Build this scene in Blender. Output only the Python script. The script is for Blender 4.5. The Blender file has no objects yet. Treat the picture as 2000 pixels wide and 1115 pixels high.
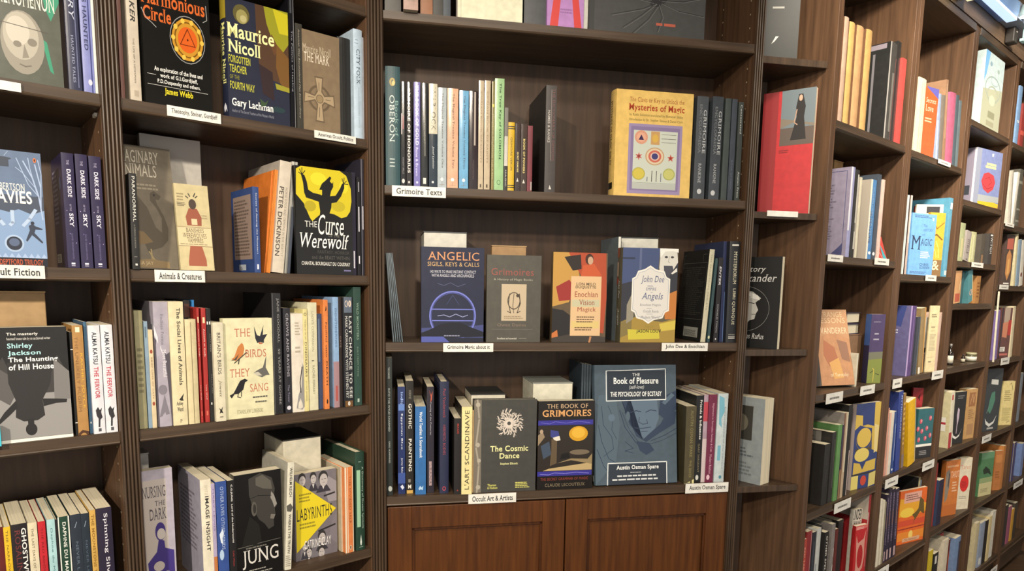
import bpy, bmesh, math, random
from mathutils import Matrix, Vector
random.seed(7)
SC = bpy.context.scene
COL = SC.collection
PI = math.pi
EYE = 1.36                       # eye height above the floor, metres
# ------------------------------------------------------------------ camera
cd = bpy.data.cameras.new('camera'); cam = bpy.data.objects.new('camera', cd); COL.objects.link(cam)
PITCH, ROLL, FPX, CY = 0.128083, 0.016298, 1320.975, 731.962
F_ = Vector((0, math.cos(PITCH), -math.sin(PITCH))); R0 = Vector((1, 0, 0)); U0 = R0.cross(F_)
R1 = R0*math.cos(ROLL)+U0*math.sin(ROLL); U1 = -R0*math.sin(ROLL)+U0*math.cos(ROLL)
M3 = Matrix((R1, U1, -F_)).transposed()
cam.matrix_world = Matrix.Translation((0, 0, EYE)) @ M3.to_4x4()
cd.sensor_fit = 'HORIZONTAL'; cd.sensor_width = 36.0; cd.lens = FPX/2000*36.0
cd.shift_x = 0.0; cd.shift_y = (CY-557.5)/2000; cd.clip_start = 0.02
SC.camera = cam
# ------------------------------------------------------------------ colour management, ambient light
SC.view_settings.view_transform = 'Standard'
SC.view_settings.look = 'None'
SC.view_settings.exposure = -0.05
SC.view_settings.gamma = 1.0
SC.view_settings.use_curve_mapping = False
wd = bpy.data.worlds.new('shop_ambience'); SC.world = wd; wd.use_nodes = True
wd.node_tree.nodes['Background'].inputs[0].default_value = (1.0, 0.96, 0.92, 1)
wd.node_tree.nodes['Background'].inputs[1].default_value = AMB = 1.05
# ------------------------------------------------------------------ the walls' own frames (origin, azimuth of the shelf direction)
FR = {'B': (-0.33666, 1.56885, 0.862963), 'C': (-0.29714, 1.57659, 1.377499), 'R': (0.81495, 1.79427, 0.862963)}
def basis(f):
    ox, oy, a = FR[f]
    return Vector((ox, oy, 0)), Vector((math.sin(a), math.cos(a), 0)), Vector((-math.cos(a), math.sin(a), 0))
def at(f, u, v, z):
    o, eu, en = basis(f)
    return o+eu*u+en*v+Vector((0, 0, EYE+z))
def rotz(f): return PI/2-FR[f][2]
# track lamps under the ceiling, about a metre in front of each run of shelves
def lamp(name, f, u, v, z, tu, tz, power, spread, size=.12, col=(1, .89, .73)):
    ld = bpy.data.lights.new(name, 'AREA'); ld.shape = 'DISK'; ld.size = size; ld.energy = power; ld.spread = math.radians(spread); ld.color = col
    ob = bpy.data.objects.new(name, ld); COL.objects.link(ob)
    p = at(f, u, v, z); ob.location = p
    ob.rotation_euler = (at(f, tu, 0.1, tz)-p).to_track_quat('-Z', 'Y').to_euler()
LAMPS = [('B', -2.3, -1.9, 1.04, -.55, -.5, 26, 100), ('B', -.9, -1.9, 1.04, -.2, -.4, 7, 90), ('C', -.15, -1.1, 1.04, .3, -.8, 3.4, 110), ('C', .5, -1.0, 1.04, .75, -.8, 2.4, 100),
         ('R', -.45, -.5, 1.04, .9, .2, 6, 80), ('R', .2, -.52, 1.04, 1.3, .3, 5.5, 85), ('R', .95, -.55, 1.04, 1.9, .2, 4.5, 90), ('R', .5, -1.1, 1.04, .8, -.6, 6, 80)]
for q in LAMPS: lamp('track_lamp', *q)
# ------------------------------------------------------------------ materials
MATS = {}
def lin(c):
    c = c/255
    return c/12.92 if c <= .04045 else ((c+.055)/1.055)**2.4
def rgb(h): return tuple(lin(int(h[i:i+2], 16)) for i in (0, 2, 4))+(1,)
def bsdf(m): return m.node_tree.nodes['Principled BSDF']
def ink(h, rough=.5):
    k = ('ink', h, rough)
    if k in MATS: return MATS[k]
    m = bpy.data.materials.new('print_'+h); m.use_nodes = True; b = bsdf(m)
    b.inputs['Base Color'].default_value = rgb(h); b.inputs['Roughness'].default_value = rough
    MATS[k] = m; return m
def noise_mat(k, name, c1, c2, rough, scale, stretch=(1, 1, 1), detail=3, bump=0, coat=0, spec=.5, lo=.35, hi=.65):
    if k in MATS: return MATS[k]
    m = bpy.data.materials.new(name); m.use_nodes = True; nt = m.node_tree; b = bsdf(m)
    tc = nt.nodes.new('ShaderNodeTexCoord'); mp = nt.nodes.new('ShaderNodeMapping'); mp.inputs['Scale'].default_value = stretch
    nz = nt.nodes.new('ShaderNodeTexNoise'); nz.inputs['Scale'].default_value = scale; nz.inputs['Detail'].default_value = detail
    cr = nt.nodes.new('ShaderNodeValToRGB'); cr.color_ramp.elements[0].position = lo; cr.color_ramp.elements[1].position = hi
    cr.color_ramp.elements[0].color = c1; cr.color_ramp.elements[1].color = c2
    nt.links.new(tc.outputs['Object'], mp.inputs['Vector']); nt.links.new(mp.outputs['Vector'], nz.inputs['Vector'])
    nt.links.new(nz.outputs['Fac'], cr.inputs['Fac']); nt.links.new(cr.outputs['Color'], b.inputs['Base Color'])
    b.inputs['Roughness'].default_value = rough; b.inputs['Coat Weight'].default_value = coat; b.inputs['Specular IOR Level'].default_value = spec
    if bump:
        bp = nt.nodes.new('ShaderNodeBump'); bp.inputs['Strength'].default_value = bump; bp.inputs['Distance'].default_value = .002
        nt.links.new(nz.outputs['Fac'], bp.inputs['Height']); nt.links.new(bp.outputs['Normal'], b.inputs['Normal'])
    MATS[k] = m; return m
def mul(c, f): return (min(1, c[0]*f), min(1, c[1]*f), min(1, c[2]*f), 1)
def cover(h, rough=.5):
    c = rgb(h)
    return noise_mat(('cov', h, rough), 'cover_'+h, mul(c, .92), mul(c, 1.07), rough, 60, (1, 1, 1), 2)
def paper(kind, h='d6ccb2'):
    st = (1400, 4, 4) if kind == 'S' else (4, 1400, 4)
    c = rgb(h)
    return noise_mat(('pap', kind, h), 'page_edges', mul(c, .78), mul(c, 1.08), .8, 1.0, st, 1)
def wood(name, c1, c2, rough, stretch, spec=.4):
    return noise_mat(('wood', name), name, rgb(c1), rgb(c2), rough, 14, stretch, 4, .12, 0, spec, .3, .75)
W_V = wood('dark_walnut_upright', '35291f', '514031', .42, (6, 6, .35))
W_H = wood('dark_walnut_shelf', '392d22', '534233', .42, (.35, 6, 6))
W_S = wood('walnut_side_panel', '473324', '664b36', .5, (6, 6, .35), .3)
W_B = wood('dark_walnut_back', '3f3024', '564132', .5, (5, 5, .4))
W_D = wood('mahogany_door', '42230c', '5f3613', .38, (7, 7, .4))
# ------------------------------------------------------------------ mesh helpers
class MB:
    def __init__(s): s.v = []; s.f = []; s.m = []; s.mats = []
    def mi(s, mat):
        if mat not in s.mats: s.mats.append(mat)
        return s.mats.index(mat)
    def add(s, vs, fs, mat):
        o = len(s.v); s.v += [tuple(q) for q in vs]; k = s.mi(mat)
        for f in fs: s.f.append([o+i for i in f]); s.m.append(k)
    def box(s, x0, y0, z0, x1, y1, z1, mat):
        s.add([(x0, y0, z0), (x1, y0, z0), (x1, y1, z0), (x0, y1, z0), (x0, y0, z1), (x1, y0, z1), (x1, y1, z1), (x0, y1, z1)],
              [(3, 2, 1, 0), (4, 5, 6, 7), (0, 1, 5, 4), (1, 2, 6, 5), (2, 3, 7, 6), (3, 0, 4, 7)], mat)
    def prism(s, prof, axis, a, b, mat):
        # prof: closed 2-D outline; axis 'x': (y,z) outline along x; 'z': (x,y) outline along z
        k = len(prof)
        if axis == 'x': vs = [(a, p, q) for p, q in prof]+[(b, p, q) for p, q in prof]
        else: vs = [(p, q, a) for p, q in prof]+[(p, q, b) for p, q in prof]
        s.add(vs, [tuple(range(k))[::-1], tuple(range(k, 2*k))]+[(i, (i+1) % k, k+(i+1) % k, k+i) for i in range(k)], mat)
    def lathe(s, prof, n, mat, c=(0, 0, 0)):
        vs = []; fs = []
        for r, z in prof:
            for i in range(n): vs.append((c[0]+r*math.cos(2*PI*i/n), c[1]+r*math.sin(2*PI*i/n), c[2]+z))
        for j in range(len(prof)-1):
            for i in range(n): fs.append((j*n+i, j*n+(i+1) % n, (j+1)*n+(i+1) % n, (j+1)*n+i))
        fs.append(tuple(range(n))[::-1]); fs.append(tuple(range((len(prof)-1)*n, len(prof)*n)))
        s.add(vs, fs, mat)
    def build(s, name, parent=None, xf=None, bevel=0, smooth=False):
        me = bpy.data.meshes.new(name)
        vs = [tuple(xf(Vector(q))) for q in s.v] if xf else s.v
        me.from_pydata(vs, [], s.f)
        for m in s.mats: me.materials.append(m)
        me.polygons.foreach_set('material_index', s.m)
        if smooth: me.polygons.foreach_set('use_smooth', [True]*len(s.f))
        me.update()
        ob = bpy.data.objects.new(name, me); COL.objects.link(ob)
        if parent: ob.parent = parent
        if bevel:
            bv = ob.modifiers.new('bevel', 'BEVEL'); bv.width = bevel; bv.segments = 2; bv.limit_method = 'ANGLE'
        return ob
def empty(name, loc, rz=0, label=None, cat=None, group=None):
    o = bpy.data.objects.new(name, None); COL.objects.link(o); o.empty_display_size = .05
    o.location = loc; o.rotation_euler = (0, 0, rz)
    if label: tag(o, label, cat, group)
    return o
def tag(o, label, cat, group=None):
    o['label'] = label; o['category'] = cat
    if group: o['group'] = group
    return o
# ------------------------------------------------------------------ lettering: text outlines as flat meshes, unit box
TX = {}
def text_mesh(text, st):
    k = (text, st & 14)
    if k in TX: return TX[k]
    cu = bpy.data.curves.new('t', 'FONT'); cu.body = text; cu.size = 1; cu.resolution_u = 3
    if st & 2: cu.offset = .018
    if st & 4: cu.shear = .25
    cu.space_character = 1.06
    ob = bpy.data.objects.new('t', cu); COL.objects.link(ob)
    me = bpy.data.meshes.new_from_object(ob)
    vs = [(v.co.x, v.co.y) for v in me.vertices]; fs = [tuple(p.vertices) for p in me.polygons]
    if st & 8:            # serifs: a small foot on every short level stroke end
        cnt = {}
        for f in fs:
            for i in range(len(f)):
                e = tuple(sorted((f[i], f[(i+1) % len(f)]))); cnt[e] = cnt.get(e, 0)+1
        for (a, b), c in cnt.items():
            if c != 1: continue
            (xa, ya), (xb, yb) = vs[a], vs[b]
            if abs(ya-yb) < .004 and .04 < abs(xa-xb) < .2:
                ym = (ya+yb)/2; xm = (xa+xb)/2; w = abs(xa-xb)/2+.055
                base = abs(ym) < .04
                if not base and ym < .4: continue
                y0, y1 = (ym, ym+.035) if base else (ym-.035, ym)
                o = len(vs); vs += [(xm-w, y0), (xm+w, y0), (xm+w, y1), (xm-w, y1)]; fs.append((o, o+1, o+2, o+3))
    bpy.data.objects.remove(ob); bpy.data.meshes.remove(me); bpy.data.curves.remove(cu)
    if vs:
        x0 = min(v[0] for v in vs); x1 = max(v[0] for v in vs); y0 = min(v[1] for v in vs); y1 = max(v[1] for v in vs)
        vs = [((x-x0)/(x1-x0), (y-y0)/(y1-y0)) for x, y in vs]
    TX[k] = (vs, fs); return TX[k]
# ------------------------------------------------------------------ printed marks on a surface; put(face) maps (a, b, lift) to a point
def seg(p, q, w):
    dx, dy = q[0]-p[0], q[1]-p[1]; L = math.hypot(dx, dy) or 1e-6
    nx, ny = -dy/L*w/2, dx/L*w/2; ex, ey = dx/L*w*.3, dy/L*w*.3
    return [(p[0]-ex+nx, p[1]-ey+ny), (p[0]-ex-nx, p[1]-ey-ny), (q[0]+ex-nx, q[1]+ey-ny), (q[0]+ex+nx, q[1]+ey+ny)]
def decorate(mb, dec, put, dims, rough):
    rnd = random.Random(len(dec)*7+3)
    for i, d in enumerate(dec):
        k, f = d[0], d[1]; eps = .00015+i*.000012; Wf, Hf = dims(f); col = d[-1]
        P = lambda a, b: put(f, a, b, eps)
        if k == 't':
            _, f, a0, b0, a1, b1, col, text, st = d
            vs, fs = text_mesh(text, st)
            if st & 1: vv = [P(a0+y*(a1-a0), b1-x*(b1-b0)) for x, y in vs]
            elif st & 16: vv = [P(a1-y*(a1-a0), b0+x*(b1-b0)) for x, y in vs]
            else: vv = [P(a0+x*(a1-a0), b0+y*(b1-b0)) for x, y in vs]
            mb.add(vv, fs, ink(col, rough)); continue
        m = ink(col if k != 'y' else d[6], rough)
        if k == 'r':
            _, f, a0, b0, a1, b1, col = d; n = 6 if f == 's' else 1
            vv = []
            for j in range(n+1):
                a = a0+(a1-a0)*j/n; vv += [P(a, b0), P(a, b1)]
            mb.add(vv, [(2*j, 2*j+2, 2*j+3, 2*j+1) for j in range(n)], m)
        elif k == 'o':
            _, f, ca, cb, ra, rb, col = d; n = 22
            mb.add([P(ca+ra*math.cos(2*PI*j/n), cb+rb*math.sin(2*PI*j/n)) for j in range(n)], [tuple(range(n))], m)
        elif k == 'g':
            _, f, ca, cb, ra, rb, w, col = d; n = 40; w *= .001; vv = []
            for j in range(n):
                c, s_ = math.cos(2*PI*j/n), math.sin(2*PI*j/n)
                vv += [P(ca+ra*c, cb+rb*s_), P(ca+(ra-w/Wf)*c, cb+(rb-w/Hf)*s_)]
            mb.add(vv, [(2*j, 2*((j+1) % n), 2*((j+1) % n)+1, 2*j+1) for j in range(n)], m)
        elif k == 'p':
            mb.add([P(a, b) for a, b in d[2]], [tuple(range(len(d[2])))], m)
        elif k == 'l':
            _, f, pts, w, col = d
            for p, q in zip(pts, pts[1:]):
                sq = seg((p[0]*Wf, p[1]*Hf), (q[0]*Wf, q[1]*Hf), w*.001)
                mb.add([P(a/Wf, b/Hf) for a, b in sq], [(0, 1, 2, 3)], m)
        elif k == 'n':           # lines of small illegible print
            _, f, a0, b0, a1, b1, n, col = d; h = (b1-b0)/n
            for j in range(n):
                a = a0; end = a0+(a1-a0)*rnd.uniform(.72, 1)
                while a < end-1e-4:
                    w = min(rnd.uniform(.06, .16)*(a1-a0), end-a); bb = b1-(j+.8)*h
                    mb.add([P(a, bb), P(a+w, bb), P(a+w, bb+h*.5), P(a, bb+h*.5)], [(0, 1, 2, 3)], m); a += w+.02*(a1-a0)
        elif k == 'y':           # burst of tapering rays
            _, f, ca, cb, ra, n, col, sd = d; rr = random.Random(sd)
            for j in range(n):
                t = 2*PI*j/n+PI/2+rr.uniform(-.06, .06); L = ra*Wf*rr.uniform(.72, 1) if n > 8 else ra*Wf
                w = L*(.34 if n < 8 else .075); c, s_ = math.cos(t), math.sin(t); tip = .0 if n < 8 else .012*L/ra*ra
                pts = [(-s_*w, c*w), (s_*w, -c*w), (c*L, s_*L)]
                mb.add([P(ca+x/Wf, cb+y/Hf) for x, y in pts], [(0, 1, 2)], m)
                if n > 8:
                    for fr, sg in ((.55, 1), (.75, -1)):
                        t2 = t+sg*.7; x0, y0 = c*L*fr, s_*L*fr; x1, y1 = x0+math.cos(t2)*L*.22, y0+math.sin(t2)*L*.26
                        sq = seg((x0, y0), (x1, y1), .0026)
                        mb.add([P(ca+x/Wf, cb+y/Hf) for x, y in sq], [(0, 1, 2, 3)], m)
# ------------------------------------------------------------------ one book: an Empty with a printed cover and a block of pages
CATS = {'book': 'book', 'booklet': 'booklet', 'magazine': 'magazine', 'leaflet': 'leaflet', 'card': 'card', 'card_box': 'box', 'display_box': 'box', 'storage_box': 'box', 'pamphlet_bundle': 'pamphlets'}
def book(f, z, kind, u, v, W, T, H, yaw, lean, tilt, hard, col, dec, label, name='book', rough=None, side=None, group=None):
    yr, tl = math.radians(yaw), math.radians(tilt)
    if kind == 'S':
        M = Matrix.Rotation(lean, 4, 'Y'); dz = max(0, T*math.sin(lean)); xf = lambda p: Vector((T-p.y, p.x, p.z))
    else:
        M = Matrix.Rotation(-tl, 4, 'X'); dz = T*math.sin(tl); xf = None
    root = empty(name, (0, 0, 0), 0, label, CATS[name], group)
    root.matrix_world = Matrix.Translation(at(f, u, v, z+dz+.0004)) @ Matrix.Rotation(rotz(f)-yr, 4, 'Z') @ M
    if kind == 'X':
        mb = MB(); mb.box(0, 0, 0, W, T, H-.003, cover(col, .7)); mb.build('box_body', root, None, .0015)
        ml = MB(); ml.box(-.0008, -.0008, H-.003, W+.0008, T+.0008, H, cover(side or col, .6)); ml.build('lid', root, None, .0006)
        return
    rough = .5 if rough is None else rough
    mb = MB(); cm = cover(col, rough); sm = cover(side, rough) if side else cm
    flat = name in ('leaflet', 'card')
    if hard: bt = min(.0026, T*.2); oh = .003; bul = min(.0035, .1*T)
    else: bt = min(.0006, T*.2); oh = .0003; bul = .03*T
    if flat: mb.box(0, 0, 0, W, T, H, cm); bul = 0
    else:
        mb.box(0, 0, 0, W, bt, H, cm); mb.box(0, T-bt, 0, W, T, H, sm)
        N = 6; arc = [(-bul*(1-(2*j/N-1)**2), T*j/N) for j in range(N+1)]
        mb.prism(arc+[(bt, T-bt), (bt, bt)], 'z', 0, H, cm)
    def put(fc, a, b, e):
        if fc == 'f': return (a*W, -e, b*H)
        if fc == 'b': return (W*(1-a), T+e, b*H)
        s_ = 1-2*a
        return (-bul*(1-s_*s_)-e*1.5, T*(1-a), b*H)
    decorate(mb, dec, put, lambda fc: (T, H) if fc == 's' else (W, H), rough)
    mb.build('card_face' if flat else 'cover', root, xf)
    if not flat:
        mp = MB(); mp.box(bt*1.02, bt*1.02, oh, W-oh, T-bt*1.02, H-oh, paper('S' if kind == 'S' else 'F')); mp.build('page_block', root, xf)
# ------------------------------------------------------------------ every book and box, one call each
def _books():
    b = book
    b('B',0.324,'F',-0.6597,0.008,0.0929,0.03,0.25,0.0,0.0,0.0,1,'55584f',[('p','f',[(0.62,1),(1,1),(1,0.55),(0.86,0.42),(0.78,0.5),(0.7,0.72)],'3f8f72'),('p','f',[(0.7,0.3),(0.78,0.28),(0.86,0.08),(0.8,0.1)],'3f8f72'),('o','f',0.42,0.25,0.32,0.2,'8f8a7e'),('o','f',0.4,0.29,0.26,0.15,'aca698'),('o','f',0.36,0.32,0.17,0.09,'c0baac'),('o','f',0.56,0.26,0.07,0.025,'7d776c'),('o','f',0.34,0.235,0.06,0.02,'7d776c'),('p','f',[(0.44,0.24),(0.5,0.16),(0.4,0.15)],'857f73'),('l','f',[(0.36,0.11),(0.44,0.1),(0.52,0.11)],2,'6d675d'),('l','f',[(0.02,0.36),(0.8,0.34)],1.2,'565049'),('l','f',[(0.3,0.52),(0.5,0.55),(0.62,0.5)],2,'8c8f7e'),('t','f',0.02,0.475,0.93,0.585,'d5d8cd','PHENOMENON',8)],'wide glossy green-grey hardback facing out, top shelf at far left','book',0.25,None,'books, top shelf at far left')  # pale ovals on the face are painted glare on the foil
    b('B',0.324,'S',-0.5595,0.006,0.1716,0.0188,0.256,0.0,0.0,0.0,0,'34374e',[('t','s',0.3,0.45,0.7,0.95,'b9bdd0','THACKERY',5),('r','s',0.72,0.02,0.8,0.98,'6d7190'),('t','s',0.35,0.05,0.55,0.35,'9a9fb8','HAUNTED TALES',1)],'navy paperback beside the wide green-grey one, top shelf at far left','book',0.25,None,'books, top shelf at far left')
    b('B',0.324,'S',-0.5378,0.006,0.165,0.0167,0.25,0.0,0.0,0.0,0,'7c82b8',[('r','s',0.72,0,0.82,1,'3a3f78'),('t','s',0.25,0.28,0.6,0.99,'262a52','THE HOUSE IS HAUNTED',3),('o','s',0.6,0.07,0.18,0.02,'c9c9d8')],'lilac-blue spine lettered THE HOUSE IS HAUNTED, top shelf at far left','book',0.3,None,'books, top shelf at far left')
    b('B',0.324,'S',-0.5208,0.004,0.165,0.004,0.25,0.0,0.0,0.0,0,'c9cfcb',[],'pale grey plain spine next to fluted post, top shelf at far left','book',None,None,'books, top shelf at far left')
    b('B',0.022,'F',-0.6969,0.006,0.0891,0.045,0.1889,0.0,0.0,0.0,0,'5d6f8b',[('r','f',0,0,1,0.075,'1b1d26'),('t','f',0.1,0.012,0.93,0.062,'b4532f','THE DEPTFORD TRILOGY',2),('r','f',0,0.075,1,0.55,'7d97bb'),('p','f',[(0,0.55),(0.2,0.5),(0.45,0.47),(0.6,0.5),(0.8,0.46),(1,0.5),(1,0.62),(0,0.62)],'434b5c'),('t','f',0.21,0.66,0.72,0.72,'e6e4dc','ROBERTSON',8),('t','f',0.14,0.55,0.82,0.66,'f0eee6','DAVIES',10),('l','f',[(0.97,0.42),(0.93,0.62),(0.85,0.78),(0.72,0.92)],2,'9fb0cf'),('l','f',[(0.95,0.5),(0.97,0.7),(0.9,0.9)],1.8,'9fb0cf'),('l','f',[(0.93,0.62),(0.78,0.72),(0.62,0.94)],1.2,'9fb0cf'),('l','f',[(0.9,0.66),(0.82,0.86),(0.8,0.95)],1.2,'9fb0cf'),('l','f',[(0.88,0.7),(0.7,0.82),(0.6,0.86)],1,'9fb0cf'),('l','f',[(0.96,0.6),(0.99,0.82),(0.95,0.94)],1.2,'9fb0cf'),('o','f',0.9,0.935,0.025,0.02,'d8702e'),('o','f',0.9,0.935,0.012,0.012,'22222a'),('r','f',0.35,0.86,0.5,0.93,'39414f'),('o','f',0.42,0.93,0.12,0.012,'39414f'),('l','f',[(0.36,0.95),(0.32,0.99)],1,'8fa0bb'),('l','f',[(0.44,0.95),(0.5,0.99)],1,'8fa0bb'),('o','f',0.5,0.2,0.15,0.075,'9fb4d0'),('o','f',0.5,0.2,0.12,0.06,'2b2f3c'),('o','f',0.5,0.21,0.08,0.035,'53617c'),('p','f',[(0.74,0.36),(0.8,0.38),(0.84,0.36),(0.95,0.34),(0.95,0.33),(0.84,0.33),(0.82,0.3),(0.95,0.22),(0.93,0.21),(0.78,0.28),(0.7,0.22),(0.68,0.23),(0.75,0.32)],'333a4a'),('o','f',0.8,0.385,0.03,0.015,'2b2f3c'),('p','f',[(0.12,0.35),(0.2,0.3),(0.27,0.22),(0.25,0.21),(0.16,0.27),(0.08,0.22),(0.06,0.3)],'333a4a'),('l','f',[(0.5,0.48),(0.5,0.38),(0.46,0.36)],5,'a9bcd6'),('l','f',[(0.86,0.5),(0.76,0.42),(0.66,0.36)],5,'a9bcd6'),('l','f',[(0.2,0.46),(0.3,0.4),(0.36,0.36)],5,'a9bcd6'),('p','f',[(0,0.075),(0.05,0.115),(0.1,0.075)],'9db2d2'),('p','f',[(0.1,0.075),(0.15,0.115),(0.2,0.075)],'9db2d2'),('p','f',[(0.2,0.075),(0.25,0.115),(0.3,0.075)],'9db2d2'),('p','f',[(0.3,0.075),(0.35,0.115),(0.4,0.075)],'9db2d2'),('p','f',[(0.4,0.075),(0.45,0.115),(0.5,0.075)],'9db2d2'),('p','f',[(0.5,0.075),(0.55,0.115),(0.6,0.075)],'9db2d2'),('p','f',[(0.6,0.075),(0.65,0.115),(0.7,0.075)],'9db2d2'),('p','f',[(0.7,0.075),(0.75,0.115),(0.8,0.075)],'9db2d2'),('p','f',[(0.8,0.075),(0.85,0.115),(0.9,0.075)],'9db2d2'),('p','f',[(0.9,0.075),(0.95,0.115),(1,0.075)],'9db2d2')],'blue-grey paperback with bare white tree, shelf with Fiction tag','book',0.35,None,'books, shelf with Fiction tag')
    b('B',0.022,'S',-0.5788,0.004,0.1288,0.0176,0.1952,0.0,0.0,0.0,0,'2b2444',[('t','s',0.38,0.62,0.72,0.86,'dcd8e6','DARK SIDE',11),('t','s',0.45,0.5,0.6,0.56,'a8a2bc','OF THE',1),('t','s',0.38,0.36,0.72,0.48,'dcd8e6','SKY',11),('t','s',0.4,0.9,0.62,0.94,'a8a2bc','THE',1),('t','s',0.44,0.07,0.58,0.3,'6f6890','DAVID GRAHAM NOVEL',1),('r','s',0.3,0.03,0.62,0.045,'d8d5e0'),('r','s',0.3,0.015,0.62,0.022,'a09cb0'),('o','s',0.2,0.5,0.03,0.004,'b9a9d6'),('o','s',0.7,0.8,0.03,0.004,'8d7fc0'),('o','s',0.35,0.3,0.03,0.004,'8d7fc0'),('o','s',0.82,0.22,0.03,0.004,'b9a9d6'),('r','b',0.08,0.05,0.5,0.13,'d8d3c3'),('n','b',0.1,0.4,0.6,0.9,12,'8f8aa6'),('o','b',0.75,0.75,0.1,0.06,'3d4668'),('n','b',0.12,0.06,0.45,0.12,4,'6b675c')],'leftmost violet-black DARK SIDE OF THE SKY paperback, shelf with Fiction tag','book',0.3,None,'books, shelf with Fiction tag')
    b('B',0.022,'S',-0.5587,0.004,0.1291,0.018,0.1956,0.0,0.0,0.0,0,'2b2444',[('t','s',0.38,0.62,0.72,0.86,'dcd8e6','DARK SIDE',11),('t','s',0.45,0.5,0.6,0.56,'a8a2bc','OF THE',1),('t','s',0.38,0.36,0.72,0.48,'dcd8e6','SKY',11),('t','s',0.4,0.9,0.62,0.94,'a8a2bc','THE',1),('t','s',0.44,0.07,0.58,0.3,'6f6890','DAVID GRAHAM NOVEL',1),('r','s',0.3,0.03,0.62,0.045,'d8d5e0'),('r','s',0.3,0.015,0.62,0.022,'a09cb0'),('o','s',0.2,0.5,0.03,0.004,'b9a9d6'),('o','s',0.7,0.8,0.03,0.004,'8d7fc0'),('o','s',0.35,0.3,0.03,0.004,'8d7fc0'),('o','s',0.82,0.22,0.03,0.004,'b9a9d6')],'middle violet-black DARK SIDE OF THE SKY paperback, shelf with Fiction tag','book',0.3,None,'books, shelf with Fiction tag')
    b('B',0.022,'S',-0.5383,0.004,0.1286,0.0184,0.1949,0.0,0.0,0.0,0,'2b2444',[('t','s',0.38,0.62,0.72,0.86,'dcd8e6','DARK SIDE',11),('t','s',0.45,0.5,0.6,0.56,'a8a2bc','OF THE',1),('t','s',0.38,0.36,0.72,0.48,'dcd8e6','SKY',11),('t','s',0.4,0.9,0.62,0.94,'a8a2bc','THE',1),('t','s',0.44,0.07,0.58,0.3,'6f6890','DAVID GRAHAM NOVEL',1),('r','s',0.3,0.03,0.62,0.045,'d8d5e0'),('r','s',0.3,0.015,0.62,0.022,'a09cb0'),('o','s',0.2,0.5,0.03,0.004,'b9a9d6'),('o','s',0.7,0.8,0.03,0.004,'8d7fc0'),('o','s',0.35,0.3,0.03,0.004,'8d7fc0'),('o','s',0.82,0.22,0.03,0.004,'b9a9d6')],'rightmost violet-black DARK SIDE OF THE SKY paperback, shelf with Fiction tag','book',0.3,None,'books, shelf with Fiction tag')
    b('B',-0.278,'X',-0.6973,0.07,0.0889,0.12,0.2578,0.0,0.0,0.0,0,'a5875f',[],'large tan cardboard box behind black-and-white paperback, far-left third shelf','display_box',None,'b39468',None)
    b('B',-0.278,'F',-0.6977,0.004,0.1096,0.035,0.1974,0.0,0.0,0.0,0,'1e1d1c',[('r','f',0,0.03,1,0.42,'8d8b89'),('p','f',[(0,0.42),(1,0.42),(1,0.55),(0.85,0.75),(0.7,0.5),(0.3,0.5),(0.15,0.75),(0,0.6)],'3a3836'),('p','f',[(0,0.42),(0.2,0.33),(0.28,0.42),(0.2,0.6),(0,0.7)],'575452'),('p','f',[(0.78,0.36),(1,0.35),(1,0.6),(0.8,0.72)],'757270'),('p','f',[(0.2,0.7),(0.78,0.7),(0.74,0.5),(0.62,0.36),(0.64,0.22),(0.54,0.18),(0.36,0.18),(0.26,0.22),(0.28,0.36),(0.2,0.52)],'2c2a28'),('p','f',[(0.28,0.37),(0.12,0.27),(0.03,0.19),(0.05,0.17),(0.2,0.25),(0.3,0.31)],'262422'),('p','f',[(0.62,0.37),(0.8,0.36),(0.95,0.35),(0.94,0.32),(0.8,0.32),(0.63,0.3)],'262422'),('o','f',0.45,0.105,0.075,0.055,'262422'),('r','f',0.41,0.14,0.49,0.2,'262422'),('t','f',0.22,0.925,0.62,0.955,'d9d6cf','The masterly',2),('t','f',0.22,0.885,0.78,0.915,'d9d6cf','haunted house tale by an acclaimed writer',0),('t','f',0.22,0.808,0.54,0.865,'a9d6da','Shirley',2),('t','f',0.22,0.75,0.64,0.8,'a9d6da','Jackson',2),('t','f',0.22,0.69,0.86,0.742,'f2f2ee','The Haunting',2),('t','f',0.22,0.632,0.8,0.682,'f2f2ee','of Hill House',2),('r','f',0,0,1,0.028,'e4e1d6')],'paperback with dark figure falling head down, far-left third shelf','book',0.3,None,'books, far-left third shelf')
    b('B',-0.278,'S',-0.5834,0.01,0.1233,0.004,0.1868,0.0,0.0,0.0,0,'151515',[('r','s',0.1,0.83,1,0.838,'e0ddd6'),('r','s',0.1,0.12,1,0.128,'e0ddd6')],'black spine with two white lines, far-left third shelf','book',None,None,'books, far-left third shelf')
    b('B',-0.278,'S',-0.5795,0.006,0.1311,0.0162,0.1986,0.0,0.0,0.0,0,'a37a45',[('t','s',0.55,0.25,0.85,0.75,'d9a93c','RACHEL JOYCE',1),('t','s',0.15,0.22,0.45,0.9,'7d5a35','THE UNLIKELY PILGRIM',1),('r','s',0.3,0.94,0.7,0.985,'e6d9b8'),('p','s',[(0,0.02),(0.4,0.05),(1,0.03),(1,0),(0,0)],'4a2d1c')],'golden-brown spine with yellow lettering, far-left third shelf','book',None,None,'books, far-left third shelf')
    b('B',-0.278,'S',-0.5612,0.012,0.1349,0.0051,0.2044,0.0,0.0,0.0,0,'33506b',[('r','s',0.2,0,0.5,1,'3f6a86'),('o','s',0.5,0.1,0.2,0.01,'d5d5d0')],'slate-blue spine between golden and white spines, far-left third shelf','book',None,None,'books, far-left third shelf')
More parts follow.
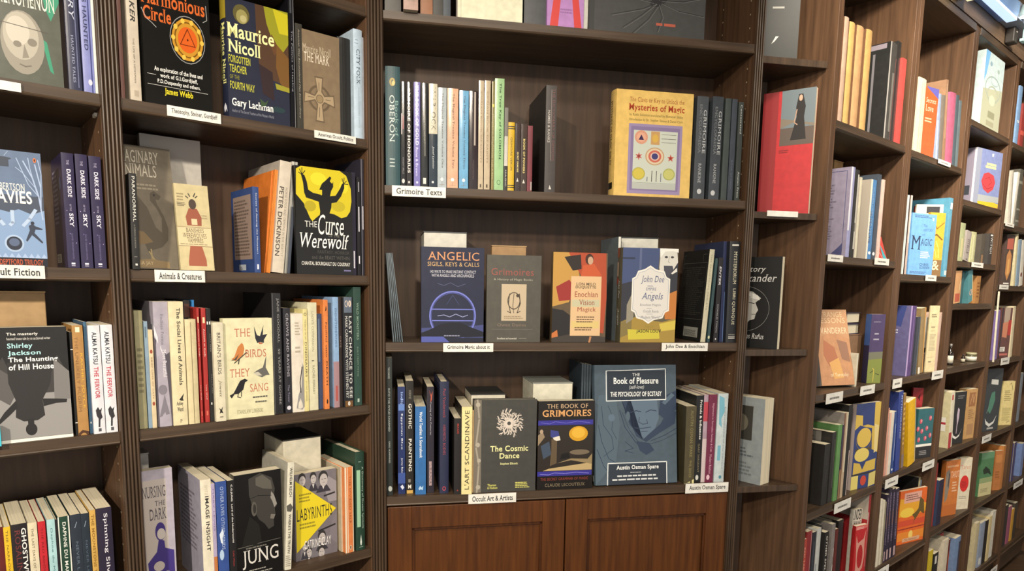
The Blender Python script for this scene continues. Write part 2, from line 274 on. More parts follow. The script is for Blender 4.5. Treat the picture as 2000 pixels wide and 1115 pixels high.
    b('B',-0.278,'S',-0.5557,0.004,0.1308,0.0182,0.1982,0.0,0.0,0.0,0,'cfd0d6',[('t','s',0.3,0.645,0.7,0.94,'2a2c38','ALMA KATSU',3),('t','s',0.3,0.33,0.7,0.62,'b23848','THE FERVOR',3),('p','s',[(0.25,0.22),(0.45,0.25),(0.6,0.22),(0.8,0.24),(0.7,0.2),(0.8,0.15),(0.6,0.13),(0.55,0.06),(0.4,0.06),(0.45,0.14),(0.3,0.17)],'2d2b30'),('r','s',0.4,0.02,0.65,0.05,'4a4a50')],'left-hand white spine lettered THE FERVOR in red, far-left third shelf','book',None,None,'books, far-left third shelf')
    b('B',-0.278,'S',-0.5361,0.004,0.1314,0.0186,0.199,0.0,0.0,0.0,0,'cfd0d6',[('t','s',0.3,0.645,0.7,0.94,'2a2c38','ALMA KATSU',3),('t','s',0.3,0.33,0.7,0.62,'b23848','THE FERVOR',3),('p','s',[(0.25,0.22),(0.45,0.25),(0.6,0.22),(0.8,0.24),(0.7,0.2),(0.8,0.15),(0.6,0.13),(0.55,0.06),(0.4,0.06),(0.45,0.14),(0.3,0.17)],'2d2b30'),('r','s',0.4,0.02,0.65,0.05,'4a4a50')],'right-hand white spine lettered THE FERVOR in red, far-left third shelf','book',None,None,'books, far-left third shelf')
    b('B',-0.278,'S',-0.7073,-0.013,0.012,0.0147,0.035,0.0,0.0,0.0,0,'3fb5c9',[],'turquoise sliver at the frame edge, far-left third shelf','card',None,None,None)
    b('B',-0.631,'S',-0.7079,0.012,0.16,0.009,0.207,0.0,0.0,0.0,0,'5a1a14',[],'dark red spine at frame edge, far-left lowest shelf','book',None,None,'books, far-left lowest shelf')
    b('B',-0.631,'S',-0.6987,0.012,0.16,0.0098,0.2052,0.0,0.0,0.0,0,'d3ad24',[('t','s',0.3,0.4,0.6,0.97,'6b5a1c','THE NARROW ROAD',1)],'thin yellow spine left of GHOSTWRITTEN, far-left lowest shelf','book',None,None,'books, far-left lowest shelf')
    b('B',-0.631,'S',-0.6884,0.012,0.16,0.0231,0.207,0.0,0.0,0.0,0,'1c1518',[('t','s',0.62,0.3,0.92,0.96,'e8e6e2','GHOSTWRITTEN',3),('t','s',0.22,0.3,0.55,0.95,'6b2f2f','ROSALIND ASH',9)],'black spine lettered GHOSTWRITTEN, far-left lowest shelf','book',None,None,'books, far-left lowest shelf')
    b('B',-0.631,'S',-0.6646,0.012,0.16,0.0137,0.2052,0.0,0.0,0.0,0,'cfc4a8',[('t','s',0.35,0.3,0.6,0.95,'5b5240','THE LAST DAYS OF THE CENTURY',1)],'cream spine right of GHOSTWRITTEN, far-left lowest shelf','book',None,None,'books, far-left lowest shelf')
    b('B',-0.631,'S',-0.6497,0.012,0.16,0.011,0.2044,0.0,0.0,0.0,0,'b3202a',[('t','s',0.35,0.3,0.62,0.94,'7c1018','THE RED BOOK STORIES',1)],'bright red slim spine, far-left lowest shelf','book',None,None,'books, far-left lowest shelf')
    b('B',-0.631,'S',-0.6365,0.012,0.16,0.0121,0.2053,0.0,0.0,0.0,0,'9fc4c8',[('t','s',0.35,0.35,0.65,0.92,'3b6a72','Daphne du Maurier',1)],'pale turquoise slim spine, far-left lowest shelf','book',None,None,'books, far-left lowest shelf')
    b('B',-0.631,'S',-0.6241,0.012,0.16,0.0033,0.2034,0.0,0.0,0.0,0,'16161a',[],'thin black spine beside green one, far-left lowest shelf','book',None,None,'books, far-left lowest shelf')
    b('B',-0.631,'S',-0.6198,0.012,0.16,0.0173,0.2065,0.0,0.0,0.0,0,'17382a',[('r','s',0,0,0.1,1,'d5d8d0'),('r','s',0.88,0,1,1,'d5d8d0'),('t','s',0.38,0.35,0.68,0.95,'d5d8d0','DAPHNE DU MAURIER',3)],'dark green spine with white edges, far-left lowest shelf','book',None,None,'books, far-left lowest shelf')
    b('B',-0.631,'S',-0.6012,0.012,0.16,0.0164,0.2066,0.0,0.0,0.0,0,'232c38',[('t','s',0.4,0.4,0.65,0.75,'5d6b7c','NEVER LET',1),('l','s',[(0.6,0.93),(0.4,0.88)],1,'8996a5'),('o','s',0.5,0.2,0.25,0.06,'3d4a58')],'left-hand blue-black spine with grey crow, far-left lowest shelf','book',None,None,'books, far-left lowest shelf')
    b('B',-0.631,'S',-0.5845,0.012,0.16,0.0128,0.2054,0.0,0.0,0.0,0,'1d2833',[('t','s',0.4,0.4,0.65,0.75,'4d5b6c','NEVER LET',1),('l','s',[(0.6,0.93),(0.4,0.88)],1,'8996a5'),('o','s',0.5,0.2,0.25,0.06,'3d4a58')],'right-hand blue-black spine with grey crow, far-left lowest shelf','book',None,None,'books, far-left lowest shelf')
    b('B',-0.631,'S',-0.5708,0.012,0.16,0.0097,0.2092,0.0,0.0,0.0,0,'c19a4e',[('t','s',0.25,0.3,0.7,0.96,'8a6524','THE MOONSTONE TALES',3)],'slim mustard spine beside purple Spinning Silver, far-left lowest shelf','book',None,None,'books, far-left lowest shelf')
    b('B',-0.631,'S',-0.5606,0.012,0.16,0.0255,0.21,0.0,0.0,0.0,0,'221b30',[('t','s',0.42,0.3,0.72,0.95,'e6e2ea','Spinning Silver',9),('t','s',0.2,0.1,0.4,0.28,'8a8298','A NOVEL',1)],'dark purple spine lettered Spinning Silver, far-left lowest shelf','book',None,None,'books, far-left lowest shelf')
    b('B',0.324,'S',-0.4807,0.006,0.1584,0.0061,0.24,0.0,0.0,0.0,0,'6b4238',[('r','s',0,0.8,1,0.81,'4a2a22')],'worn red-brown cloth spine beside fluted post, shelf with Theosophy tag','book',None,None,'books, shelf with Theosophy tag')
    b('B',0.324,'S',-0.4661,0.006,0.1729,0.0179,0.256,0.0,0.0,0.0,0,'b8ad9c',[('t','s',0.3,0.53,0.75,0.99,'26221f','MUCKRAKER',7),('t','s',0.42,0.12,0.58,0.42,'4d463e','THE LIFE OF A NEWSMAN',1),('r','s',0.35,0.03,0.75,0.07,'a09482')],'tall cream spine lettered MUCKRAKER, shelf with Theosophy tag','book',None,None,'books, shelf with Theosophy tag')
    b('B',0.324,'F',-0.4416,0.006,0.1167,0.034,0.256,0.0,0.0,0.0,1,'131312',[('t','f',0,0.678,0.93,0.78,'c4602c','Harmonious',10),('t','f',0.02,0.57,0.42,0.665,'c4602c','Circle',10),('l','f',[(0,0.64),(0.06,0.58),(0.14,0.555),(0.2,0.53)],1.2,'9a9a98'),('l','f',[(0.9,0.64),(0.96,0.66),(0.95,0.76)],1.2,'9a9a98'),('o','f',0.655,0.49,0.265,0.166,'8b8c8c'),('o','f',0.655,0.49,0.255,0.16,'151412'),('o','f',0.655,0.49,0.235,0.145,'b8862c'),('g','f',0.655,0.49,0.2,0.125,2.5,'6e4d16'),('o','f',0.655,0.49,0.145,0.09,'c65a20'),('l','f',[(0.655,0.565),(0.545,0.452),(0.765,0.452),(0.655,0.565)],1.6,'6e2c10'),('o','f',0.655,0.49,0.012,0.008,'401808'),('o','f',0.87,0.49,0.03,0.018,'d9b04a'),('o','f',0.829,0.5676,0.03,0.018,'d9b04a'),('o','f',0.7216,0.6155,0.03,0.018,'d9b04a'),('o','f',0.5888,0.6156,0.03,0.018,'d9b04a'),('o','f',0.4812,0.5677,0.03,0.018,'d9b04a'),('o','f',0.44,0.4902,0.03,0.018,'d9b04a'),('o','f',0.4808,0.4126,0.03,0.018,'d9b04a'),('o','f',0.5881,0.3646,0.03,0.018,'d9b04a'),('o','f',0.7209,0.3644,0.03,0.018,'d9b04a'),('o','f',0.8286,0.4121,0.03,0.018,'d9b04a'),('t','f',0.14,0.225,0.86,0.265,'deddd8','An exploration of the lives and',10),('t','f',0.22,0.185,0.78,0.222,'deddd8','work of G.I.Gurdjieff,',10),('t','f',0.18,0.145,0.82,0.18,'deddd8','P.D.Ouspensky and others.',10),('l','f',[(0.04,0.205),(0.16,0.205)],0.8,'b9b8b4'),('l','f',[(0.04,0.135),(0.93,0.135)],0.8,'b9b8b4'),('t','f',0.28,0.07,0.7,0.125,'e0cf2f','James Webb',10),('r','s',0.45,0,0.55,1,'55534f')],'black hardback with orange triangle medallion, shelf with Theosophy tag','book',0.18,None,'books, shelf with Theosophy tag')
    b('B',0.324,'F',-0.295,0.003,0.1232,0.033,0.2232,0.0,0.0,0.0,1,'1f2336',[('p','f',[(0.46,1),(1,1),(1,0.35),(0.72,0.38),(0.5,0.5),(0.47,0.75)],'4a3322'),('p','f',[(0.6,1),(1,1),(1,0.72),(0.88,0.62),(0.72,0.74),(0.64,0.86)],'8b8a1e'),('p','f',[(0.75,1),(1,0.98),(1,0.8),(0.85,0.8)],'b9b01f'),('p','f',[(0.72,0.78),(0.84,0.66),(0.76,0.6),(0.68,0.7)],'5d3d22'),('p','f',[(0.8,0.7),(1,0.6),(1,0.32),(0.85,0.36),(0.78,0.5)],'6b4a20'),('p','f',[(0.5,0.5),(0.72,0.45),(0.74,0.2),(0.55,0.25)],'2c1d20'),('p','f',[(0.76,0.36),(1,0.34),(1,0.3),(0.78,0.31)],'8f8a2a'),('o','f',0.24,0.88,0.13,0.08,'57512a'),('o','f',0.25,0.86,0.09,0.06,'8d8650'),('o','f',0.27,0.845,0.05,0.03,'aaa372'),('o','f',0.8,0.13,0.12,0.025,'20363a'),('t','f',0.01,0.672,0.76,0.79,'e8e6a2','Maurice',10),('t','f',0.02,0.545,0.53,0.652,'e8e6a2','Nicoll',10),('t','f',0.02,0.46,0.36,0.525,'b3b23a','FORGOTTEN',2),('t','f',0.03,0.38,0.3,0.445,'b3b23a','TEACHER',2),('t','f',0.03,0.325,0.18,0.36,'77762f','OF THE',2),('t','f',0.03,0.24,0.42,0.305,'b3b23a','FOURTH WAY',2),('t','f',0.05,0.08,0.72,0.165,'e9e9e4','Gary Lachman',10),('t','f',0.05,0.045,0.72,0.07,'8d8f9c','Author of The Secret Teachers of the Western World',0),('p','f',[(0.5,0.2),(0.58,0.17),(0.64,0.2),(0.6,0.15),(0.52,0.13)],'354a30'),('r','s',0,0.82,1,1,'8d7c26'),('p','s',[(0,0.85),(0.5,0.9),(1,0.84),(1,0.78),(0,0.8)],'3a2c20'),('t','s',0.55,0.28,0.88,0.79,'d6d487','Maurice Nicoll',11),('t','s',0.18,0.32,0.45,0.77,'a3a13a','FORGOTTEN TEACHER OF THE FOURTH WAY',3),('p','s',[(0.5,0.04),(0.55,0.09),(0.7,0.12),(0.85,0.09),(0.9,0.04),(0.8,0.07),(0.7,0.04),(0.6,0.07)],'c9cad2')],'navy hardback with yellow title and smoky yellow portrait, shelf with Theosophy tag','book',0.35,None,'books, shelf with Theosophy tag')
    b('B',0.324,'S',-0.1692,0.006,0.1769,0.0111,0.256,0.0,0.0,0.0,0,'15151a',[('t','s',0.35,0.28,0.7,0.75,'8f9198','The Politics of Healing',1),('r','s',0.85,0,0.98,1,'77787c'),('r','s',0.25,0.88,0.6,0.98,'45474c')],'black glossy spine lettered The Politics of Healing, shelf with Theosophy tag','book',0.15,None,'books, shelf with Theosophy tag')
    b('B',0.324,'S',-0.155,0.006,0.1382,0.0143,0.2093,0.0,0.0,0.0,0,'3a3833',[('t','s',0.3,0.1,0.6,0.95,'a09a8c','American Way Reconsidered Men Extraordinary',5)],'slim charcoal spine between black and tan books, shelf with Theosophy tag','book',0.25,None,'books, shelf with Theosophy tag')
    b('B',0.324,'F',-0.1413,0.004,0.0827,0.012,0.2012,0.0,0.0,0.0,0,'7a6850',[('t','f',0,0.78,0.76,0.86,'bcae96','Maurice Nicoll',8),('t','f',0.03,0.69,0.72,0.78,'d8ccb8','THE MARK',8),('g','f',0.43,0.34,0.31,0.135,5,'5d4e3a'),('p','f',[(0.3,0.56),(0.54,0.56),(0.51,0.42),(0.57,0.38),(0.84,0.4),(0.86,0.27),(0.57,0.3),(0.52,0.27),(0.56,0.1),(0.31,0.1),(0.36,0.27),(0.3,0.31),(0,0.27),(0.02,0.39),(0.3,0.37),(0.36,0.42)],'5f503c'),('p','f',[(0.33,0.545),(0.51,0.545),(0.48,0.41),(0.56,0.365),(0.81,0.385),(0.83,0.285),(0.56,0.315),(0.49,0.28),(0.53,0.115),(0.34,0.115),(0.39,0.28),(0.31,0.325),(0.03,0.285),(0.05,0.375),(0.31,0.355),(0.39,0.41)],'a08c6e'),('o','f',0.435,0.335,0.1,0.045,'8b7758'),('g','f',0.435,0.335,0.1,0.045,1.5,'5f503c'),('l','f',[(0.42,0.5),(0.42,0.42)],1.5,'6b5b44'),('l','f',[(0.43,0.25),(0.42,0.15)],1.5,'6b5b44'),('l','f',[(0.12,0.34),(0.28,0.34)],1.5,'6b5b44'),('l','f',[(0.6,0.34),(0.74,0.34)],1.5,'6b5b44')],'tan paperback with carved stone cross, shelf with Theosophy tag','book',None,None,'books, shelf with Theosophy tag')
    b('B',0.324,'S',-0.0551,0.02,0.14,0.0306,0.2102,0.0,0.0,0.0,1,'171513',[],'wide black spine with torn corner, shelf with Theosophy tag','book',None,'22201e','books, shelf with Theosophy tag')
    b('B',0.324,'S',-0.0242,0.006,0.19,0.0211,0.2304,0.0,0.0,0.0,1,'b4c6d6',[('t','s',0.3,0.5,0.7,0.82,'39434c','CITY FOLK',9),('t','s',0.45,0.1,0.6,0.47,'8fa3b0','ENGLISH COUNTRY DANCE',1),('r','s',0.2,0.9,0.5,0.905,'7d90a0'),('r','s',0.1,0.87,0.5,0.875,'7d90a0')],'pale blue glossy spine lettered CITY FOLK, shelf with Theosophy tag','book',0.2,None,'books, shelf with Theosophy tag')
    b('B',0.324,'S',-0.0013,0.01,0.1443,0.004,0.2186,0.0,0.0,0.0,0,'b3b9c4',[],'thin pale grey spine next to CITY FOLK, shelf with Theosophy tag','book',None,None,'books, shelf with Theosophy tag')
    b('B',0.022,'F',-0.482,0.06,0.1013,0.014,0.2425,0.0,0.0,11.0,0,'6c6354',[('t','f',0.06,0.86,0.78,0.96,'c4bcab','IMAGINARY',8),('t','f',0.06,0.75,0.72,0.85,'c4bcab','ANIMALS',8),('n','f',0.25,0.64,0.8,0.7,2,'9a907e'),('p','f',[(0.12,0.62),(0.3,0.62),(0.5,0.5),(0.62,0.34),(0.72,0.3),(0.74,0.42),(0.66,0.5),(0.56,0.56),(0.57,0.62),(0.64,0.64),(0.76,0.6),(0.72,0.57),(0.66,0.57),(0.68,0.53),(0.78,0.44),(0.84,0.34),(0.82,0.24),(0.7,0.18),(0.5,0.15),(0.52,0.1),(0.46,0.12),(0.4,0.2),(0.2,0.2),(0.1,0.24)],'4f4638'),('p','f',[(0.14,0.32),(0.4,0.3),(0.55,0.22),(0.4,0.2),(0.2,0.2),(0.1,0.24)],'76603f'),('o','f',0.64,0.605,0.02,0.01,'191612'),('l','f',[(0.5,0.16),(0.5,0.08),(0.62,0.06)],2.4,'a08c62'),('l','f',[(0.46,0.14),(0.6,0.03),(0.74,0.05)],2.4,'a08c62'),('p','f',[(0.12,0.06),(0.45,0.08),(0.8,0.06),(0.8,0.01),(0.12,0.01)],'8a7450'),('t','f',0.25,0.025,0.52,0.06,'c9b48c','LIA JAY',8),('r','f',0,0,0.14,0.62,'3f382e')],'grey-brown paperback with dodo-like bird leaning back, Animals and Creatures shelf','book',None,None,'books, Animals and Creatures shelf')
    b('B',0.022,'S',-0.4801,-0.004,0.03,0.0122,0.1718,0.0,0.0105,0.0,0,'1c1b1a',[('t','s',0.35,0.5,0.75,0.97,'d9d6cf','PARANORMAL',1),('t','s',0.42,0.22,0.6,0.47,'8b8880','A CURIOUS CASE BOOK',1),('r','s',0.3,0.13,0.7,0.135,'908d86'),('r','s',0.4,0.04,0.7,0.06,'cfccc6')],'slim black spine lettered PARANORMAL, Animals and Creatures shelf','booklet',None,None,None)
    b('B',0.022,'F',-0.4264,0.14,0.1145,0.02,0.272,0.0,0.0,0.0,0,'bdb8af',[('r','f',0,0.85,1,1,'b3aea5')],'large plain white book back standing at rear, Animals and Creatures shelf','book',None,None,'books, Animals and Creatures shelf')  # darker top band is painted shade from the shelf above
    b('B',0.022,'F',-0.395,0.006,0.0622,0.01,0.1677,0.0,0.0,9.0,0,'b9ac84',[('r','f',0,0.28,1,0.5,'c4b791'),('l','f',[(0,0.5),(1,0.5)],0.8,'6b4a35'),('l','f',[(0,0.28),(1,0.28)],0.8,'6b4a35'),('t','f',0.25,0.44,0.77,0.49,'54432f','BANSHEES',8),('t','f',0.14,0.375,0.84,0.43,'54432f','WEREWOLVES',8),('t','f',0.27,0.32,0.73,0.37,'54432f','VAMPIRES',8),('n','f',0.05,0.295,0.95,0.31,1,'7a694e'),('p','f',[(0.38,0.72),(0.62,0.72),(0.74,0.62),(0.72,0.52),(0.3,0.52),(0.27,0.62)],'8a4a34'),('p','f',[(0.33,0.28),(0.68,0.28),(0.78,0.12),(0.78,0.05),(0.25,0.05),(0.25,0.1)],'94513a'),('o','f',0.5,0.77,0.11,0.06,'3d2f26'),('l','f',[(0.38,0.84),(0.32,0.86)],2,'3d3a2e'),('l','f',[(0.44,0.86),(0.4,0.89)],2,'3d3a2e'),('l','f',[(0.6,0.85),(0.66,0.87)],2,'3d3a2e'),('l','f',[(0.55,0.86),(0.6,0.9)],2,'3d3a2e'),('r','f',0.43,0.53,0.6,0.6,'c4b791'),('n','f',0.06,0.8,0.3,0.9,3,'8a7d5c'),('n','f',0.05,0.74,0.3,0.79,3,'5b5140'),('n','f',0.74,0.6,0.96,0.66,2,'9a8d6c')],'cream paperback with red-robed masked figure, Animals and Creatures shelf','book',None,None,'books, Animals and Creatures shelf')
    b('B',0.022,'S',-0.2516,0.012,0.13,0.0126,0.1737,0.0,0.0,0.0,0,'2a4277',[('t','s',0.4,0.22,0.7,0.93,'c9cedb','Stories of Among the Monsters',9),('r','s',0.4,0.04,0.7,0.1,'c9cedb'),('r','b',0.1,0.16,0.92,0.92,'8f7c72'),('n','b',0.14,0.2,0.82,0.88,17,'5f5048'),('r','b',0.3,0.03,0.62,0.1,'a9b0bb'),('n','b',0.34,0.035,0.48,0.075,3,'3b4254')],'blue paperback spine with tan blurb panel on its side, Animals and Creatures shelf','book',None,None,'books, Animals and Creatures shelf')
    b('B',0.022,'S',-0.2257,0.03,0.165,0.0029,0.2135,0.0,0.1052,0.0,0,'c9702a',[],'left-hand thin orange spine, Animals and Creatures shelf','book',None,None,'books, Animals and Creatures shelf')
    b('B',0.022,'S',-0.2239,0.02,0.175,0.0073,0.215,0.0,0.1136,0.0,0,'d67d2e',[('r','s',0.2,0,0.32,1,'a85c20')],'right-hand orange spine, Animals and Creatures shelf','book',None,'cf7a2f','books, Animals and Creatures shelf')
    b('B',0.022,'S',-0.2158,0.012,0.185,0.0247,0.2324,0.0,0.1042,0.0,0,'c2b8a8',[('t','s',0.12,0.15,0.5,0.77,'463f38','PETER DICKINSON',3),('t','s',0.62,0.15,0.82,0.77,'8a8074','NORSE GODS AND DEMONS IN THE BEASTLY',1)],'leaning cream spine with large dark capitals, Animals and Creatures shelf','book',None,'a39a90','books, Animals and Creatures shelf')
    b('B',0.022,'S',-0.1859,0.02,0.17,0.006,0.2363,0.0,0.1006,0.0,0,'b9b7ae',[('r','s',0.5,0,1,0.6,'7d7c78')],'thin leaning off-white spine beside cream one, Animals and Creatures shelf','book',None,None,'books, Animals and Creatures shelf')
    b('B',0.022,'S',-0.1803,0.016,0.17,0.0051,0.2352,0.0,0.0981,0.0,0,'3d4350',[('r','s',0,0.6,1,1,'a5a49c')],'thin leaning dark grey spine beside werewolf book, Animals and Creatures shelf','book',None,None,'books, Animals and Creatures shelf')
    b('B',0.022,'F',-0.1648,0.003,0.131,0.014,0.2259,0.0,0.0,0.0,0,'121110',[('p','f',[(0.02,0.97),(0.1,1),(0.78,1),(0.9,0.96),(0.98,0.84),(0.99,0.72),(0.96,0.62),(0.9,0.57),(0.8,0.55),(0.68,0.58),(0.57,0.59),(0.45,0.58),(0.36,0.54),(0.28,0.5),(0.24,0.53),(0.14,0.66),(0.01,0.74)],'c8b71e'),('o','f',0.25,0.64,0.1,0.05,'a99a1c'),('o','f',0.75,0.66,0.12,0.05,'b3a41c'),('o','f',0.4,0.9,0.14,0.06,'d9c92c'),('o','f',0.85,0.85,0.08,0.06,'d9c92c'),('p','f',[(0.4,0.5),(0.42,0.6),(0.4,0.68),(0.43,0.74),(0.5,0.78),(0.58,0.77),(0.63,0.72),(0.62,0.64),(0.58,0.58),(0.62,0.5)],'12110e'),('p','f',[(0.1,0.93),(0.16,0.92),(0.2,0.86),(0.22,0.79),(0.3,0.765),(0.44,0.755),(0.44,0.68),(0.3,0.7),(0.18,0.715),(0.15,0.76),(0.135,0.85)],'12110e'),('p','f',[(0.86,0.89),(0.82,0.88),(0.78,0.83),(0.7,0.76),(0.6,0.75),(0.6,0.68),(0.72,0.7),(0.8,0.76),(0.86,0.84)],'12110e'),('p','f',[(0.41,0.8),(0.46,0.86),(0.53,0.895),(0.6,0.935),(0.63,0.925),(0.6,0.89),(0.64,0.87),(0.66,0.89),(0.66,0.84),(0.62,0.8),(0.6,0.75),(0.46,0.75),(0.46,0.8)],'12110e'),('l','f',[(0.12,0.92),(0.06,0.94)],1.6,'12110e'),('l','f',[(0.12,0.92),(0.08,0.97)],1.6,'12110e'),('l','f',[(0.12,0.92),(0.12,0.985)],1.6,'12110e'),('l','f',[(0.12,0.92),(0.17,0.96)],1.6,'12110e'),('l','f',[(0.85,0.88),(0.82,0.93)],1.6,'12110e'),('l','f',[(0.85,0.88),(0.86,0.94)],1.6,'12110e'),('l','f',[(0.85,0.88),(0.9,0.91)],1.6,'12110e'),('l','f',[(0.85,0.88),(0.93,0.88)],1.6,'12110e'),('p','f',[(0,0.74),(0.12,0.64),(0.24,0.52),(0.28,0.48),(0.34,0.53),(0.42,0.57),(0.5,0.54),(0.6,0.57),(0.7,0.55),(0.8,0.52),(0.9,0.56),(0.97,0.6),(1,0.55),(1,0.4),(0,0.4)],'12110e'),('t','f',0.15,0.445,0.36,0.5,'d7d6d0','THE',8),('t','f',0.38,0.38,0.84,0.57,'e6e5e0','Curse',12),('t','f',0.56,0.36,0.76,0.385,'77756c','OF THE',8),('t','f',0.06,0.25,0.93,0.39,'eeede8','Werewolf',12),('t','f',0.36,0.195,0.94,0.23,'4a4844','FANTASY, HORROR',8),('t','f',0.26,0.145,0.94,0.18,'55534e','and the BEAST WITHIN',8),('t','f',0.08,0.085,0.95,0.12,'cfcdc6','CHANTAL BOURGAULT DU COUDRAY',10),('r','f',0.83,0.035,0.96,0.05,'6f6a94')],'black paperback with werewolf on yellow moon, Animals and Creatures shelf','book',0.3,None,'books, Animals and Creatures shelf')
    b('B',0.022,'S',-0.0308,0.01,0.13,0.0095,0.2277,0.0,0.0,0.0,0,'241f33',[('r','s',0.3,0.07,0.65,0.24,'cfcdd6')],'thin violet-black spine beside werewolf book, Animals and Creatures shelf','book',None,None,'books, Animals and Creatures shelf')
    b('B',0.022,'S',-0.0191,0.008,0.13,0.0089,0.219,0.0,0.0,0.0,0,'141318',[('r','s',0.35,0.45,0.65,0.7,'d0ced6'),('r','s',0.35,0.12,0.65,0.2,'d0ced6'),('r','s',0.35,0.85,0.65,0.95,'8c8a92')],'thin black spine with white dashes, Animals and Creatures shelf','book',None,None,'books, Animals and Creatures shelf')
    b('B',0.022,'S',-0.0062,0.012,0.13,0.0069,0.2601,0.0,0.0,0.0,0,'2a2833',[('r','s',0,0,0.3,1,'66646e'),('r','s',0.4,0.4,0.7,0.6,'d0ced6')],'tall thin dark spine against fluted post, Animals and Creatures shelf','book',None,None,'books, Animals and Creatures shelf')
    b('B',-0.279,'S',-0.4798,0.01,0.1485,0.0138,0.2249,0.0,0.0,0.0,1,'8d8868',[('n','s',0.15,0.3,0.85,0.7,8,'6b664c')],'beige hardback spine at left end, shelf below Animals tag','book',None,None,'books, shelf below Animals tag')
    b('B',-0.279,'S',-0.4645,0.008,0.1352,0.0062,0.2048,0.0,0.0,0.0,0,'7d93a5',[('r','s',0.2,0.85,0.6,0.95,'55697a')],'thin grey-blue spine right of beige hardback, shelf below Animals tag','book',None,None,'books, shelf below Animals tag')
    b('B',-0.279,'S',-0.4582,0.006,0.1245,0.0075,0.1887,0.0,0.0,0.0,0,'c9b896',[('o','s',0.5,0.78,0.3,0.02,'93432f'),('o','s',0.5,0.25,0.3,0.02,'93432f'),('t','s',0.35,0.3,0.65,0.72,'8c6a4a','BRIEF LIVES OF CATS',1)],'short cream spine with red dots, shelf below Animals tag','book',None,None,'books, shelf below Animals tag')
    b('B',-0.279,'S',-0.4475,0.008,0.19,0.0257,0.2416,0.0,0.0,0.0,0,'9d97a3',[('p','s',[(0,0),(1,0),(1,0.6),(0.75,0.58),(0,0.72)],'4d4852'),('p','s',[(0,0.74),(0.6,0.56),(0.72,0.5),(0,0.82)],'d0ccd2'),('t','s',0.45,0.66,0.65,0.9,'6f6a78','Endless Forms',9),('t','s',0.5,0.4,0.75,0.62,'dad6dc','Most Beautiful',9),('o','s',0.4,0.3,0.3,0.04,'77727c'),('p','s',[(0.1,0.08),(0.8,0.1),(0.5,0.26)],'77727c')],'tall lilac-grey spine with dark lower half, shelf below Animals tag','book',None,None,'books, shelf below Animals tag')
    b('B',-0.279,'S',-0.4215,0.004,0.16,0.0261,0.2417,0.0,0.0,0.0,0,'cfc4a0',[('t','s',0.52,0.33,0.78,0.95,'2b2823','The Social Lives of Animals',11),('t','s',0.25,0.155,0.72,0.195,'2b2823','Ashley',10),('t','s',0.28,0.115,0.7,0.15,'2b2823','Ward',10),('p','s',[(0.45,0.21),(0.8,0.26),(0.7,0.22),(0.75,0.2),(0.6,0.2)],'2b2823'),('t','s',0.45,0.02,0.6,0.05,'6f6754','P',8)],'cream spine lettered The Social Lives of Animals, shelf below Animals tag','book',None,None,'books, shelf below Animals tag')
    b('B',-0.279,'S',-0.3824,0.05,0.143,0.0118,0.2436,0.0,0.0,0.0,0,'1f1d1c',[('r','s',0.1,0.86,0.9,0.97,'4a2c22')],'black spine behind cream pages, shelf below Animals tag','book',None,None,'books, shelf below Animals tag')
    b('B',-0.279,'S',-0.3664,0.05,0.143,0.0042,0.2439,0.0,0.0,0.0,0,'2b78b8',[],'bright blue thin spine at rear, shelf below Animals tag','book',None,None,'books, shelf below Animals tag')
    b('B',-0.279,'S',-0.3936,0.004,0.04,0.0201,0.2076,0.0,0.0,0.0,1,'c4b791',[('l','s',[(0.5,0),(0.5,0.97)],1.2,'7a6e50')],'cream-edged hardback pages in front of blue spine, shelf below Animals tag','book',None,None,'books, shelf below Animals tag')
    b('B',-0.279,'S',-0.3702,0.006,0.1519,0.004,0.2301,0.0,0.0,0.0,0,'9c2a26',[('t','s',0.35,0.58,0.65,0.82,'e3cfc4','Animals as Gods',9),('r','s',0.25,0.87,0.75,0.92,'d9c49a'),('t','s',0.35,0.2,0.65,0.33,'e3cfc4','Lucy Wolf',1),('r','s',0.3,0.06,0.7,0.1,'c4604c')],'left-hand red spine lettered Animals as Gods, shelf below Animals tag','book',None,None,'books, shelf below Animals tag')
    b('B',-0.279,'S',-0.3618,0.006,0.1511,0.008,0.229,0.0,0.0,0.0,0,'9c2a26',[('t','s',0.35,0.58,0.65,0.82,'e3cfc4','Animals as Gods',9),('r','s',0.25,0.87,0.75,0.92,'d9c49a'),('t','s',0.35,0.2,0.65,0.33,'e3cfc4','Lucy Wolf',1),('r','s',0.3,0.06,0.7,0.1,'c4604c')],'right-hand red spine lettered Animals as Gods, shelf below Animals tag','book',None,None,'books, shelf below Animals tag')
    b('B',-0.279,'S',-0.352,0.008,0.1507,0.008,0.2283,0.0,0.0,0.0,0,'1b1a1a',[('r','s',0.05,0.86,0.35,0.885,'d9d7d2'),('r','s',0.6,0.86,0.9,0.885,'d9d7d2'),('t','s',0.6,0.62,0.85,0.78,'6f6d6a','AAAA BBBB',1),('t','s',0.6,0.25,0.85,0.42,'6f6d6a','CREATURES',1),('r','s',0.35,0.15,0.6,0.17,'d9d7d2')],'black spine with white squares right of red pair, shelf below Animals tag','book',None,None,'books, shelf below Animals tag')
    b('B',-0.279,'S',-0.3436,-0.002,0.11,0.0195,0.2003,0.0,0.0,0.0,0,'c9c2aa',[('t','s',0.35,0.48,0.7,0.9,'3a372f',"BRITAIN'S BIRDS",9),('t','s',0.35,0.25,0.65,0.42,'55503f','Jowett',5),('p','s',[(0.3,0.14),(0.5,0.12),(0.7,0.15),(0.6,0.11),(0.72,0.08),(0.5,0.09),(0.35,0.08),(0.42,0.11)],'16140f'),('r','s',0.35,0.04,0.7,0.05,'6f6a5a')],"cream spine lettered BRITAIN'S BIRDS, shelf below Animals tag",'book',None,None,'books, shelf below Animals tag')
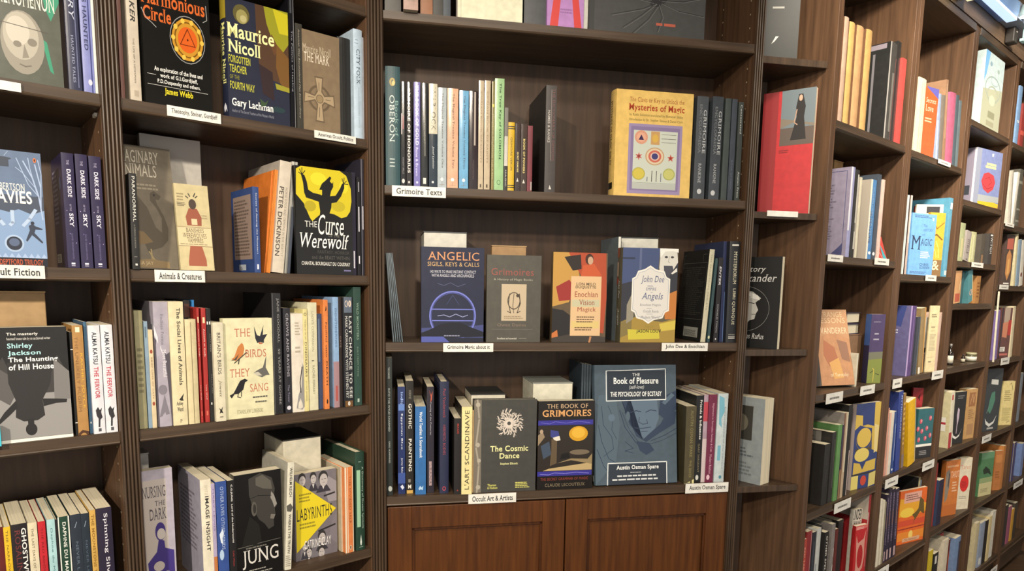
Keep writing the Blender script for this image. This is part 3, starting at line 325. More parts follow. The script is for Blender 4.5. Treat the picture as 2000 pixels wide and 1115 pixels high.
    b('B',-0.279,'F',-0.3216,0.005,0.0996,0.02,0.2072,0.0,0.0,0.0,0,'cdc8a4',[('t','f',0.22,0.82,0.54,0.9,'b06a54','THE',8),('t','f',0.42,0.61,0.86,0.69,'b06a54','BIRDS',8),('t','f',0.1,0.42,0.51,0.5,'b06a54','THEY',8),('t','f',0.5,0.26,0.88,0.34,'b06a54','SANG',8),('p','f',[(0.62,0.92),(0.68,0.83),(0.74,0.82),(0.8,0.9),(0.82,0.93),(0.8,0.83),(0.9,0.84),(0.82,0.78),(0.82,0.75),(0.74,0.76),(0.68,0.75),(0.64,0.8)],'22232c'),('p','f',[(0.7,0.76),(0.8,0.75),(0.78,0.74),(0.72,0.74)],'a5583c'),('p','f',[(0.14,0.6),(0.2,0.62),(0.28,0.72),(0.36,0.76),(0.39,0.74),(0.41,0.7),(0.38,0.64),(0.28,0.6),(0.22,0.58)],'b8743c'),('p','f',[(0.12,0.585),(0.2,0.6),(0.3,0.65),(0.24,0.59)],'4d4234'),('l','f',[(0.2,0.56),(0.45,0.66)],2,'332a22'),('l','f',[(0.3,0.6),(0.28,0.55)],2,'332a22'),('p','f',[(0.58,0.45),(0.68,0.48),(0.78,0.5),(0.86,0.62),(0.84,0.5),(0.92,0.42),(0.84,0.42),(0.76,0.4),(0.66,0.42)],'5c5a56'),('p','f',[(0.58,0.45),(0.68,0.46),(0.76,0.42),(0.66,0.42)],'b5b0a0'),('p','f',[(0.08,0.24),(0.16,0.26),(0.3,0.38),(0.4,0.4),(0.46,0.38),(0.4,0.36),(0.36,0.29),(0.26,0.25),(0.18,0.25),(0.12,0.21)],'17161a'),('l','f',[(0.26,0.26),(0.24,0.22),(0.3,0.21)],1.5,'17161a'),('l','f',[(0.32,0.27),(0.32,0.22)],1.5,'17161a'),('n','f',0.55,0.19,0.9,0.22,1,'55524a'),('n','f',0.6,0.14,0.9,0.17,1,'55524a'),('t','f',0.22,0.045,0.76,0.085,'8d886e','STANISLAW LUBIENSKI',8)],'cream paperback THE BIRDS THEY SANG with four birds, shelf below Animals tag','book',None,None,'books, shelf below Animals tag')
    b('B',-0.279,'S',-0.2212,0.006,0.171,0.0194,0.2591,0.0,0.0,0.0,0,'1b1a1b',[('t','s',0.5,0.08,0.8,0.96,'8f8d8c','JANE GOODALL   50 YEARS AT GOMBE',9),('r','s',0.05,0,0.14,1,'4a4848')],'tall black spine lettered 50 YEARS AT GOMBE, shelf below Animals tag','book',0.25,None,'books, shelf below Animals tag')
    b('B',-0.279,'S',-0.1958,0.008,0.1503,0.0151,0.2277,0.0,0.0,0.0,0,'201f26',[('t','s',0.35,0.35,0.7,0.95,'a5a2aa','CROWS AND RAVENS',9),('t','s',0.4,0.1,0.65,0.27,'8d8aa0','The Tower',1),('o','s',0.5,0.05,0.3,0.02,'c9c7d0')],'black spine lettered CROWS AND RAVENS, shelf below Animals tag','book',None,None,'books, shelf below Animals tag')
    b('B',-0.279,'S',-0.1803,0.006,0.1425,0.0265,0.2159,0.0,0.0,0.0,0,'d0c8ba',[('p','s',[(0.8,0.02),(0.3,0.04),(0.5,0.18),(0.75,0.25),(0.9,0.5),(1,0.46),(1,0.05)],'8c8a88'),('l','s',[(0.7,0.2),(0.65,0.3),(0.85,0.46)],2,'1d1b1a'),('n','s',0.3,0.78,0.75,0.92,5,'a59b8a'),('n','s',0.3,0.6,0.75,0.68,2,'a59b8a')],'white spine with grey pencil drawing of an egret, shelf below Animals tag','book',None,None,'books, shelf below Animals tag')
    b('B',-0.279,'S',-0.1535,0.005,0.1486,0.0097,0.2252,0.0,0.0,0.0,0,'cfc48a',[('t','s',0.3,0.34,0.75,0.68,'3b372a','DINOSAURS',9),('t','s',0.35,0.7,0.6,0.9,'6f6848','THE END OF THE LAST',1),('t','s',0.35,0.1,0.6,0.3,'6f6848','A LOST WORLD',1),('g','s',0.5,0.95,0.3,0.015,0.8,'2b2820')],'slim pale yellow spine lettered DINOSAURS, shelf below Animals tag','book',None,None,'books, shelf below Animals tag')
    b('B',-0.279,'S',-0.1415,0.008,0.18,0.0209,0.2393,0.0,0.0,0.0,0,'c9c4a6',[('t','s',0.4,0.55,0.65,0.92,'8f8a72',"LADY'S COMPANION",9),('t','s',0.4,0.15,0.65,0.42,'77735c','RACHEL FERRARY',1),('r','s',0.35,0.46,0.6,0.47,'55513f')],'cream spine right of DINOSAURS, shelf below Animals tag','book',None,None,'books, shelf below Animals tag')
    b('B',-0.279,'S',-0.1174,0.012,0.1414,0.0101,0.2143,0.0,0.0,0.0,0,'33415f',[('r','s',0.1,0.5,0.5,0.95,'55657f')],'dark blue spine left of orange spine, shelf below Animals tag','book',None,None,'books, shelf below Animals tag')
    b('B',-0.279,'S',-0.0955,0.06,0.133,0.0134,0.2441,0.0,0.0,0.0,0,'8c4a2a',[('r','s',0.3,0.9,0.7,0.96,'2b1c14')],'rust spine behind dark blue one, shelf below Animals tag','book',None,None,'books, shelf below Animals tag')
    b('B',-0.279,'S',-0.1068,0.004,0.162,0.0109,0.2454,0.0,0.0,0.0,0,'d07a3e',[('t','s',0.4,0.48,0.75,0.8,'3a1f14','Faithful unto',9),('t','s',0.4,0.22,0.75,0.44,'3a1f14','DEATH',9),('p','s',[(0.4,0.9),(0.6,0.95),(0.7,0.92),(0.6,0.9)],'2b1a12'),('o','s',0.55,0.07,0.16,0.022,'2b1a12'),('l','s',[(0,0.86),(1,0.86)],0.7,'a85a2a')],'orange spine lettered Faithful unto DEATH, shelf below Animals tag','book',None,None,'books, shelf below Animals tag')
    b('B',-0.279,'S',-0.0813,0.01,0.1659,0.0133,0.2514,0.0,0.0,0.0,0,'86a5c9',[('r','s',0,0,1,0.42,'9a7a80'),('t','s',0.35,0.55,0.7,0.9,'55708f','DOGTIDERNES',3),('r','s',0.3,0.06,0.7,0.2,'a5504a')],'pale blue spine fading to dusty pink, shelf below Animals tag','book',None,None,'books, shelf below Animals tag')
    b('B',-0.279,'S',-0.0673,0.01,0.1656,0.0074,0.2509,0.0,0.0,0.0,0,'2a201d',[('t','s',0.3,0.55,0.7,0.65,'8d7d72','CATS',1)],'dark brown spine beside LAST CHANCE TO SEE, shelf below Animals tag','book',None,None,'books, shelf below Animals tag')
    b('B',-0.279,'S',-0.0595,0.004,0.1661,0.0238,0.2516,0.0,0.0,0.0,0,'17181c',[('t','s',0.58,0.08,0.86,0.83,'e6e6e2','LAST CHANCE TO SEE',9),('t','s',0.2,0.08,0.45,0.83,'c9c9c4','MARK CARWARDINE WITH STEPHEN FRY',9),('r','s',0.1,0.86,0.9,1,'55606f'),('o','s',0.35,0.94,0.16,0.03,'c9b8a8'),('o','s',0.7,0.94,0.16,0.03,'c9b8a8'),('r','s',0.1,0,0.9,0.055,'6b4a24'),('o','s',0.5,0.03,0.12,0.02,'dad7d0')],'black spine lettered LAST CHANCE TO SEE, shelf below Animals tag','book',0.25,None,'books, shelf below Animals tag')
    b('B',-0.279,'S',-0.0327,0.006,0.1813,0.019,0.2747,0.0,0.0,0.0,0,'28433a',[('t','s',0.4,0.56,0.7,0.87,'7a9080','WILD MONSTERS',3),('t','s',0.42,0.25,0.6,0.5,'7a9080','BUILT FROM MYTHS',1),('r','s',0.4,0.03,0.65,0.06,'a5b5aa')],'tall dark green spine lettered WILD MONSTERS, shelf below Animals tag','book',None,None,'books, shelf below Animals tag')
    b('B',-0.631,'X',-0.4655,0.1,0.0164,0.05,0.2838,0.0,0.0,0.0,0,'bab7b0',[],'small white box beside fluted post, lowest shelf, second case','display_box',None,None,None)
    b('B',-0.631,'F',-0.482,0.05,0.0638,0.02,0.2587,0.0,0.0,0.0,0,'aaa3b0',[('r','f',0.1,0.06,0.8,0.92,'b9b0aa'),('t','f',0.12,0.78,0.78,0.87,'4f4a52','NURSING',8),('t','f',0.46,0.71,0.76,0.75,'4f4a52','THE',8),('t','f',0.3,0.6,0.78,0.69,'4f4a52','DARK',8),('o','f',0.58,0.5,0.15,0.075,'3d2f78'),('o','f',0.6,0.48,0.12,0.045,'c4bcb6'),('p','f',[(0.52,0.44),(0.68,0.42),(0.7,0.36),(0.95,0.33),(0.95,0.12),(0.75,0.02),(0.45,0.02),(0.22,0.1),(0.18,0.26),(0.45,0.34)],'3d2f78'),('o','f',0.5,0.22,0.16,0.04,'b9b0aa'),('o','f',0.72,0.14,0.1,0.03,'b9b0aa'),('o','f',0.35,0.1,0.08,0.03,'b9b0aa')],'lilac paperback with purple bust drawing, lowest shelf, second case','book',None,None,'books, lowest shelf, second case')
    b('B',-0.631,'S',-0.3775,0.008,0.165,0.0207,0.2335,0.0,0.0,0.0,0,'d6cfba',[('t','s',0.4,0.35,0.75,0.85,'2c2a28','IMAGE INSIGHT',3),('t','s',0.4,0.86,0.65,0.95,'b0a892','SPITZ',1),('n','b',0.1,0.3,0.8,0.85,14,'6f6a78')],'cream-white spine lettered IMAGE INSIGHT, lowest shelf, second case','book',None,'9a96a5','books, lowest shelf, second case')
    b('B',-0.631,'S',-0.3566,0.006,0.14,0.0066,0.2229,0.0,0.0,0.0,0,'a59ab8',[('r','s',0,0,1,0.3,'b5713c'),('t','s',0.3,0.55,0.7,0.95,'6f5d8c','MARY LEWIS',1)],'thin lilac spine beside IMAGE INSIGHT, lowest shelf, second case','book',None,None,'books, lowest shelf, second case')
    b('B',-0.631,'S',-0.3485,0.006,0.15,0.0215,0.2249,0.0,0.0,0.0,0,'2f4a8a',[('t','s',0.4,0.35,0.7,0.95,'a5b4d4','OTHER LIVES OTHER MINDS',9),('p','s',[(0.2,0.5),(0.5,0.55),(0.6,0.5),(0.45,0.46),(0.5,0.4),(0.3,0.42)],'cfd9e6'),('o','s',0.35,0.3,0.2,0.05,'a9c0d8')],'blue spine lettered OTHER LIVES OTHER MINDS, lowest shelf, second case','book',None,None,'books, lowest shelf, second case')
    b('B',-0.631,'S',-0.3255,0.004,0.14,0.0137,0.2241,0.0,0.0,0.0,0,'151416',[('t','s',0.4,0.4,0.7,0.96,'dcdad6','C.G.JUNG  Lord of the Underworld',3),('t','s',0.45,0.17,0.7,0.32,'a83a34','Colin Wilson',1)],'black spine with white lettering left of profile portrait, lowest shelf, second case','book',None,'1d1c1e','books, lowest shelf, second case')
    b('B',-0.631,'F',-0.3119,0.004,0.0992,0.03,0.232,0.0,0.0,0.0,0,'141312',[('p','f',[(0.3,0.95),(0.55,0.99),(0.8,0.93),(0.86,0.82),(0.84,0.76),(0.9,0.66),(0.85,0.63),(0.86,0.57),(0.82,0.53),(0.82,0.46),(0.7,0.44),(0.62,0.5),(0.5,0.55),(0.38,0.66),(0.3,0.8)],'3b3936'),('p','f',[(0.45,0.95),(0.6,0.97),(0.78,0.9),(0.8,0.82),(0.6,0.84),(0.45,0.88)],'59564f'),('p','f',[(0.78,0.8),(0.84,0.76),(0.9,0.67),(0.84,0.64),(0.8,0.7),(0.76,0.74)],'8a8680'),('p','f',[(0.76,0.58),(0.86,0.57),(0.82,0.53),(0.74,0.54)],'6f6b64'),('l','f',[(0.3,0.76),(0.5,0.78),(0.78,0.76)],1.2,'1d1c1a'),('o','f',0.4,0.66,0.06,0.07,'55524c'),('o','f',0.41,0.66,0.035,0.045,'312f2c'),('p','f',[(0.3,0.6),(0.5,0.5),(0.55,0.3),(0.1,0.3),(0.2,0.45)],'1f1e1c'),('l','f',[(0.03,0.315),(0.35,0.32)],0.8,'77746e'),('l','f',[(0.45,0.325),(0.95,0.33)],0.8,'77746e'),('t','f',0.12,0.1,0.9,0.28,'d2cfc9','JUNG',8),('n','f',0.2,0.285,0.7,0.31,1,'6b6862'),('n','f',0.25,0.07,0.7,0.09,1,'9a978f'),('n','f',0.1,0.02,0.9,0.06,2,'9a978f')],'black paperback with grey profile portrait of an old man, lowest shelf, second case','book',0.25,None,'books, lowest shelf, second case')
    b('B',-0.631,'S',-0.211,0.0,0.15,0.0146,0.2436,0.0,0.0546,0.0,0,'d0ccba',[('t','s',0.35,0.68,0.75,0.95,'201f1d','WILHELM REICH',3),('t','s',0.35,0.15,0.75,0.52,'201f1d',"WHERE'S THE TRUTH?",3),('p','s',[(0,0.6),(0.6,0.62),(1,0.58),(0.7,0.54),(0.1,0.55)],'55534c'),('n','s',0.1,0.03,0.9,0.14,6,'908c7e')],"white spine lettered WHERE'S THE TRUTH, lowest shelf, second case",'book',None,'a5a296','books, lowest shelf, second case')
    b('B',-0.631,'F',-0.1722,0.03,0.102,0.026,0.2041,0.0,0.0,0.0,0,'6f6a70',[('p','f',[(0.6,1),(1,0.85),(1,0.62),(0.8,0.62)],'8f8a90'),('p','f',[(0.85,0.35),(1,0.5),(1,0.1),(0.8,0.2)],'77727a'),('l','f',[(0.7,0.7),(0.95,0.72)],4,'232122'),('l','f',[(0.55,0.3),(0.95,0.34)],4,'232122'),('p','f',[(0.045,0.78),(0.117,0.86),(0.243,0.86),(0.315,0.78)],'34313a'),('p','f',[(0.153,0.86),(0.207,0.86),(0.18,0.81)],'cfcac8'),('o','f',0.18,0.95,0.0855,0.0594,'2e2b2b'),('o','f',0.1872,0.918,0.072,0.0558,'b0a9a7'),('l','f',[(0.1485,0.93),(0.1755,0.93)],1.2,'4a4646'),('l','f',[(0.2025,0.93),(0.225,0.93)],1.2,'4a4646'),('l','f',[(0.171,0.89),(0.207,0.89)],0.9,'6b6463'),('p','f',[(0.32,0.78),(0.384,0.86),(0.496,0.86),(0.56,0.78)],'34313a'),('p','f',[(0.416,0.86),(0.464,0.86),(0.44,0.81)],'cfcac8'),('o','f',0.44,0.95,0.076,0.0528,'2e2b2b'),('o','f',0.4464,0.918,0.064,0.0496,'b0a9a7'),('l','f',[(0.412,0.93),(0.436,0.93)],1.2,'4a4646'),('l','f',[(0.46,0.93),(0.48,0.93)],1.2,'4a4646'),('l','f',[(0.432,0.89),(0.464,0.89)],0.9,'6b6463'),('p','f',[(0.5,0.75),(0.596,0.83),(0.764,0.83),(0.86,0.75)],'34313a'),('p','f',[(0.644,0.83),(0.716,0.83),(0.68,0.78)],'cfcac8'),('o','f',0.68,0.92,0.114,0.0792,'2e2b2b'),('o','f',0.6896,0.888,0.096,0.0744,'b0a9a7'),('l','f',[(0.638,0.9),(0.674,0.9)],1.2,'4a4646'),('l','f',[(0.71,0.9),(0.74,0.9)],1.2,'4a4646'),('l','f',[(0.668,0.86),(0.716,0.86)],0.9,'6b6463'),('p','f',[(0.47,0.07),(0.55,0.15),(0.69,0.15),(0.77,0.07)],'34313a'),('p','f',[(0.59,0.15),(0.65,0.15),(0.62,0.1)],'cfcac8'),('o','f',0.62,0.24,0.095,0.066,'2e2b2b'),('o','f',0.628,0.208,0.08,0.062,'b0a9a7'),('l','f',[(0.585,0.22),(0.615,0.22)],1.2,'4a4646'),('l','f',[(0.645,0.22),(0.67,0.22)],1.2,'4a4646'),('l','f',[(0.61,0.18),(0.65,0.18)],0.9,'6b6463'),('p','f',[(0.18,-0.07),(0.244,0.01),(0.356,0.01),(0.42,-0.07)],'34313a'),('p','f',[(0.276,0.01),(0.324,0.01),(0.3,-0.04)],'cfcac8'),('o','f',0.3,0.1,0.076,0.0528,'2e2b2b'),('o','f',0.3064,0.068,0.064,0.0496,'b0a9a7'),('l','f',[(0.272,0.08),(0.296,0.08)],1.2,'4a4646'),('l','f',[(0.32,0.08),(0.34,0.08)],1.2,'4a4646'),('l','f',[(0.292,0.04),(0.324,0.04)],0.9,'6b6463'),('p','f',[(0.465,-0.1),(0.537,-0.02),(0.663,-0.02),(0.735,-0.1)],'34313a'),('p','f',[(0.573,-0.02),(0.627,-0.02),(0.6,-0.07)],'cfcac8'),('o','f',0.6,0.07,0.0855,0.0594,'2e2b2b'),('o','f',0.6072,0.038,0.072,0.0558,'b0a9a7'),('l','f',[(0.5685,0.05),(0.5955,0.05)],1.2,'4a4646'),('l','f',[(0.6225,0.05),(0.645,0.05)],1.2,'4a4646'),('l','f',[(0.591,0.01),(0.627,0.01)],0.9,'6b6463'),('p','f',[(0.11,0.01),(0.158,0.09),(0.242,0.09),(0.29,0.01)],'34313a'),('p','f',[(0.182,0.09),(0.218,0.09),(0.2,0.04)],'cfcac8'),('o','f',0.2,0.18,0.057,0.0396,'2e2b2b'),('o','f',0.2048,0.148,0.048,0.0372,'b0a9a7'),('l','f',[(0.179,0.16),(0.197,0.16)],1.2,'4a4646'),('l','f',[(0.215,0.16),(0.23,0.16)],1.2,'4a4646'),('l','f',[(0.194,0.12),(0.218,0.12)],0.9,'6b6463'),('p','f',[(0.02,0.93),(0.98,0.53),(0.02,0.1)],'d8c421'),('t','f',0.04,0.46,0.88,0.6,'26241a','LABYRINTHS',0),('n','f',0.1,0.67,0.4,0.78,3,'8d801c'),('n','f',0.1,0.36,0.55,0.44,2,'8d801c'),('t','f',0.2,0.12,0.84,0.22,'e6e3e0','CATRINE CLAY',0)],'grey paperback with large yellow triangle, LABYRINTHS, lowest shelf, second case','book',None,None,'books, lowest shelf, second case')
    b('B',-0.631,'X',-0.1766,0.075,0.0905,0.12,0.2767,0.0,0.0,0.0,0,'ccc5b0',[],'tall white box behind yellow triangle book, lowest shelf, second case','display_box',None,'3a3834',None)
    b('B',-0.631,'S',-0.0642,0.02,0.14,0.004,0.2068,0.0,0.0,0.0,0,'b8ac94',[],'beige spine between yellow triangle book and orange spine, lowest shelf, second case','book',None,None,'books, lowest shelf, second case')
    b('B',-0.631,'S',-0.0609,0.006,0.15,0.0214,0.2083,0.0,0.0,0.0,0,'cf7a45',[('r','s',0,0,0.18,1,'d9cdb4'),('r','s',0.28,0,0.36,1,'e0c9ae'),('r','s',0.9,0,1,1,'d9cdb4'),('t','s',0.5,0.35,0.72,0.9,'8c4a24','THE DIVIDED SELF',1),('o','s',0.6,0.06,0.16,0.03,'d9b08c'),('o','s',0.6,0.06,0.06,0.02,'22201e')],'orange spine with white stripes and small bird, lowest shelf, second case','book',None,None,'books, lowest shelf, second case')
    b('B',-0.631,'S',-0.0334,0.006,0.19,0.0233,0.2407,0.0,0.0,0.0,1,'1d3a2c',[('r','s',0.12,0.24,0.5,0.82,'8fb596'),('t','s',0.62,0.22,0.85,0.85,'b9c9bc','A Dictionary of Dream Symbols',1),('r','s',0.3,0.9,0.6,0.905,'8fa596'),('p','s',[(0.4,0.08),(0.5,0.16),(0.6,0.08),(0.55,0.05),(0.45,0.05)],'cfd6cc'),('r','s',0.3,0.03,0.75,0.035,'8fa596')],'dark green hardback spine with pale panel, lowest shelf, second case','book',None,'20382b','books, lowest shelf, second case')
    b('C',0.601,'S',0.0042,0.006,0.165,0.0356,0.25,0.0,0.0,0.0,0,'4a4844',[],'dark grey spine by the fluted post, topmost shelf, middle case','book',None,None,'books, topmost shelf, middle case')
    b('C',0.601,'S',0.0447,-0.014,0.19,0.0316,0.24,0.0,0.0,0.0,0,'a5877c',[('t','s',0.25,0.07,0.75,0.1,'77605a','PSYCHE',0)],'dusty pink spine overhanging the shelf, topmost shelf, middle case','book',None,None,'books, topmost shelf, middle case')
    b('C',0.601,'S',0.0821,0.004,0.1551,0.0274,0.235,0.0,0.0,0.0,0,'8c5c3c',[],'orange-brown spine right of dusty pink one, topmost shelf, middle case','book',None,None,'books, topmost shelf, middle case')
    b('C',0.601,'S',0.1103,0.008,0.1584,0.0224,0.24,0.0,0.0,0.0,0,'33322f',[],'charcoal spine left of grey-blue one, topmost shelf, middle case','book',None,None,'books, topmost shelf, middle case')
    b('C',0.601,'S',0.1335,0.01,0.1584,0.0165,0.24,0.0,0.0,0.0,0,'37404a',[],'grey-blue spine left of cream cover, topmost shelf, middle case','book',None,None,'books, topmost shelf, middle case')
    b('C',0.601,'F',0.1654,0.004,0.1487,0.022,0.25,0.0,0.0,0.0,1,'d6d3b8',[('l','f',[(0.05,0),(0.05,1)],1.2,'aeab92'),('r','s',0,0,1,1,'b3aaa2'),('n','s',0.4,0.02,0.6,0.5,3,'857d76')],'wide cream hardback facing out, topmost shelf, middle case','book',None,None,'books, topmost shelf, middle case')
    b('C',0.601,'S',0.3197,0.012,0.165,0.0524,0.25,0.0,0.0,0.0,0,'45474a',[],'broad dark grey spine between cream and pink covers, topmost shelf, middle case','book',None,None,'books, topmost shelf, middle case')
    b('C',0.601,'F',0.372,0.004,0.0877,0.02,0.21,0.0,0.0,0.0,0,'a878b4',[('p','f',[(0.08,0),(0.3,0),(0.52,1),(0.38,1)],'c4352f'),('p','f',[(0.75,0),(0.95,0),(0.62,1),(0.5,1)],'c4352f'),('p','f',[(0.3,0.35),(0.62,0.4),(0.55,0.48),(0.38,0.47)],'d9442f'),('n','f',0.36,0.3,0.72,0.36,2,'55305c'),('n','f',0.36,0.14,0.72,0.2,2,'8a5c94')],'violet paperback with red ribbon stripes, topmost shelf, middle case','book',None,None,'books, topmost shelf, middle case')
    b('C',0.601,'S',0.4601,0.01,0.132,0.0113,0.2,0.0,0.0,0.0,0,'c0beb6',[],'off-white thin spine beside violet cover, topmost shelf, middle case','book',None,None,'books, topmost shelf, middle case')
    b('C',0.601,'F',0.4739,0.004,0.2893,0.03,0.24,0.0,0.0,0.0,1,'3a3b3b',[('o','f',0.56,0.3,0.05,0.035,'15161a'),('o','f',0.6,0.35,0.06,0.05,'15161a'),('l','f',[(0.56,0.3),(0.4,0.33),(0.08,0.3)],1.4,'15161a'),('l','f',[(0.572,0.292),(0.412,0.322),(0.092,0.292)],0.8,'6b6c6a'),('l','f',[(0.56,0.3),(0.45,0.24),(0.18,0.16)],1.4,'15161a'),('l','f',[(0.572,0.292),(0.462,0.232),(0.192,0.152)],0.8,'6b6c6a'),('l','f',[(0.56,0.3),(0.44,0.18),(0.28,0.05)],1.4,'15161a'),('l','f',[(0.572,0.292),(0.452,0.172),(0.292,0.042)],0.8,'6b6c6a'),('l','f',[(0.58,0.29),(0.5,0.15),(0.36,0)],1.4,'15161a'),('l','f',[(0.592,0.282),(0.512,0.142),(0.372,-0.008)],0.8,'6b6c6a'),('l','f',[(0.58,0.3),(0.62,0.18),(0.58,0.04)],1.4,'15161a'),('l','f',[(0.592,0.292),(0.632,0.172),(0.592,0.032)],0.8,'6b6c6a'),('l','f',[(0.6,0.31),(0.75,0.25),(0.98,0.22)],1.4,'15161a'),('l','f',[(0.612,0.302),(0.762,0.242),(0.992,0.212)],0.8,'6b6c6a'),('l','f',[(0.6,0.33),(0.8,0.34),(0.99,0.4)],1.4,'15161a'),('l','f',[(0.612,0.322),(0.812,0.332),(1.002,0.392)],0.8,'6b6c6a'),('l','f',[(0.58,0.34),(0.4,0.44),(0.2,0.5)],1.4,'15161a'),('l','f',[(0.592,0.332),(0.412,0.432),(0.212,0.492)],0.8,'6b6c6a'),('r','f',0.57,0.095,0.625,0.12,'a5503c'),('r','f',0.64,0.095,0.74,0.12,'a5503c'),('r','f',0,0,0.04,1,'2b2c2d')],'very wide charcoal cover with spider drawing, topmost shelf, middle case','book',None,None,'books, topmost shelf, middle case')
    b('C',0.2265,'S',0.0041,0.006,0.18,0.0325,0.2588,0.0,0.0,0.0,1,'1f4248',[('t','s',0.28,0.37,0.62,0.76,'c4cfca','OBERON',9),('t','s',0.66,0.42,0.88,0.72,'7fa09c','Book of',9),('o','s',0.48,0.87,0.2,0.035,'a08d54'),('o','s',0.55,0.86,0.1,0.02,'c9b878'),('r','s',0.28,0.16,0.62,0.168,'b9c4c0'),('r','s',0.28,0.19,0.62,0.198,'b9c4c0'),('r','s',0.28,0.22,0.62,0.228,'b9c4c0')],'tall teal spine lettered BOOK OF OBERON, Grimoire Texts shelf','book',None,None,'books, Grimoire Texts shelf')
    b('C',0.2265,'S',0.038,0.008,0.1512,0.0109,0.2291,0.0,0.0,0.0,0,'1a191b',[('t','s',0.35,0.12,0.65,0.28,'8f8d90','ANCIENT SPELLS',1),('r','s',0.1,0.5,0.3,0.7,'b9aeb0'),('r','s',0.4,0.55,0.6,0.68,'8f2f3c'),('o','s',0.5,0.05,0.3,0.022,'c9c7c4'),('r','s',0.35,0.82,0.6,0.97,'55535a')],'thin black spine with red and white flecks, Grimoire Texts shelf','book',0.15,None,'books, Grimoire Texts shelf')
    b('C',0.2265,'S',0.0505,0.006,0.1507,0.0117,0.2284,0.0,0.0,0.0,0,'2d2a2a',[('t','s',0.25,0.13,0.75,0.95,'d9d5d0','GRIMOIRE OF HONORIUS',11),('r','s',0.3,0.03,0.7,0.05,'b5b2ae')],'black spine with silver title, Grimoire of Honorius, Grimoire Texts shelf','book',0.12,None,'books, Grimoire Texts shelf')
    b('C',0.2265,'S',0.0673,0.005,0.1513,0.0144,0.2293,0.0,0.0,0.0,0,'6f6aa8',[('t','s',0.28,0.4,0.75,0.97,'e0def0','THE BOOK OF GOLD',11),('t','s',0.3,0.1,0.65,0.38,'cfccec','Rune & Brown',9),('r','s',0.35,0.03,0.65,0.05,'d0cee6')],'lilac spine lettered Book of Gold, Grimoire Texts shelf','book',0.2,None,'books, Grimoire Texts shelf')
    b('C',0.2265,'S',0.0839,0.008,0.1512,0.015,0.2291,0.0,0.0,0.0,0,'222425',[('t','s',0.4,0.42,0.65,0.7,'77786f','MORTAL HEART',1),('r','s',0.55,0.3,0.62,0.9,'a5a49c'),('r','s',0.3,0.03,0.75,0.09,'cfcdc6'),('r','s',0.3,0.86,0.6,0.97,'6f706c')],'black spine with small white square emblem, Grimoire Texts shelf','book',0.15,None,'books, Grimoire Texts shelf')
    b('C',0.2265,'S',0.1013,0.005,0.1505,0.0191,0.2281,0.0,0.0,0.0,0,'26323d',[('r','s',0,0.52,1,1,'bdb8a4'),('t','s',0.3,0.55,0.8,0.97,'6b675a','WARLOCK',11),('t','s',0.38,0.18,0.65,0.4,'c4c9cc','Josef Ladislav',5),('r','s',0.35,0.04,0.6,0.06,'c4c9cc')],'navy spine whose top half is silvery white, Grimoire Texts shelf','book',0.15,None,'books, Grimoire Texts shelf')
    b('C',0.2265,'S',0.1213,0.005,0.1459,0.0201,0.2211,0.0,0.0,0.0,0,'a3adb2',[('t','s',0.42,0.2,0.66,0.95,'4d4540','The Magical Treatise Volume One',9),('o','s',0.5,0.085,0.16,0.018,'e6e3dc'),('l','s',[(0.2,0.1),(0.8,0.1)],0.6,'8a7a70'),('l','s',[(0.5,0.02),(0.5,0.07)],0.6,'8a7a70'),('l','s',[(0.2,0.03),(0.8,0.03)],0.6,'8a7a70')],'pale grey glossy spine, one of a matching trio, Grimoire Texts shelf','book',0.15,None,'books, Grimoire Texts shelf')
    b('C',0.2265,'S',0.1432,0.005,0.1458,0.0249,0.2209,0.0,0.0,0.0,0,'d0a286',[('t','s',0.42,0.2,0.66,0.95,'4d4540','The Magical Treatise Volume Two',9),('o','s',0.5,0.085,0.16,0.018,'e6e3dc'),('l','s',[(0.2,0.1),(0.8,0.1)],0.6,'8a7a70'),('l','s',[(0.5,0.02),(0.5,0.07)],0.6,'8a7a70'),('l','s',[(0.2,0.03),(0.8,0.03)],0.6,'8a7a70')],'salmon glossy spine, one of a matching trio, Grimoire Texts shelf','book',0.15,None,'books, Grimoire Texts shelf')
    b('C',0.2265,'S',0.1708,0.005,0.1439,0.0213,0.2181,0.0,0.0,0.0,0,'6a9fc4',[('t','s',0.42,0.2,0.66,0.95,'4d4540','The Magical Treatise Volume Three',9),('o','s',0.5,0.085,0.16,0.018,'e6e3dc'),('l','s',[(0.2,0.1),(0.8,0.1)],0.6,'8a7a70'),('l','s',[(0.5,0.02),(0.5,0.07)],0.6,'8a7a70'),('l','s',[(0.2,0.03),(0.8,0.03)],0.6,'8a7a70')],'sky-blue glossy spine, one of a matching trio, Grimoire Texts shelf','book',0.15,None,'books, Grimoire Texts shelf')
    b('C',0.2265,'S',0.1944,0.007,0.1446,0.0196,0.2191,0.0,0.0,0.0,0,'2c2326',[('t','s',0.4,0.1,0.6,0.3,'574a4c','HYGROMANTEIA',1),('r','s',0.55,0.45,0.75,0.99,'a59a92')],'black-brown glossy spine right of blue one, Grimoire Texts shelf','book',0.15,None,'books, Grimoire Texts shelf')
    b('C',0.2265,'S',0.2158,0.008,0.17,0.0119,0.2437,0.0,0.0,0.0,0,'b5a58c',[('t','s',0.4,0.25,0.65,0.9,'857660','CIPRIAN BOOK OF SAINTS',1),('r','s',0.35,0.02,0.65,0.05,'5d5240')],'left-hand tall beige spine, Grimoire Texts shelf','book',0.2,'6f645c','books, Grimoire Texts shelf')
    b('C',0.2265,'S',0.2295,0.008,0.17,0.0138,0.2447,0.0,0.0,0.0,0,'b5a58c',[('t','s',0.4,0.25,0.65,0.9,'857660','CIPRIAN BOOK OF SAINTS',1),('r','s',0.35,0.02,0.65,0.05,'5d5240')],'right-hand tall beige spine, Grimoire Texts shelf','book',0.2,'6f645c','books, Grimoire Texts shelf')
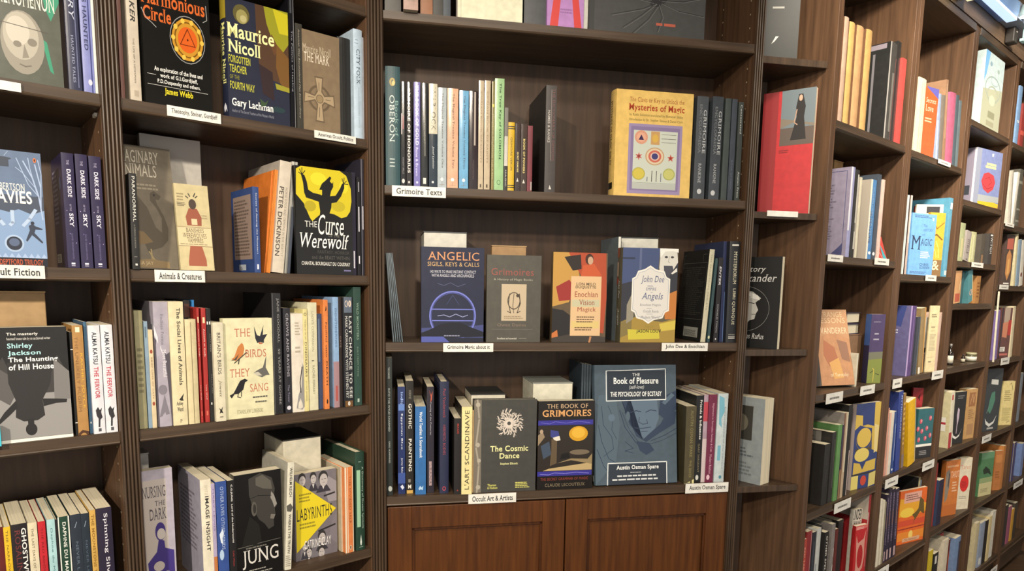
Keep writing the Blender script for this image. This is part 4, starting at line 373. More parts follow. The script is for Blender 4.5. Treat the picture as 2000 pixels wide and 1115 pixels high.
    b('C',0.2265,'S',0.2462,0.004,0.1602,0.006,0.2428,0.0,0.0,0.0,0,'80764a',[('o','s',0.5,0.78,0.4,0.016,'d0bf5a'),('t','s',0.3,0.1,0.7,0.7,'b5ad84','HERMETIC SOLOMON THE KING',1)],'olive spine with gold dot, Grimoire Texts shelf','book',0.25,None,'books, Grimoire Texts shelf')
    b('C',0.2265,'S',0.253,0.004,0.17,0.0216,0.25,0.0,0.0,0.0,0,'8fb482',[('t','s',0.42,0.28,0.72,0.96,'2d4a2f','The True Key of SOLOMON',11),('g','s',0.5,0.07,0.2,0.022,1,'3d5c3d')],'light green spine lettered Key of Solomon, Grimoire Texts shelf','book',0.25,None,'books, Grimoire Texts shelf')
    b('C',0.2265,'S',0.2769,0.006,0.1237,0.0082,0.1874,0.0,0.0,0.0,0,'b8b5ae',[('r','s',0,0,1,0.3,'1d1c1c'),('r','s',0,0.66,1,1,'6b6862'),('t','s',0.3,0.05,0.65,0.25,'d0cdc6','MAGIC',1)],'thin white and black spine left of yellow book, Grimoire Texts shelf','book',None,None,'books, Grimoire Texts shelf')
    b('C',0.2265,'S',0.2855,0.004,0.1021,0.0149,0.1547,0.0,0.0,0.0,1,'c4a01f',[('r','s',0,0.9,1,0.915,'2b2410'),('r','s',0,0.93,1,0.945,'2b2410'),('r','s',0,0.04,1,0.055,'2b2410'),('r','s',0,0.07,1,0.085,'2b2410'),('t','s',0.35,0.3,0.65,0.78,'55440f','GRIMOIRE VERUM',1)],'short yellow spine with black bands, Grimoire Texts shelf','book',None,None,'books, Grimoire Texts shelf')
    b('C',0.2265,'S',0.3027,0.006,0.1016,0.0129,0.1539,0.0,0.0,0.0,0,'3c3230',[('t','s',0.35,0.28,0.65,0.58,'d6c684','SECRET GRIMOIRE',3),('p','s',[(0.3,0.14),(0.5,0.2),(0.7,0.14)],'cfcac0')],'left-hand short brown spine with gold foil, Grimoire Texts shelf','book',0.2,None,'books, Grimoire Texts shelf')
    b('C',0.2265,'S',0.3168,0.006,0.101,0.0145,0.153,0.0,0.0,0.0,0,'40342f',[('t','s',0.35,0.27,0.65,0.78,'e0cd84','BOOK OF POWERS',3),('p','s',[(0.3,0.12),(0.5,0.18),(0.7,0.12)],'cfcac0')],'right-hand short brown spine with gold foil, Grimoire Texts shelf','book',0.2,None,'books, Grimoire Texts shelf')
    b('C',0.2265,'S',0.3325,0.006,0.0991,0.0117,0.1502,0.0,0.0,0.0,0,'6a2530',[('r','s',0.7,0.02,0.95,0.15,'a5a09a')],'short maroon spine, Grimoire Texts shelf','book',None,None,'books, Grimoire Texts shelf')
    b('C',0.2265,'S',0.3747,0.006,0.185,0.0257,0.2441,0.0,0.0,0.0,0,'3b3735',[('t','s',0.62,0.3,0.86,0.97,'6f4a48','THE DICTIONARY OF DEMONS',9),('t','s',0.2,0.47,0.42,0.77,'a59f9a','NAMES & RANKS',3),('r','s',0.5,0.3,0.54,0.96,'8a7a76'),('p','s',[(0.4,0.03),(0.5,0.07),(0.65,0.03)],'c4c0ba')],'tall charcoal spine lettered DICTIONARY OF DEMONS, Grimoire Texts shelf','book',None,'262322','books, Grimoire Texts shelf')
    b('C',0.2265,'F',0.5492,0.01,0.1978,0.042,0.2495,0.0,0.0,0.0,1,'d2b065',[('t','f',0.17,0.88,0.88,0.935,'8f4a2a','The Clavis or Key to Unlock the',8),('t','f',0.16,0.795,0.885,0.875,'9c3a22','Mysteries of Magic',10),('t','f',0.17,0.755,0.87,0.785,'55552c','by Rabbi Solomon translated by Ebenezer Sibley',8),('t','f',0.17,0.71,0.87,0.74,'55552c','Introduction by Dr. Stephen Skinner & Daniel Clark',8),('r','f',0.17,0.03,0.87,0.69,'8f80a2'),('r','f',0.2,0.06,0.84,0.665,'7d6e92'),('r','f',0.235,0.075,0.81,0.63,'b9bfb4'),('r','f',0.235,0.075,0.81,0.13,'a9ada6'),('l','f',[(0.235,0.135),(0.81,0.135)],0.8,'77807c'),('o','f',0.335,0.565,0.085,0.065,'c48d74'),('o','f',0.335,0.565,0.06,0.045,'cf9c84'),('p','f',[(0.3,0.54),(0.335,0.59),(0.37,0.54)],'3a2a4c'),('r','f',0.46,0.5,0.575,0.625,'b58f5c'),('o','f',0.517,0.56,0.04,0.04,'c4a04c'),('l','f',[(0.6,0.6),(0.79,0.6)],0.8,'4d4a44'),('l','f',[(0.6,0.56),(0.79,0.56)],1,'4d4a44'),('l','f',[(0.6,0.525),(0.79,0.525)],0.8,'4d4a44'),('o','f',0.52,0.39,0.125,0.085,'b08f6c'),('o','f',0.52,0.39,0.11,0.075,'c9b89c'),('o','f',0.52,0.39,0.085,0.058,'b8604f'),('o','f',0.52,0.39,0.06,0.04,'c9a89c'),('o','f',0.52,0.39,0.042,0.03,'3c3a6c'),('y','f',0.31,0.385,0.05,6,'b85c54',1),('y','f',0.73,0.38,0.05,5,'b85040',2),('o','f',0.315,0.22,0.085,0.06,'a8a04a'),('o','f',0.315,0.22,0.07,0.05,'c0b04a'),('o','f',0.715,0.225,0.08,0.058,'9fa35c'),('o','f',0.715,0.225,0.065,0.046,'b5b36a'),('l','f',[(0.43,0.15),(0.43,0.19)],1.6,'3d3555'),('l','f',[(0.49,0.15),(0.49,0.25)],1.6,'3d2a2a'),('l','f',[(0.55,0.15),(0.55,0.25)],1.6,'3d2a2a'),('l','f',[(0.61,0.15),(0.61,0.23)],1.4,'3d3555'),('t','s',0.35,0.3,0.65,0.9,'5c4a20','MYSTERIES OF MAGIC SIBLEY',1),('r','s',0.15,0.07,0.85,0.13,'1d1912')],'yellow hardback Mysteries of Magic with boxed diagram, Grimoire Texts shelf','book',0.25,None,'books, Grimoire Texts shelf')
    b('C',0.2265,'S',0.755,0.006,0.15,0.0299,0.2452,0.0,0.0,0.0,0,'3d4248',[('t','s',0.6,0.45,0.88,0.87,'b5b7b8','GRIMOIRE',9),('t','s',0.25,0.45,0.48,0.92,'77797c','ENCYCLOPAEDIA',9),('t','s',0.35,0.16,0.6,0.35,'a5a7a8','RANKINE',9),('o','s',0.52,0.075,0.2,0.026,'b5b7b8'),('n','b',0.05,0.2,0.9,0.92,22,'77797c')],'left-hand grey spine lettered GRIMOIRE ENCYCLOPAEDIA, Grimoire Texts shelf','book',None,'32363a','books, Grimoire Texts shelf')
    b('C',0.2265,'S',0.7963,0.006,0.15,0.0281,0.2474,0.0,0.0,0.0,0,'3b4046',[('t','s',0.6,0.44,0.88,0.86,'b5b7b8','GRIMOIRE',9),('t','s',0.25,0.44,0.48,0.9,'77797c','ENCYCLOPAEDIA',9),('t','s',0.35,0.16,0.6,0.35,'a5a7a8','RANKINE',9),('o','s',0.4,0.065,0.2,0.026,'b5b7b8')],'right-hand grey spine lettered GRIMOIRE ENCYCLOPAEDIA, Grimoire Texts shelf','book',0.2,None,'books, Grimoire Texts shelf')
    b('C',0.2265,'S',0.8311,0.008,0.1619,0.0152,0.2454,0.0,0.0,0.0,0,'394240',[],'grey-green slim spine third from case end, Grimoire Texts shelf','book',None,None,'books, Grimoire Texts shelf')
    b('C',0.2265,'S',0.8491,0.008,0.1615,0.0139,0.2447,0.0,0.0,0.0,0,'343b45',[('t','s',0.35,0.1,0.65,0.4,'5a6470','BOOK OF MAGIC',1)],'blue-grey slim spine second from case end, Grimoire Texts shelf','book',None,None,'books, Grimoire Texts shelf')
    b('C',0.2265,'S',0.8676,0.006,0.1575,0.0132,0.2386,0.0,-0.0078,0.0,0,'2f3532',[('t','s',0.4,0.68,0.75,0.97,'b5b8b4','Consecrated',9),('t','s',0.4,0.03,0.75,0.3,'b5b8b4','Avalon Press',9)],'dark leaning slim spine beside pegged panel, Grimoire Texts shelf','book',None,None,'books, Grimoire Texts shelf')
    b('C',-0.132,'S',0.0172,0.01,0.15,0.0032,0.2071,0.0,-0.0745,0.0,0,'22282c',[('r','s',0.72,0,0.95,1,'7d8f9a')],'thin black leaning magazine, first of five from left, Grimoire Magic shelf','magazine',None,None,None)
    b('C',-0.132,'S',0.0223,0.01,0.15,0.0032,0.2074,0.0,-0.0841,0.0,0,'22282c',[('r','s',0.72,0,0.95,1,'7d8f9a')],'thin black leaning magazine, second of five from left, Grimoire Magic shelf','magazine',None,None,None)
    b('C',-0.132,'S',0.0274,0.01,0.15,0.0032,0.2076,0.0,-0.0937,0.0,0,'22282c',[('r','s',0.72,0,0.95,1,'7d8f9a')],'thin black leaning magazine, third of five from left, Grimoire Magic shelf','magazine',None,None,None)
    b('C',-0.132,'S',0.0325,0.01,0.15,0.0032,0.2079,0.0,-0.1033,0.0,0,'22282c',[('r','s',0.72,0,0.95,1,'7d8f9a')],'thin black leaning magazine, fourth of five from left, Grimoire Magic shelf','magazine',None,None,None)
    b('C',-0.132,'S',0.0376,0.01,0.15,0.0032,0.2082,0.0,-0.1129,0.0,0,'22282c',[('r','s',0.72,0,0.95,1,'7d8f9a')],'thin black leaning magazine, fifth of five from left, Grimoire Magic shelf','magazine',None,None,None)
    b('C',-0.132,'X',0.0943,0.075,0.1043,0.115,0.2641,0.0,0.0,0.0,0,'c4c2b8',[],'white box behind ANGELIC book, Grimoire Magic shelf','display_box',None,'4a4d50',None)
    b('C',-0.132,'F',0.0839,0.008,0.1485,0.022,0.2236,0.0,0.0,0.0,0,'1d2138',[('p','f',[(0,0),(1,0),(1,0.19),(0.9,0.18),(0,0.15)],'3c4274'),('t','f',0.1,0.865,0.92,0.95,'c98d62','ANGELIC',8),('t','f',0.1,0.795,0.92,0.845,'c4a06c','SIGILS, KEYS & CALLS',8),('t','f',0.14,0.73,0.87,0.76,'c9c9d2','142 WAYS TO MAKE INSTANT CONTACT',8),('t','f',0.16,0.69,0.84,0.72,'c9c9d2','WITH ANGELS AND ARCHANGELS',8),('g','f',0.5,0.28,0.375,0.265,3.6,'6a72c0'),('r','f',0,0,1,0.05,'1d2138'),('g','f',0.5,0.28,0.345,0.243,1.2,'4a5298'),('r','f',0.15,0.345,0.86,0.355,'6a72c0'),('r','f',0.17,0.225,0.84,0.235,'6a72c0'),('l','f',[(0.4,0.4),(0.5,0.5),(0.6,0.4)],1,'3c4470'),('l','f',[(0.26,0.28),(0.36,0.29),(0.45,0.27),(0.55,0.3),(0.66,0.27),(0.74,0.29)],1.6,'8a90b8'),('l','f',[(0.26,0.62),(0.36,0.6),(0.46,0.63),(0.58,0.59),(0.7,0.62)],1.3,'4a5070'),('p','f',[(0,0.1),(0.12,0.13),(0.3,0.19),(0.45,0.21),(0.62,0.21),(0.8,0.16),(1,0.11),(1,0.06),(0,0.04)],'10111c'),('r','f',0,0,1,0.05,'171a2c'),('p','f',[(0,0.06),(0.35,0.06),(0.45,0),(0,0)],'4a5298'),('n','f',0.36,0.06,0.66,0.08,1,'8a8ca5')],'dark blue paperback lettered ANGELIC, Grimoire Magic shelf','book',0.3,None,'books, Grimoire Magic shelf')
    b('C',-0.132,'X',0.261,0.07,0.0866,0.02,0.235,0.0,0.0,0.0,0,'9c7d58',[],'tan card box behind grey Grimoires book, Grimoire Magic shelf','card_box',None,'a88a62',None)
    b('C',-0.132,'F',0.2396,0.008,0.133,0.014,0.2089,0.0,0.0,0.0,0,'4a4840',[('t','f',0.08,0.77,0.86,0.85,'8c4a42','Grimoires',8),('t','f',0.12,0.705,0.84,0.735,'aaa596','A History of Magic Books',8),('r','f',0.27,0.25,0.73,0.67,'b5a48a'),('g','f',0.5,0.48,0.12,0.1,2.2,'3d3428'),('l','f',[(0.5,0.56),(0.48,0.42),(0.5,0.34)],1.5,'4d4232'),('l','f',[(0.42,0.56),(0.4,0.45),(0.44,0.34),(0.38,0.36)],1.8,'3d3428'),('l','f',[(0.6,0.56),(0.62,0.45),(0.56,0.34),(0.62,0.36)],1.8,'3d3428'),('n','f',0.32,0.27,0.68,0.31,2,'8a7a60'),('o','f',0.57,0.54,0.03,0.02,'3d3428'),('t','f',0.2,0.185,0.73,0.22,'7d6a5c','Owen Davies',8),('l','f',[(0.1,0.15),(0.85,0.15)],0.5,'77746a'),('t','f',0.2,0.035,0.56,0.055,'c9c4b8','Excellent and essential',10),('n','f',0.6,0.035,0.76,0.055,1,'77746a')],'grey paperback Grimoires with engraved plate, Grimoire Magic shelf','book',None,None,'books, Grimoire Magic shelf')
    b('C',-0.132,'F',0.4018,0.008,0.1381,0.02,0.2191,0.0,0.0,0.0,0,'5a4a34',[('p','f',[(0,1),(0.4,1),(0.5,0.7),(0.3,0.45),(0,0.4)],'b58a42'),('p','f',[(0.28,1),(0.97,1),(1,0.5),(0.96,0.1),(0.8,0.12),(0.72,0.6),(0.5,0.76),(0.36,0.9)],'a34526'),('p','f',[(0.2,0.95),(0.5,0.98),(0.52,0.82),(0.36,0.8)],'2a211a'),('p','f',[(0,0.38),(0.2,0.36),(0.34,0.3),(0.34,0.05),(0,0.02)],'1f1b17'),('p','f',[(0.06,0.62),(0.3,0.7),(0.42,0.6),(0.38,0.48),(0.12,0.46)],'8f2c26'),('p','f',[(0,0.1),(0.1,0.14),(0.12,0.04),(0,0.02)],'b86a34'),('p','f',[(0,0),(1,0),(1,0.06),(0.4,0.1),(0,0.05)],'3a332c'),('o','f',0.66,0.93,0.075,0.06,'3d2418'),('o','f',0.68,0.915,0.05,0.045,'b8977c'),('p','f',[(0.55,0.86),(0.75,0.88),(0.9,0.75),(0.5,0.72)],'b8532c'),('r','f',0.335,0.075,0.895,0.74,'cfae84'),('r','f',0.36,0.4,0.87,0.48,'b9b494'),('r','f',0.36,0.16,0.87,0.24,'cdb574'),('t','f',0.43,0.64,0.79,0.67,'4d4030','LON MILO',10),('t','f',0.42,0.6,0.8,0.635,'4d4030','DUQUETTE',10),('t','f',0.41,0.51,0.84,0.57,'8a3426','Enochian',8),('t','f',0.49,0.42,0.78,0.48,'8a3426','Vision',8),('t','f',0.46,0.335,0.81,0.395,'8a3426','Magick',8),('n','f',0.45,0.22,0.8,0.3,3,'6b5238'),('n','f',0.42,0.13,0.84,0.18,2,'6b5238'),('l','f',[(0.72,0.06),(0.7,0)],5,'b07a50')],'orange-red paperback Enochian Vision Magick, Grimoire Magic shelf','book',0.3,None,'books, Grimoire Magic shelf')
    b('C',-0.132,'S',0.5797,0.046,0.14,0.0065,0.2631,0.0,0.0,0.0,1,'c9c9c2',[],'white thin spine with grey cover side, Grimoire Magic shelf','book',None,'5d676c','books, Grimoire Magic shelf')
    b('C',-0.132,'X',0.602,0.085,0.1008,0.11,0.2664,0.0,0.0,0.0,0,'c6c5bb',[],'white box behind blue and gold angel book, Grimoire Magic shelf','display_box',None,'3f4244',None)
    b('C',-0.132,'F',0.578,0.006,0.1464,0.035,0.2347,0.0,0.0,0.0,0,'55503f',[('p','f',[(0,1),(0.66,1),(0.64,0.72),(0.5,0.6),(0.3,0.6),(0,0.5)],'3d4a6f'),('p','f',[(0,0.62),(0.25,0.66),(0.24,0.3),(0,0.22)],'2d2d36'),('r','f',0,0.88,0.22,0.9,'2b3148'),('r','f',0.3,0.7,0.34,1,'566082'),('p','f',[(0.68,1),(0.97,1),(1,0.84),(0.98,0.72),(0.86,0.7),(0.8,0.6),(0.7,0.62),(0.66,0.8)],'c9c6be'),('p','f',[(0.66,1),(1,1),(1,0.96),(0.9,0.975),(0.76,0.97),(0.67,0.9)],'e0ddd6'),('p','f',[(0.74,0.82),(0.9,0.82),(0.92,0.78),(0.86,0.6),(0.82,0.58),(0.76,0.7)],'42424c'),('p','f',[(0.86,0.72),(1,0.86),(1,0.5),(0.8,0.5)],'2b2c33'),('p','f',[(0.88,0.74),(0.98,0.8),(0.99,0.76),(0.9,0.73)],'d5d2ca'),('o','f',0.78,0.91,0.03,0.012,'3d3a3c'),('o','f',0.89,0.91,0.03,0.012,'3d3a3c'),('l','f',[(0.835,0.92),(0.82,0.86),(0.85,0.85)],1.2,'8a8680'),('p','f',[(0.76,0.5),(1,0.56),(1,0.25),(0.8,0.25)],'b5702e'),('p','f',[(0,0.22),(0.3,0.28),(0.5,0.24),(0.75,0.22),(1,0.26),(1,0),(0,0)],'9a8036'),('p','f',[(0,0.22),(0.2,0.24),(0.2,0.1),(0,0.05)],'7a6a3a'),('p','f',[(0.13,0.14),(0.7,0.13),(0.72,0.04),(0.15,0.03)],'c0b43a'),('p','f',[(0.7,0.2),(1,0.24),(1,0.14),(0.74,0.12)],'c4b048'),('p','f',[(0.1,0.4),(0.2,0.54),(0.24,0.4),(0.22,0.25),(0.1,0.2)],'8a8474'),('p','f',[(0.5,0.82),(0.6,0.78),(0.76,0.76),(0.8,0.7),(0.87,0.68),(0.87,0.34),(0.8,0.32),(0.76,0.26),(0.6,0.24),(0.5,0.2),(0.4,0.24),(0.28,0.26),(0.24,0.32),(0.18,0.34),(0.18,0.68),(0.24,0.7),(0.28,0.76),(0.4,0.78)],'dcd9d0'),('p','f',[(0.5018,0.7983),(0.5948,0.7611),(0.7436,0.7425),(0.7808,0.6867),(0.8458,0.6681),(0.8458,0.3519),(0.7808,0.3333),(0.7436,0.2775),(0.5948,0.2589),(0.5018,0.2217),(0.4088,0.2589),(0.2972,0.2775),(0.2599,0.3333),(0.2041,0.3519),(0.2041,0.6681),(0.2599,0.6867),(0.2972,0.7425),(0.4088,0.7611)],'8a92a5'),('p','f',[(0.5022,0.7936),(0.5932,0.7571),(0.7389,0.7388),(0.7752,0.6838),(0.839,0.6656),(0.839,0.3545),(0.7752,0.3362),(0.7389,0.2812),(0.5932,0.263),(0.5022,0.2263),(0.4113,0.263),(0.3021,0.2812),(0.2656,0.3362),(0.211,0.3545),(0.211,0.6656),(0.2656,0.6838),(0.3021,0.7388),(0.4113,0.7571)],'cfccc6'),('t','f',0.34,0.62,0.76,0.71,'414c78','John Dee',12),('n','f',0.46,0.595,0.6,0.61,1,'77788a'),('t','f',0.44,0.555,0.62,0.585,'414c78','EMPIRE',8),('n','f',0.52,0.53,0.57,0.54,1,'77788a'),('t','f',0.36,0.44,0.75,0.53,'414c78','Angels',12),('t','f',0.34,0.385,0.72,0.415,'6b6c78','Enochian Magick',8),('t','f',0.4,0.32,0.68,0.35,'6b6c78','Occult Roots',8),('t','f',0.36,0.255,0.7,0.285,'6b6c78','Modern World',8),('n','f',0.46,0.36,0.58,0.37,1,'8a8a94'),('n','f',0.46,0.3,0.58,0.31,1,'8a8a94'),('t','f',0.29,0.095,0.74,0.14,'2f2a16','JASON LOUV',2),('t','f',0.44,0.15,0.6,0.18,'8a7a2c','FIRST',0),('r','s',0,0.9,0.5,1,'8a4a34'),('r','s',0,0.7,0.4,0.85,'a8907c'),('p','s',[(0,0.7),(0.6,0.66),(0,0.6)],'8a3a2c'),('t','s',0.35,0.47,0.7,0.66,'c9c6c0','John Dee',13),('t','s',0.35,0.18,0.7,0.36,'c9c6c0','Angels',13)],'blue and gold paperback with white-bearded man and angel panel, Grimoire Magic shelf','book',0.3,None,'books, Grimoire Magic shelf')
    b('C',-0.132,'S',0.7983,0.012,0.15,0.0134,0.2366,0.0,0.0575,0.0,0,'b8b39a',[('t','s',0.35,0.35,0.6,0.95,'857f68','THE ENOCHIAN TABLETS',1),('l','b',[(0.04,0.86),(0.96,0.86),(0.96,0.24),(0.04,0.24),(0.04,0.86)],0.8,'5d5d58'),('n','b',0.08,0.28,0.9,0.82,24,'33332f'),('r','b',0.3,0.04,0.86,0.15,'8f8f88'),('n','b',0.34,0.05,0.82,0.12,6,'45453f'),('l','b',[(0.06,0.87),(0.06,0.95),(0.15,0.95)],0.8,'5d5d58'),('l','b',[(0.8,0.87),(0.8,0.95),(0.94,0.95)],0.8,'5d5d58')],'white leaning spine with black ruled side cover, Grimoire Magic shelf','book',None,'191918','books, Grimoire Magic shelf')
    b('C',-0.132,'S',0.8169,0.012,0.15,0.0071,0.2144,0.0,0.0553,0.0,0,'2d4548',[('o','s',0.5,0.06,0.35,0.02,'c9c8a0')],'slim leaning teal-black spine, Grimoire Magic shelf','book',None,None,'books, Grimoire Magic shelf')
    b('C',-0.132,'S',0.8331,0.01,0.15,0.0121,0.2162,0.0,0.0171,0.0,0,'1c191d',[('t','s',0.3,0.68,0.75,0.9,'c9c6ca','ENTER',7),('t','s',0.35,0.12,0.65,0.45,'a5a2a8','DONALD TYSON',1),('r','s',0.35,0.03,0.6,0.05,'c9c6ca')],'slim leaning black spine with white script title, Grimoire Magic shelf','book',None,None,'books, Grimoire Magic shelf')
    b('C',-0.132,'S',0.8557,0.02,0.165,0.0093,0.2581,0.0,-0.01,0.0,0,'272f52',[('r','s',0.8,0,0.95,0.5,'6a86b8')],'tall leaning navy spine, Grimoire Magic shelf','book',None,'2b3350','books, Grimoire Magic shelf')
    b('C',-0.132,'S',0.8645,0.004,0.17,0.0284,0.2574,0.0,-0.0115,0.0,1,'181a1f',[('t','s',0.4,0.58,0.72,0.9,'c9c2a8','MYSTERIORUM',9),('t','s',0.4,0.18,0.72,0.54,'c9c2a8','LIBRI QUINQUE',9),('r','s',0.2,0.955,0.85,0.97,'c9c6be'),('r','s',0.2,0.04,0.85,0.05,'c9c6be'),('r','s',0.2,0.06,0.85,0.066,'c9c6be'),('r','s',0.2,0.08,0.85,0.086,'8f8c84')],'black leaning spine lettered MYSTERIORUM LIBRI QUINQUE, Grimoire Magic shelf','book',None,None,'books, Grimoire Magic shelf')
    b('C',-0.505,'S',0.0013,0.012,0.17,0.0139,0.3365,0.0,0.0,0.0,0,'1b211e',[('t','s',0.3,0.47,0.6,0.78,'a5aaa5','INTO THE WYLD CHARMED',1),('t','s',0.35,0.24,0.6,0.4,'a5aaa5','GREG HUMPHRIES',1),('o','s',0.55,0.05,0.35,0.02,'a5aaa5'),('t','s',0.3,0.85,0.6,0.93,'a5aaa5','THE CHANGE',1)],'tall green-black spine by the fluted post, shelf above cupboard doors','book',None,None,'books, shelf above cupboard doors')
    b('C',-0.505,'S',0.0283,0.02,0.17,0.0172,0.2654,0.0,0.0,0.0,0,'222f5c',[('t','s',0.3,0.8,0.75,0.95,'8fa5d9','indigo',3),('t','s',0.4,0.42,0.68,0.75,'dfe4f0','Egyptian Blue',1),('t','s',0.4,0.18,0.68,0.34,'dfe4f0','Jenny Baker',1),('r','s',0.1,0.78,0.9,0.84,'5a7ab8'),('p','s',[(0.3,0.07),(0.6,0.09),(0.85,0.06),(0.6,0.04)],'c9cfe0'),('r','s',0,0.1,1,0.2,'3d5290')],'glossy indigo spine lettered Indigo, shelf above cupboard doors','book',0.2,'191c2b','books, shelf above cupboard doors')
    b('C',-0.505,'S',0.0473,0.022,0.17,0.0186,0.279,0.0,0.0,0.0,0,'18130f',[('t','s',0.35,0.58,0.75,0.8,'d9d5cc','GOTHIC',3),('t','s',0.35,0.2,0.75,0.49,'d9d5cc','PAINTING',3),('t','s',0.25,0.045,0.7,0.08,'d9d5cc','M',10),('r','s',0.1,0,0.9,0.03,'c09a50'),('t','s',0.4,0.84,0.7,0.92,'8a857a','ANDREW KEY',1),('r','s',0.3,0.1,0.6,0.13,'77726a')],'black spine lettered GOTHIC PAINTING, shelf above cupboard doors','book',None,None,'books, shelf above cupboard doors')
    b('C',-0.505,'S',0.0693,0.01,0.17,0.0255,0.218,0.0,0.0,0.0,0,'2a629c',[('t','s',0.4,0.42,0.68,0.94,'e0e6ec','World Textiles: A Sourcebook',3),('p','s',[(0.3,0.07),(0.45,0.1),(0.6,0.08),(0.75,0.1),(0.7,0.05),(0.5,0.06),(0.35,0.05)],'a9c4dc')],'blue spine lettered World Textiles: A Sourcebook, shelf above cupboard doors','book',None,None,'books, shelf above cupboard doors')
    b('C',-0.505,'S',0.0978,0.02,0.175,0.0171,0.2645,0.0,0.0,0.0,0,'1f1a28',[('t','s',0.4,0.55,0.65,0.86,'b5b0bc','Coming of the Centuries',1),('p','s',[(0.3,0.97),(0.6,0.92),(0.8,0.96),(0.7,0.88),(0.5,0.85),(0.55,0.91)],'b0503c'),('r','s',0.3,0.07,0.7,0.3,'a08a8c'),('t','s',0.35,0.08,0.65,0.29,'4a3a44','ILEANA',3)],'dark plum spine with red lobster emblem, shelf above cupboard doors','book',None,'131116','books, shelf above cupboard doors')
    b('C',-0.505,'S',0.1283,0.012,0.18,0.022,0.2775,0.0,0.0,0.0,1,'1e2440',[('t','s',0.35,0.68,0.65,0.94,'8c3a44','Paul Vanderveck',9),('t','s',0.35,0.35,0.65,0.62,'8c3a44','HERMETIC BODIES',9),('o','s',0.5,0.045,0.2,0.02,'a8404a'),('o','s',0.5,0.045,0.12,0.012,'1e2440')],'tall navy spine with red lettering, shelf above cupboard doors','book',None,None,'books, shelf above cupboard doors')
    b('C',-0.505,'S',0.1625,0.0,0.16,0.0173,0.1891,0.0,0.0,0.0,0,'191514',[('t','s',0.4,0.8,0.65,0.93,'9c3028','MAGIE',3),('o','s',0.5,0.05,0.1,0.01,'8c3028')],'black spine with red title left of cream spine, shelf above cupboard doors','book',None,None,'books, shelf above cupboard doors')
    b('C',-0.505,'S',0.1801,-0.004,0.165,0.0256,0.2175,0.0,0.0,0.0,0,'d9cc92',[('t','s',0.3,0.05,0.72,0.96,'1d1a14',"L'ART SCANDINAVE",24)],"cream spine lettered L'ART SCANDINAVE, shelf above cupboard doors",'book',None,'2b2620','books, shelf above cupboard doors')
    b('C',-0.505,'S',0.2075,0.006,0.12,0.0038,0.2074,0.0,0.0,0.0,0,'c9a878',[],'thin peach edge right of cream spine, shelf above cupboard doors','book',None,None,'books, shelf above cupboard doors')
    b('C',-0.505,'F',0.2115,0.004,0.1563,0.025,0.2323,0.0,0.0,0.0,1,'3d3c38',[('r','f',0,0,0.115,1,'6f685c'),('l','f',[(0.05,0),(0.08,0.3),(0.03,0.5),(0.08,0.8),(0.05,1)],4,'9a9284'),('o','f',0.06,0.95,0.035,0.025,'a59d8e'),('o','f',0.06,0.52,0.035,0.025,'a59d8e'),('o','f',0.08,0.35,0.03,0.022,'a59d8e'),('o','f',0.07,0.06,0.035,0.025,'a59d8e'),('y','f',0.555,0.745,0.25,22,'cfc4b8',5),('o','f',0.555,0.745,0.06,0.04,'cfc4b8'),('o','f',0.555,0.745,0.03,0.02,'45433f'),('t','f',0.26,0.442,0.87,0.505,'dedc9e','The Cosmic',10),('t','f',0.41,0.364,0.73,0.424,'dedc9e','Dance',10),('t','f',0.42,0.29,0.71,0.32,'dedc9e','Stephen Ellcock',10),('t','f',0.22,0.065,0.36,0.09,'d0cd6a','Thames',2),('t','f',0.22,0.035,0.38,0.06,'d0cd6a','& Hudson',2),('n','f',0.67,0.035,0.92,0.105,4,'d0cd6a')],'charcoal hardback The Cosmic Dance with white burst, shelf above cupboard doors','book',None,None,'books, shelf above cupboard doors')
    b('C',-0.505,'X',0.2116,0.06,0.0864,0.13,0.2385,0.0,0.0,0.0,0,'c9c3b2',[],'white box with black side behind charcoal hardback, shelf above cupboard doors','display_box',None,'2b2a28',None)
    b('C',-0.505,'X',0.3702,0.06,0.1042,0.13,0.2652,0.0,0.0,0.0,0,'cdc9b6',[],'large white box behind black Grimoires book, shelf above cupboard doors','display_box',None,'8f928c',None)
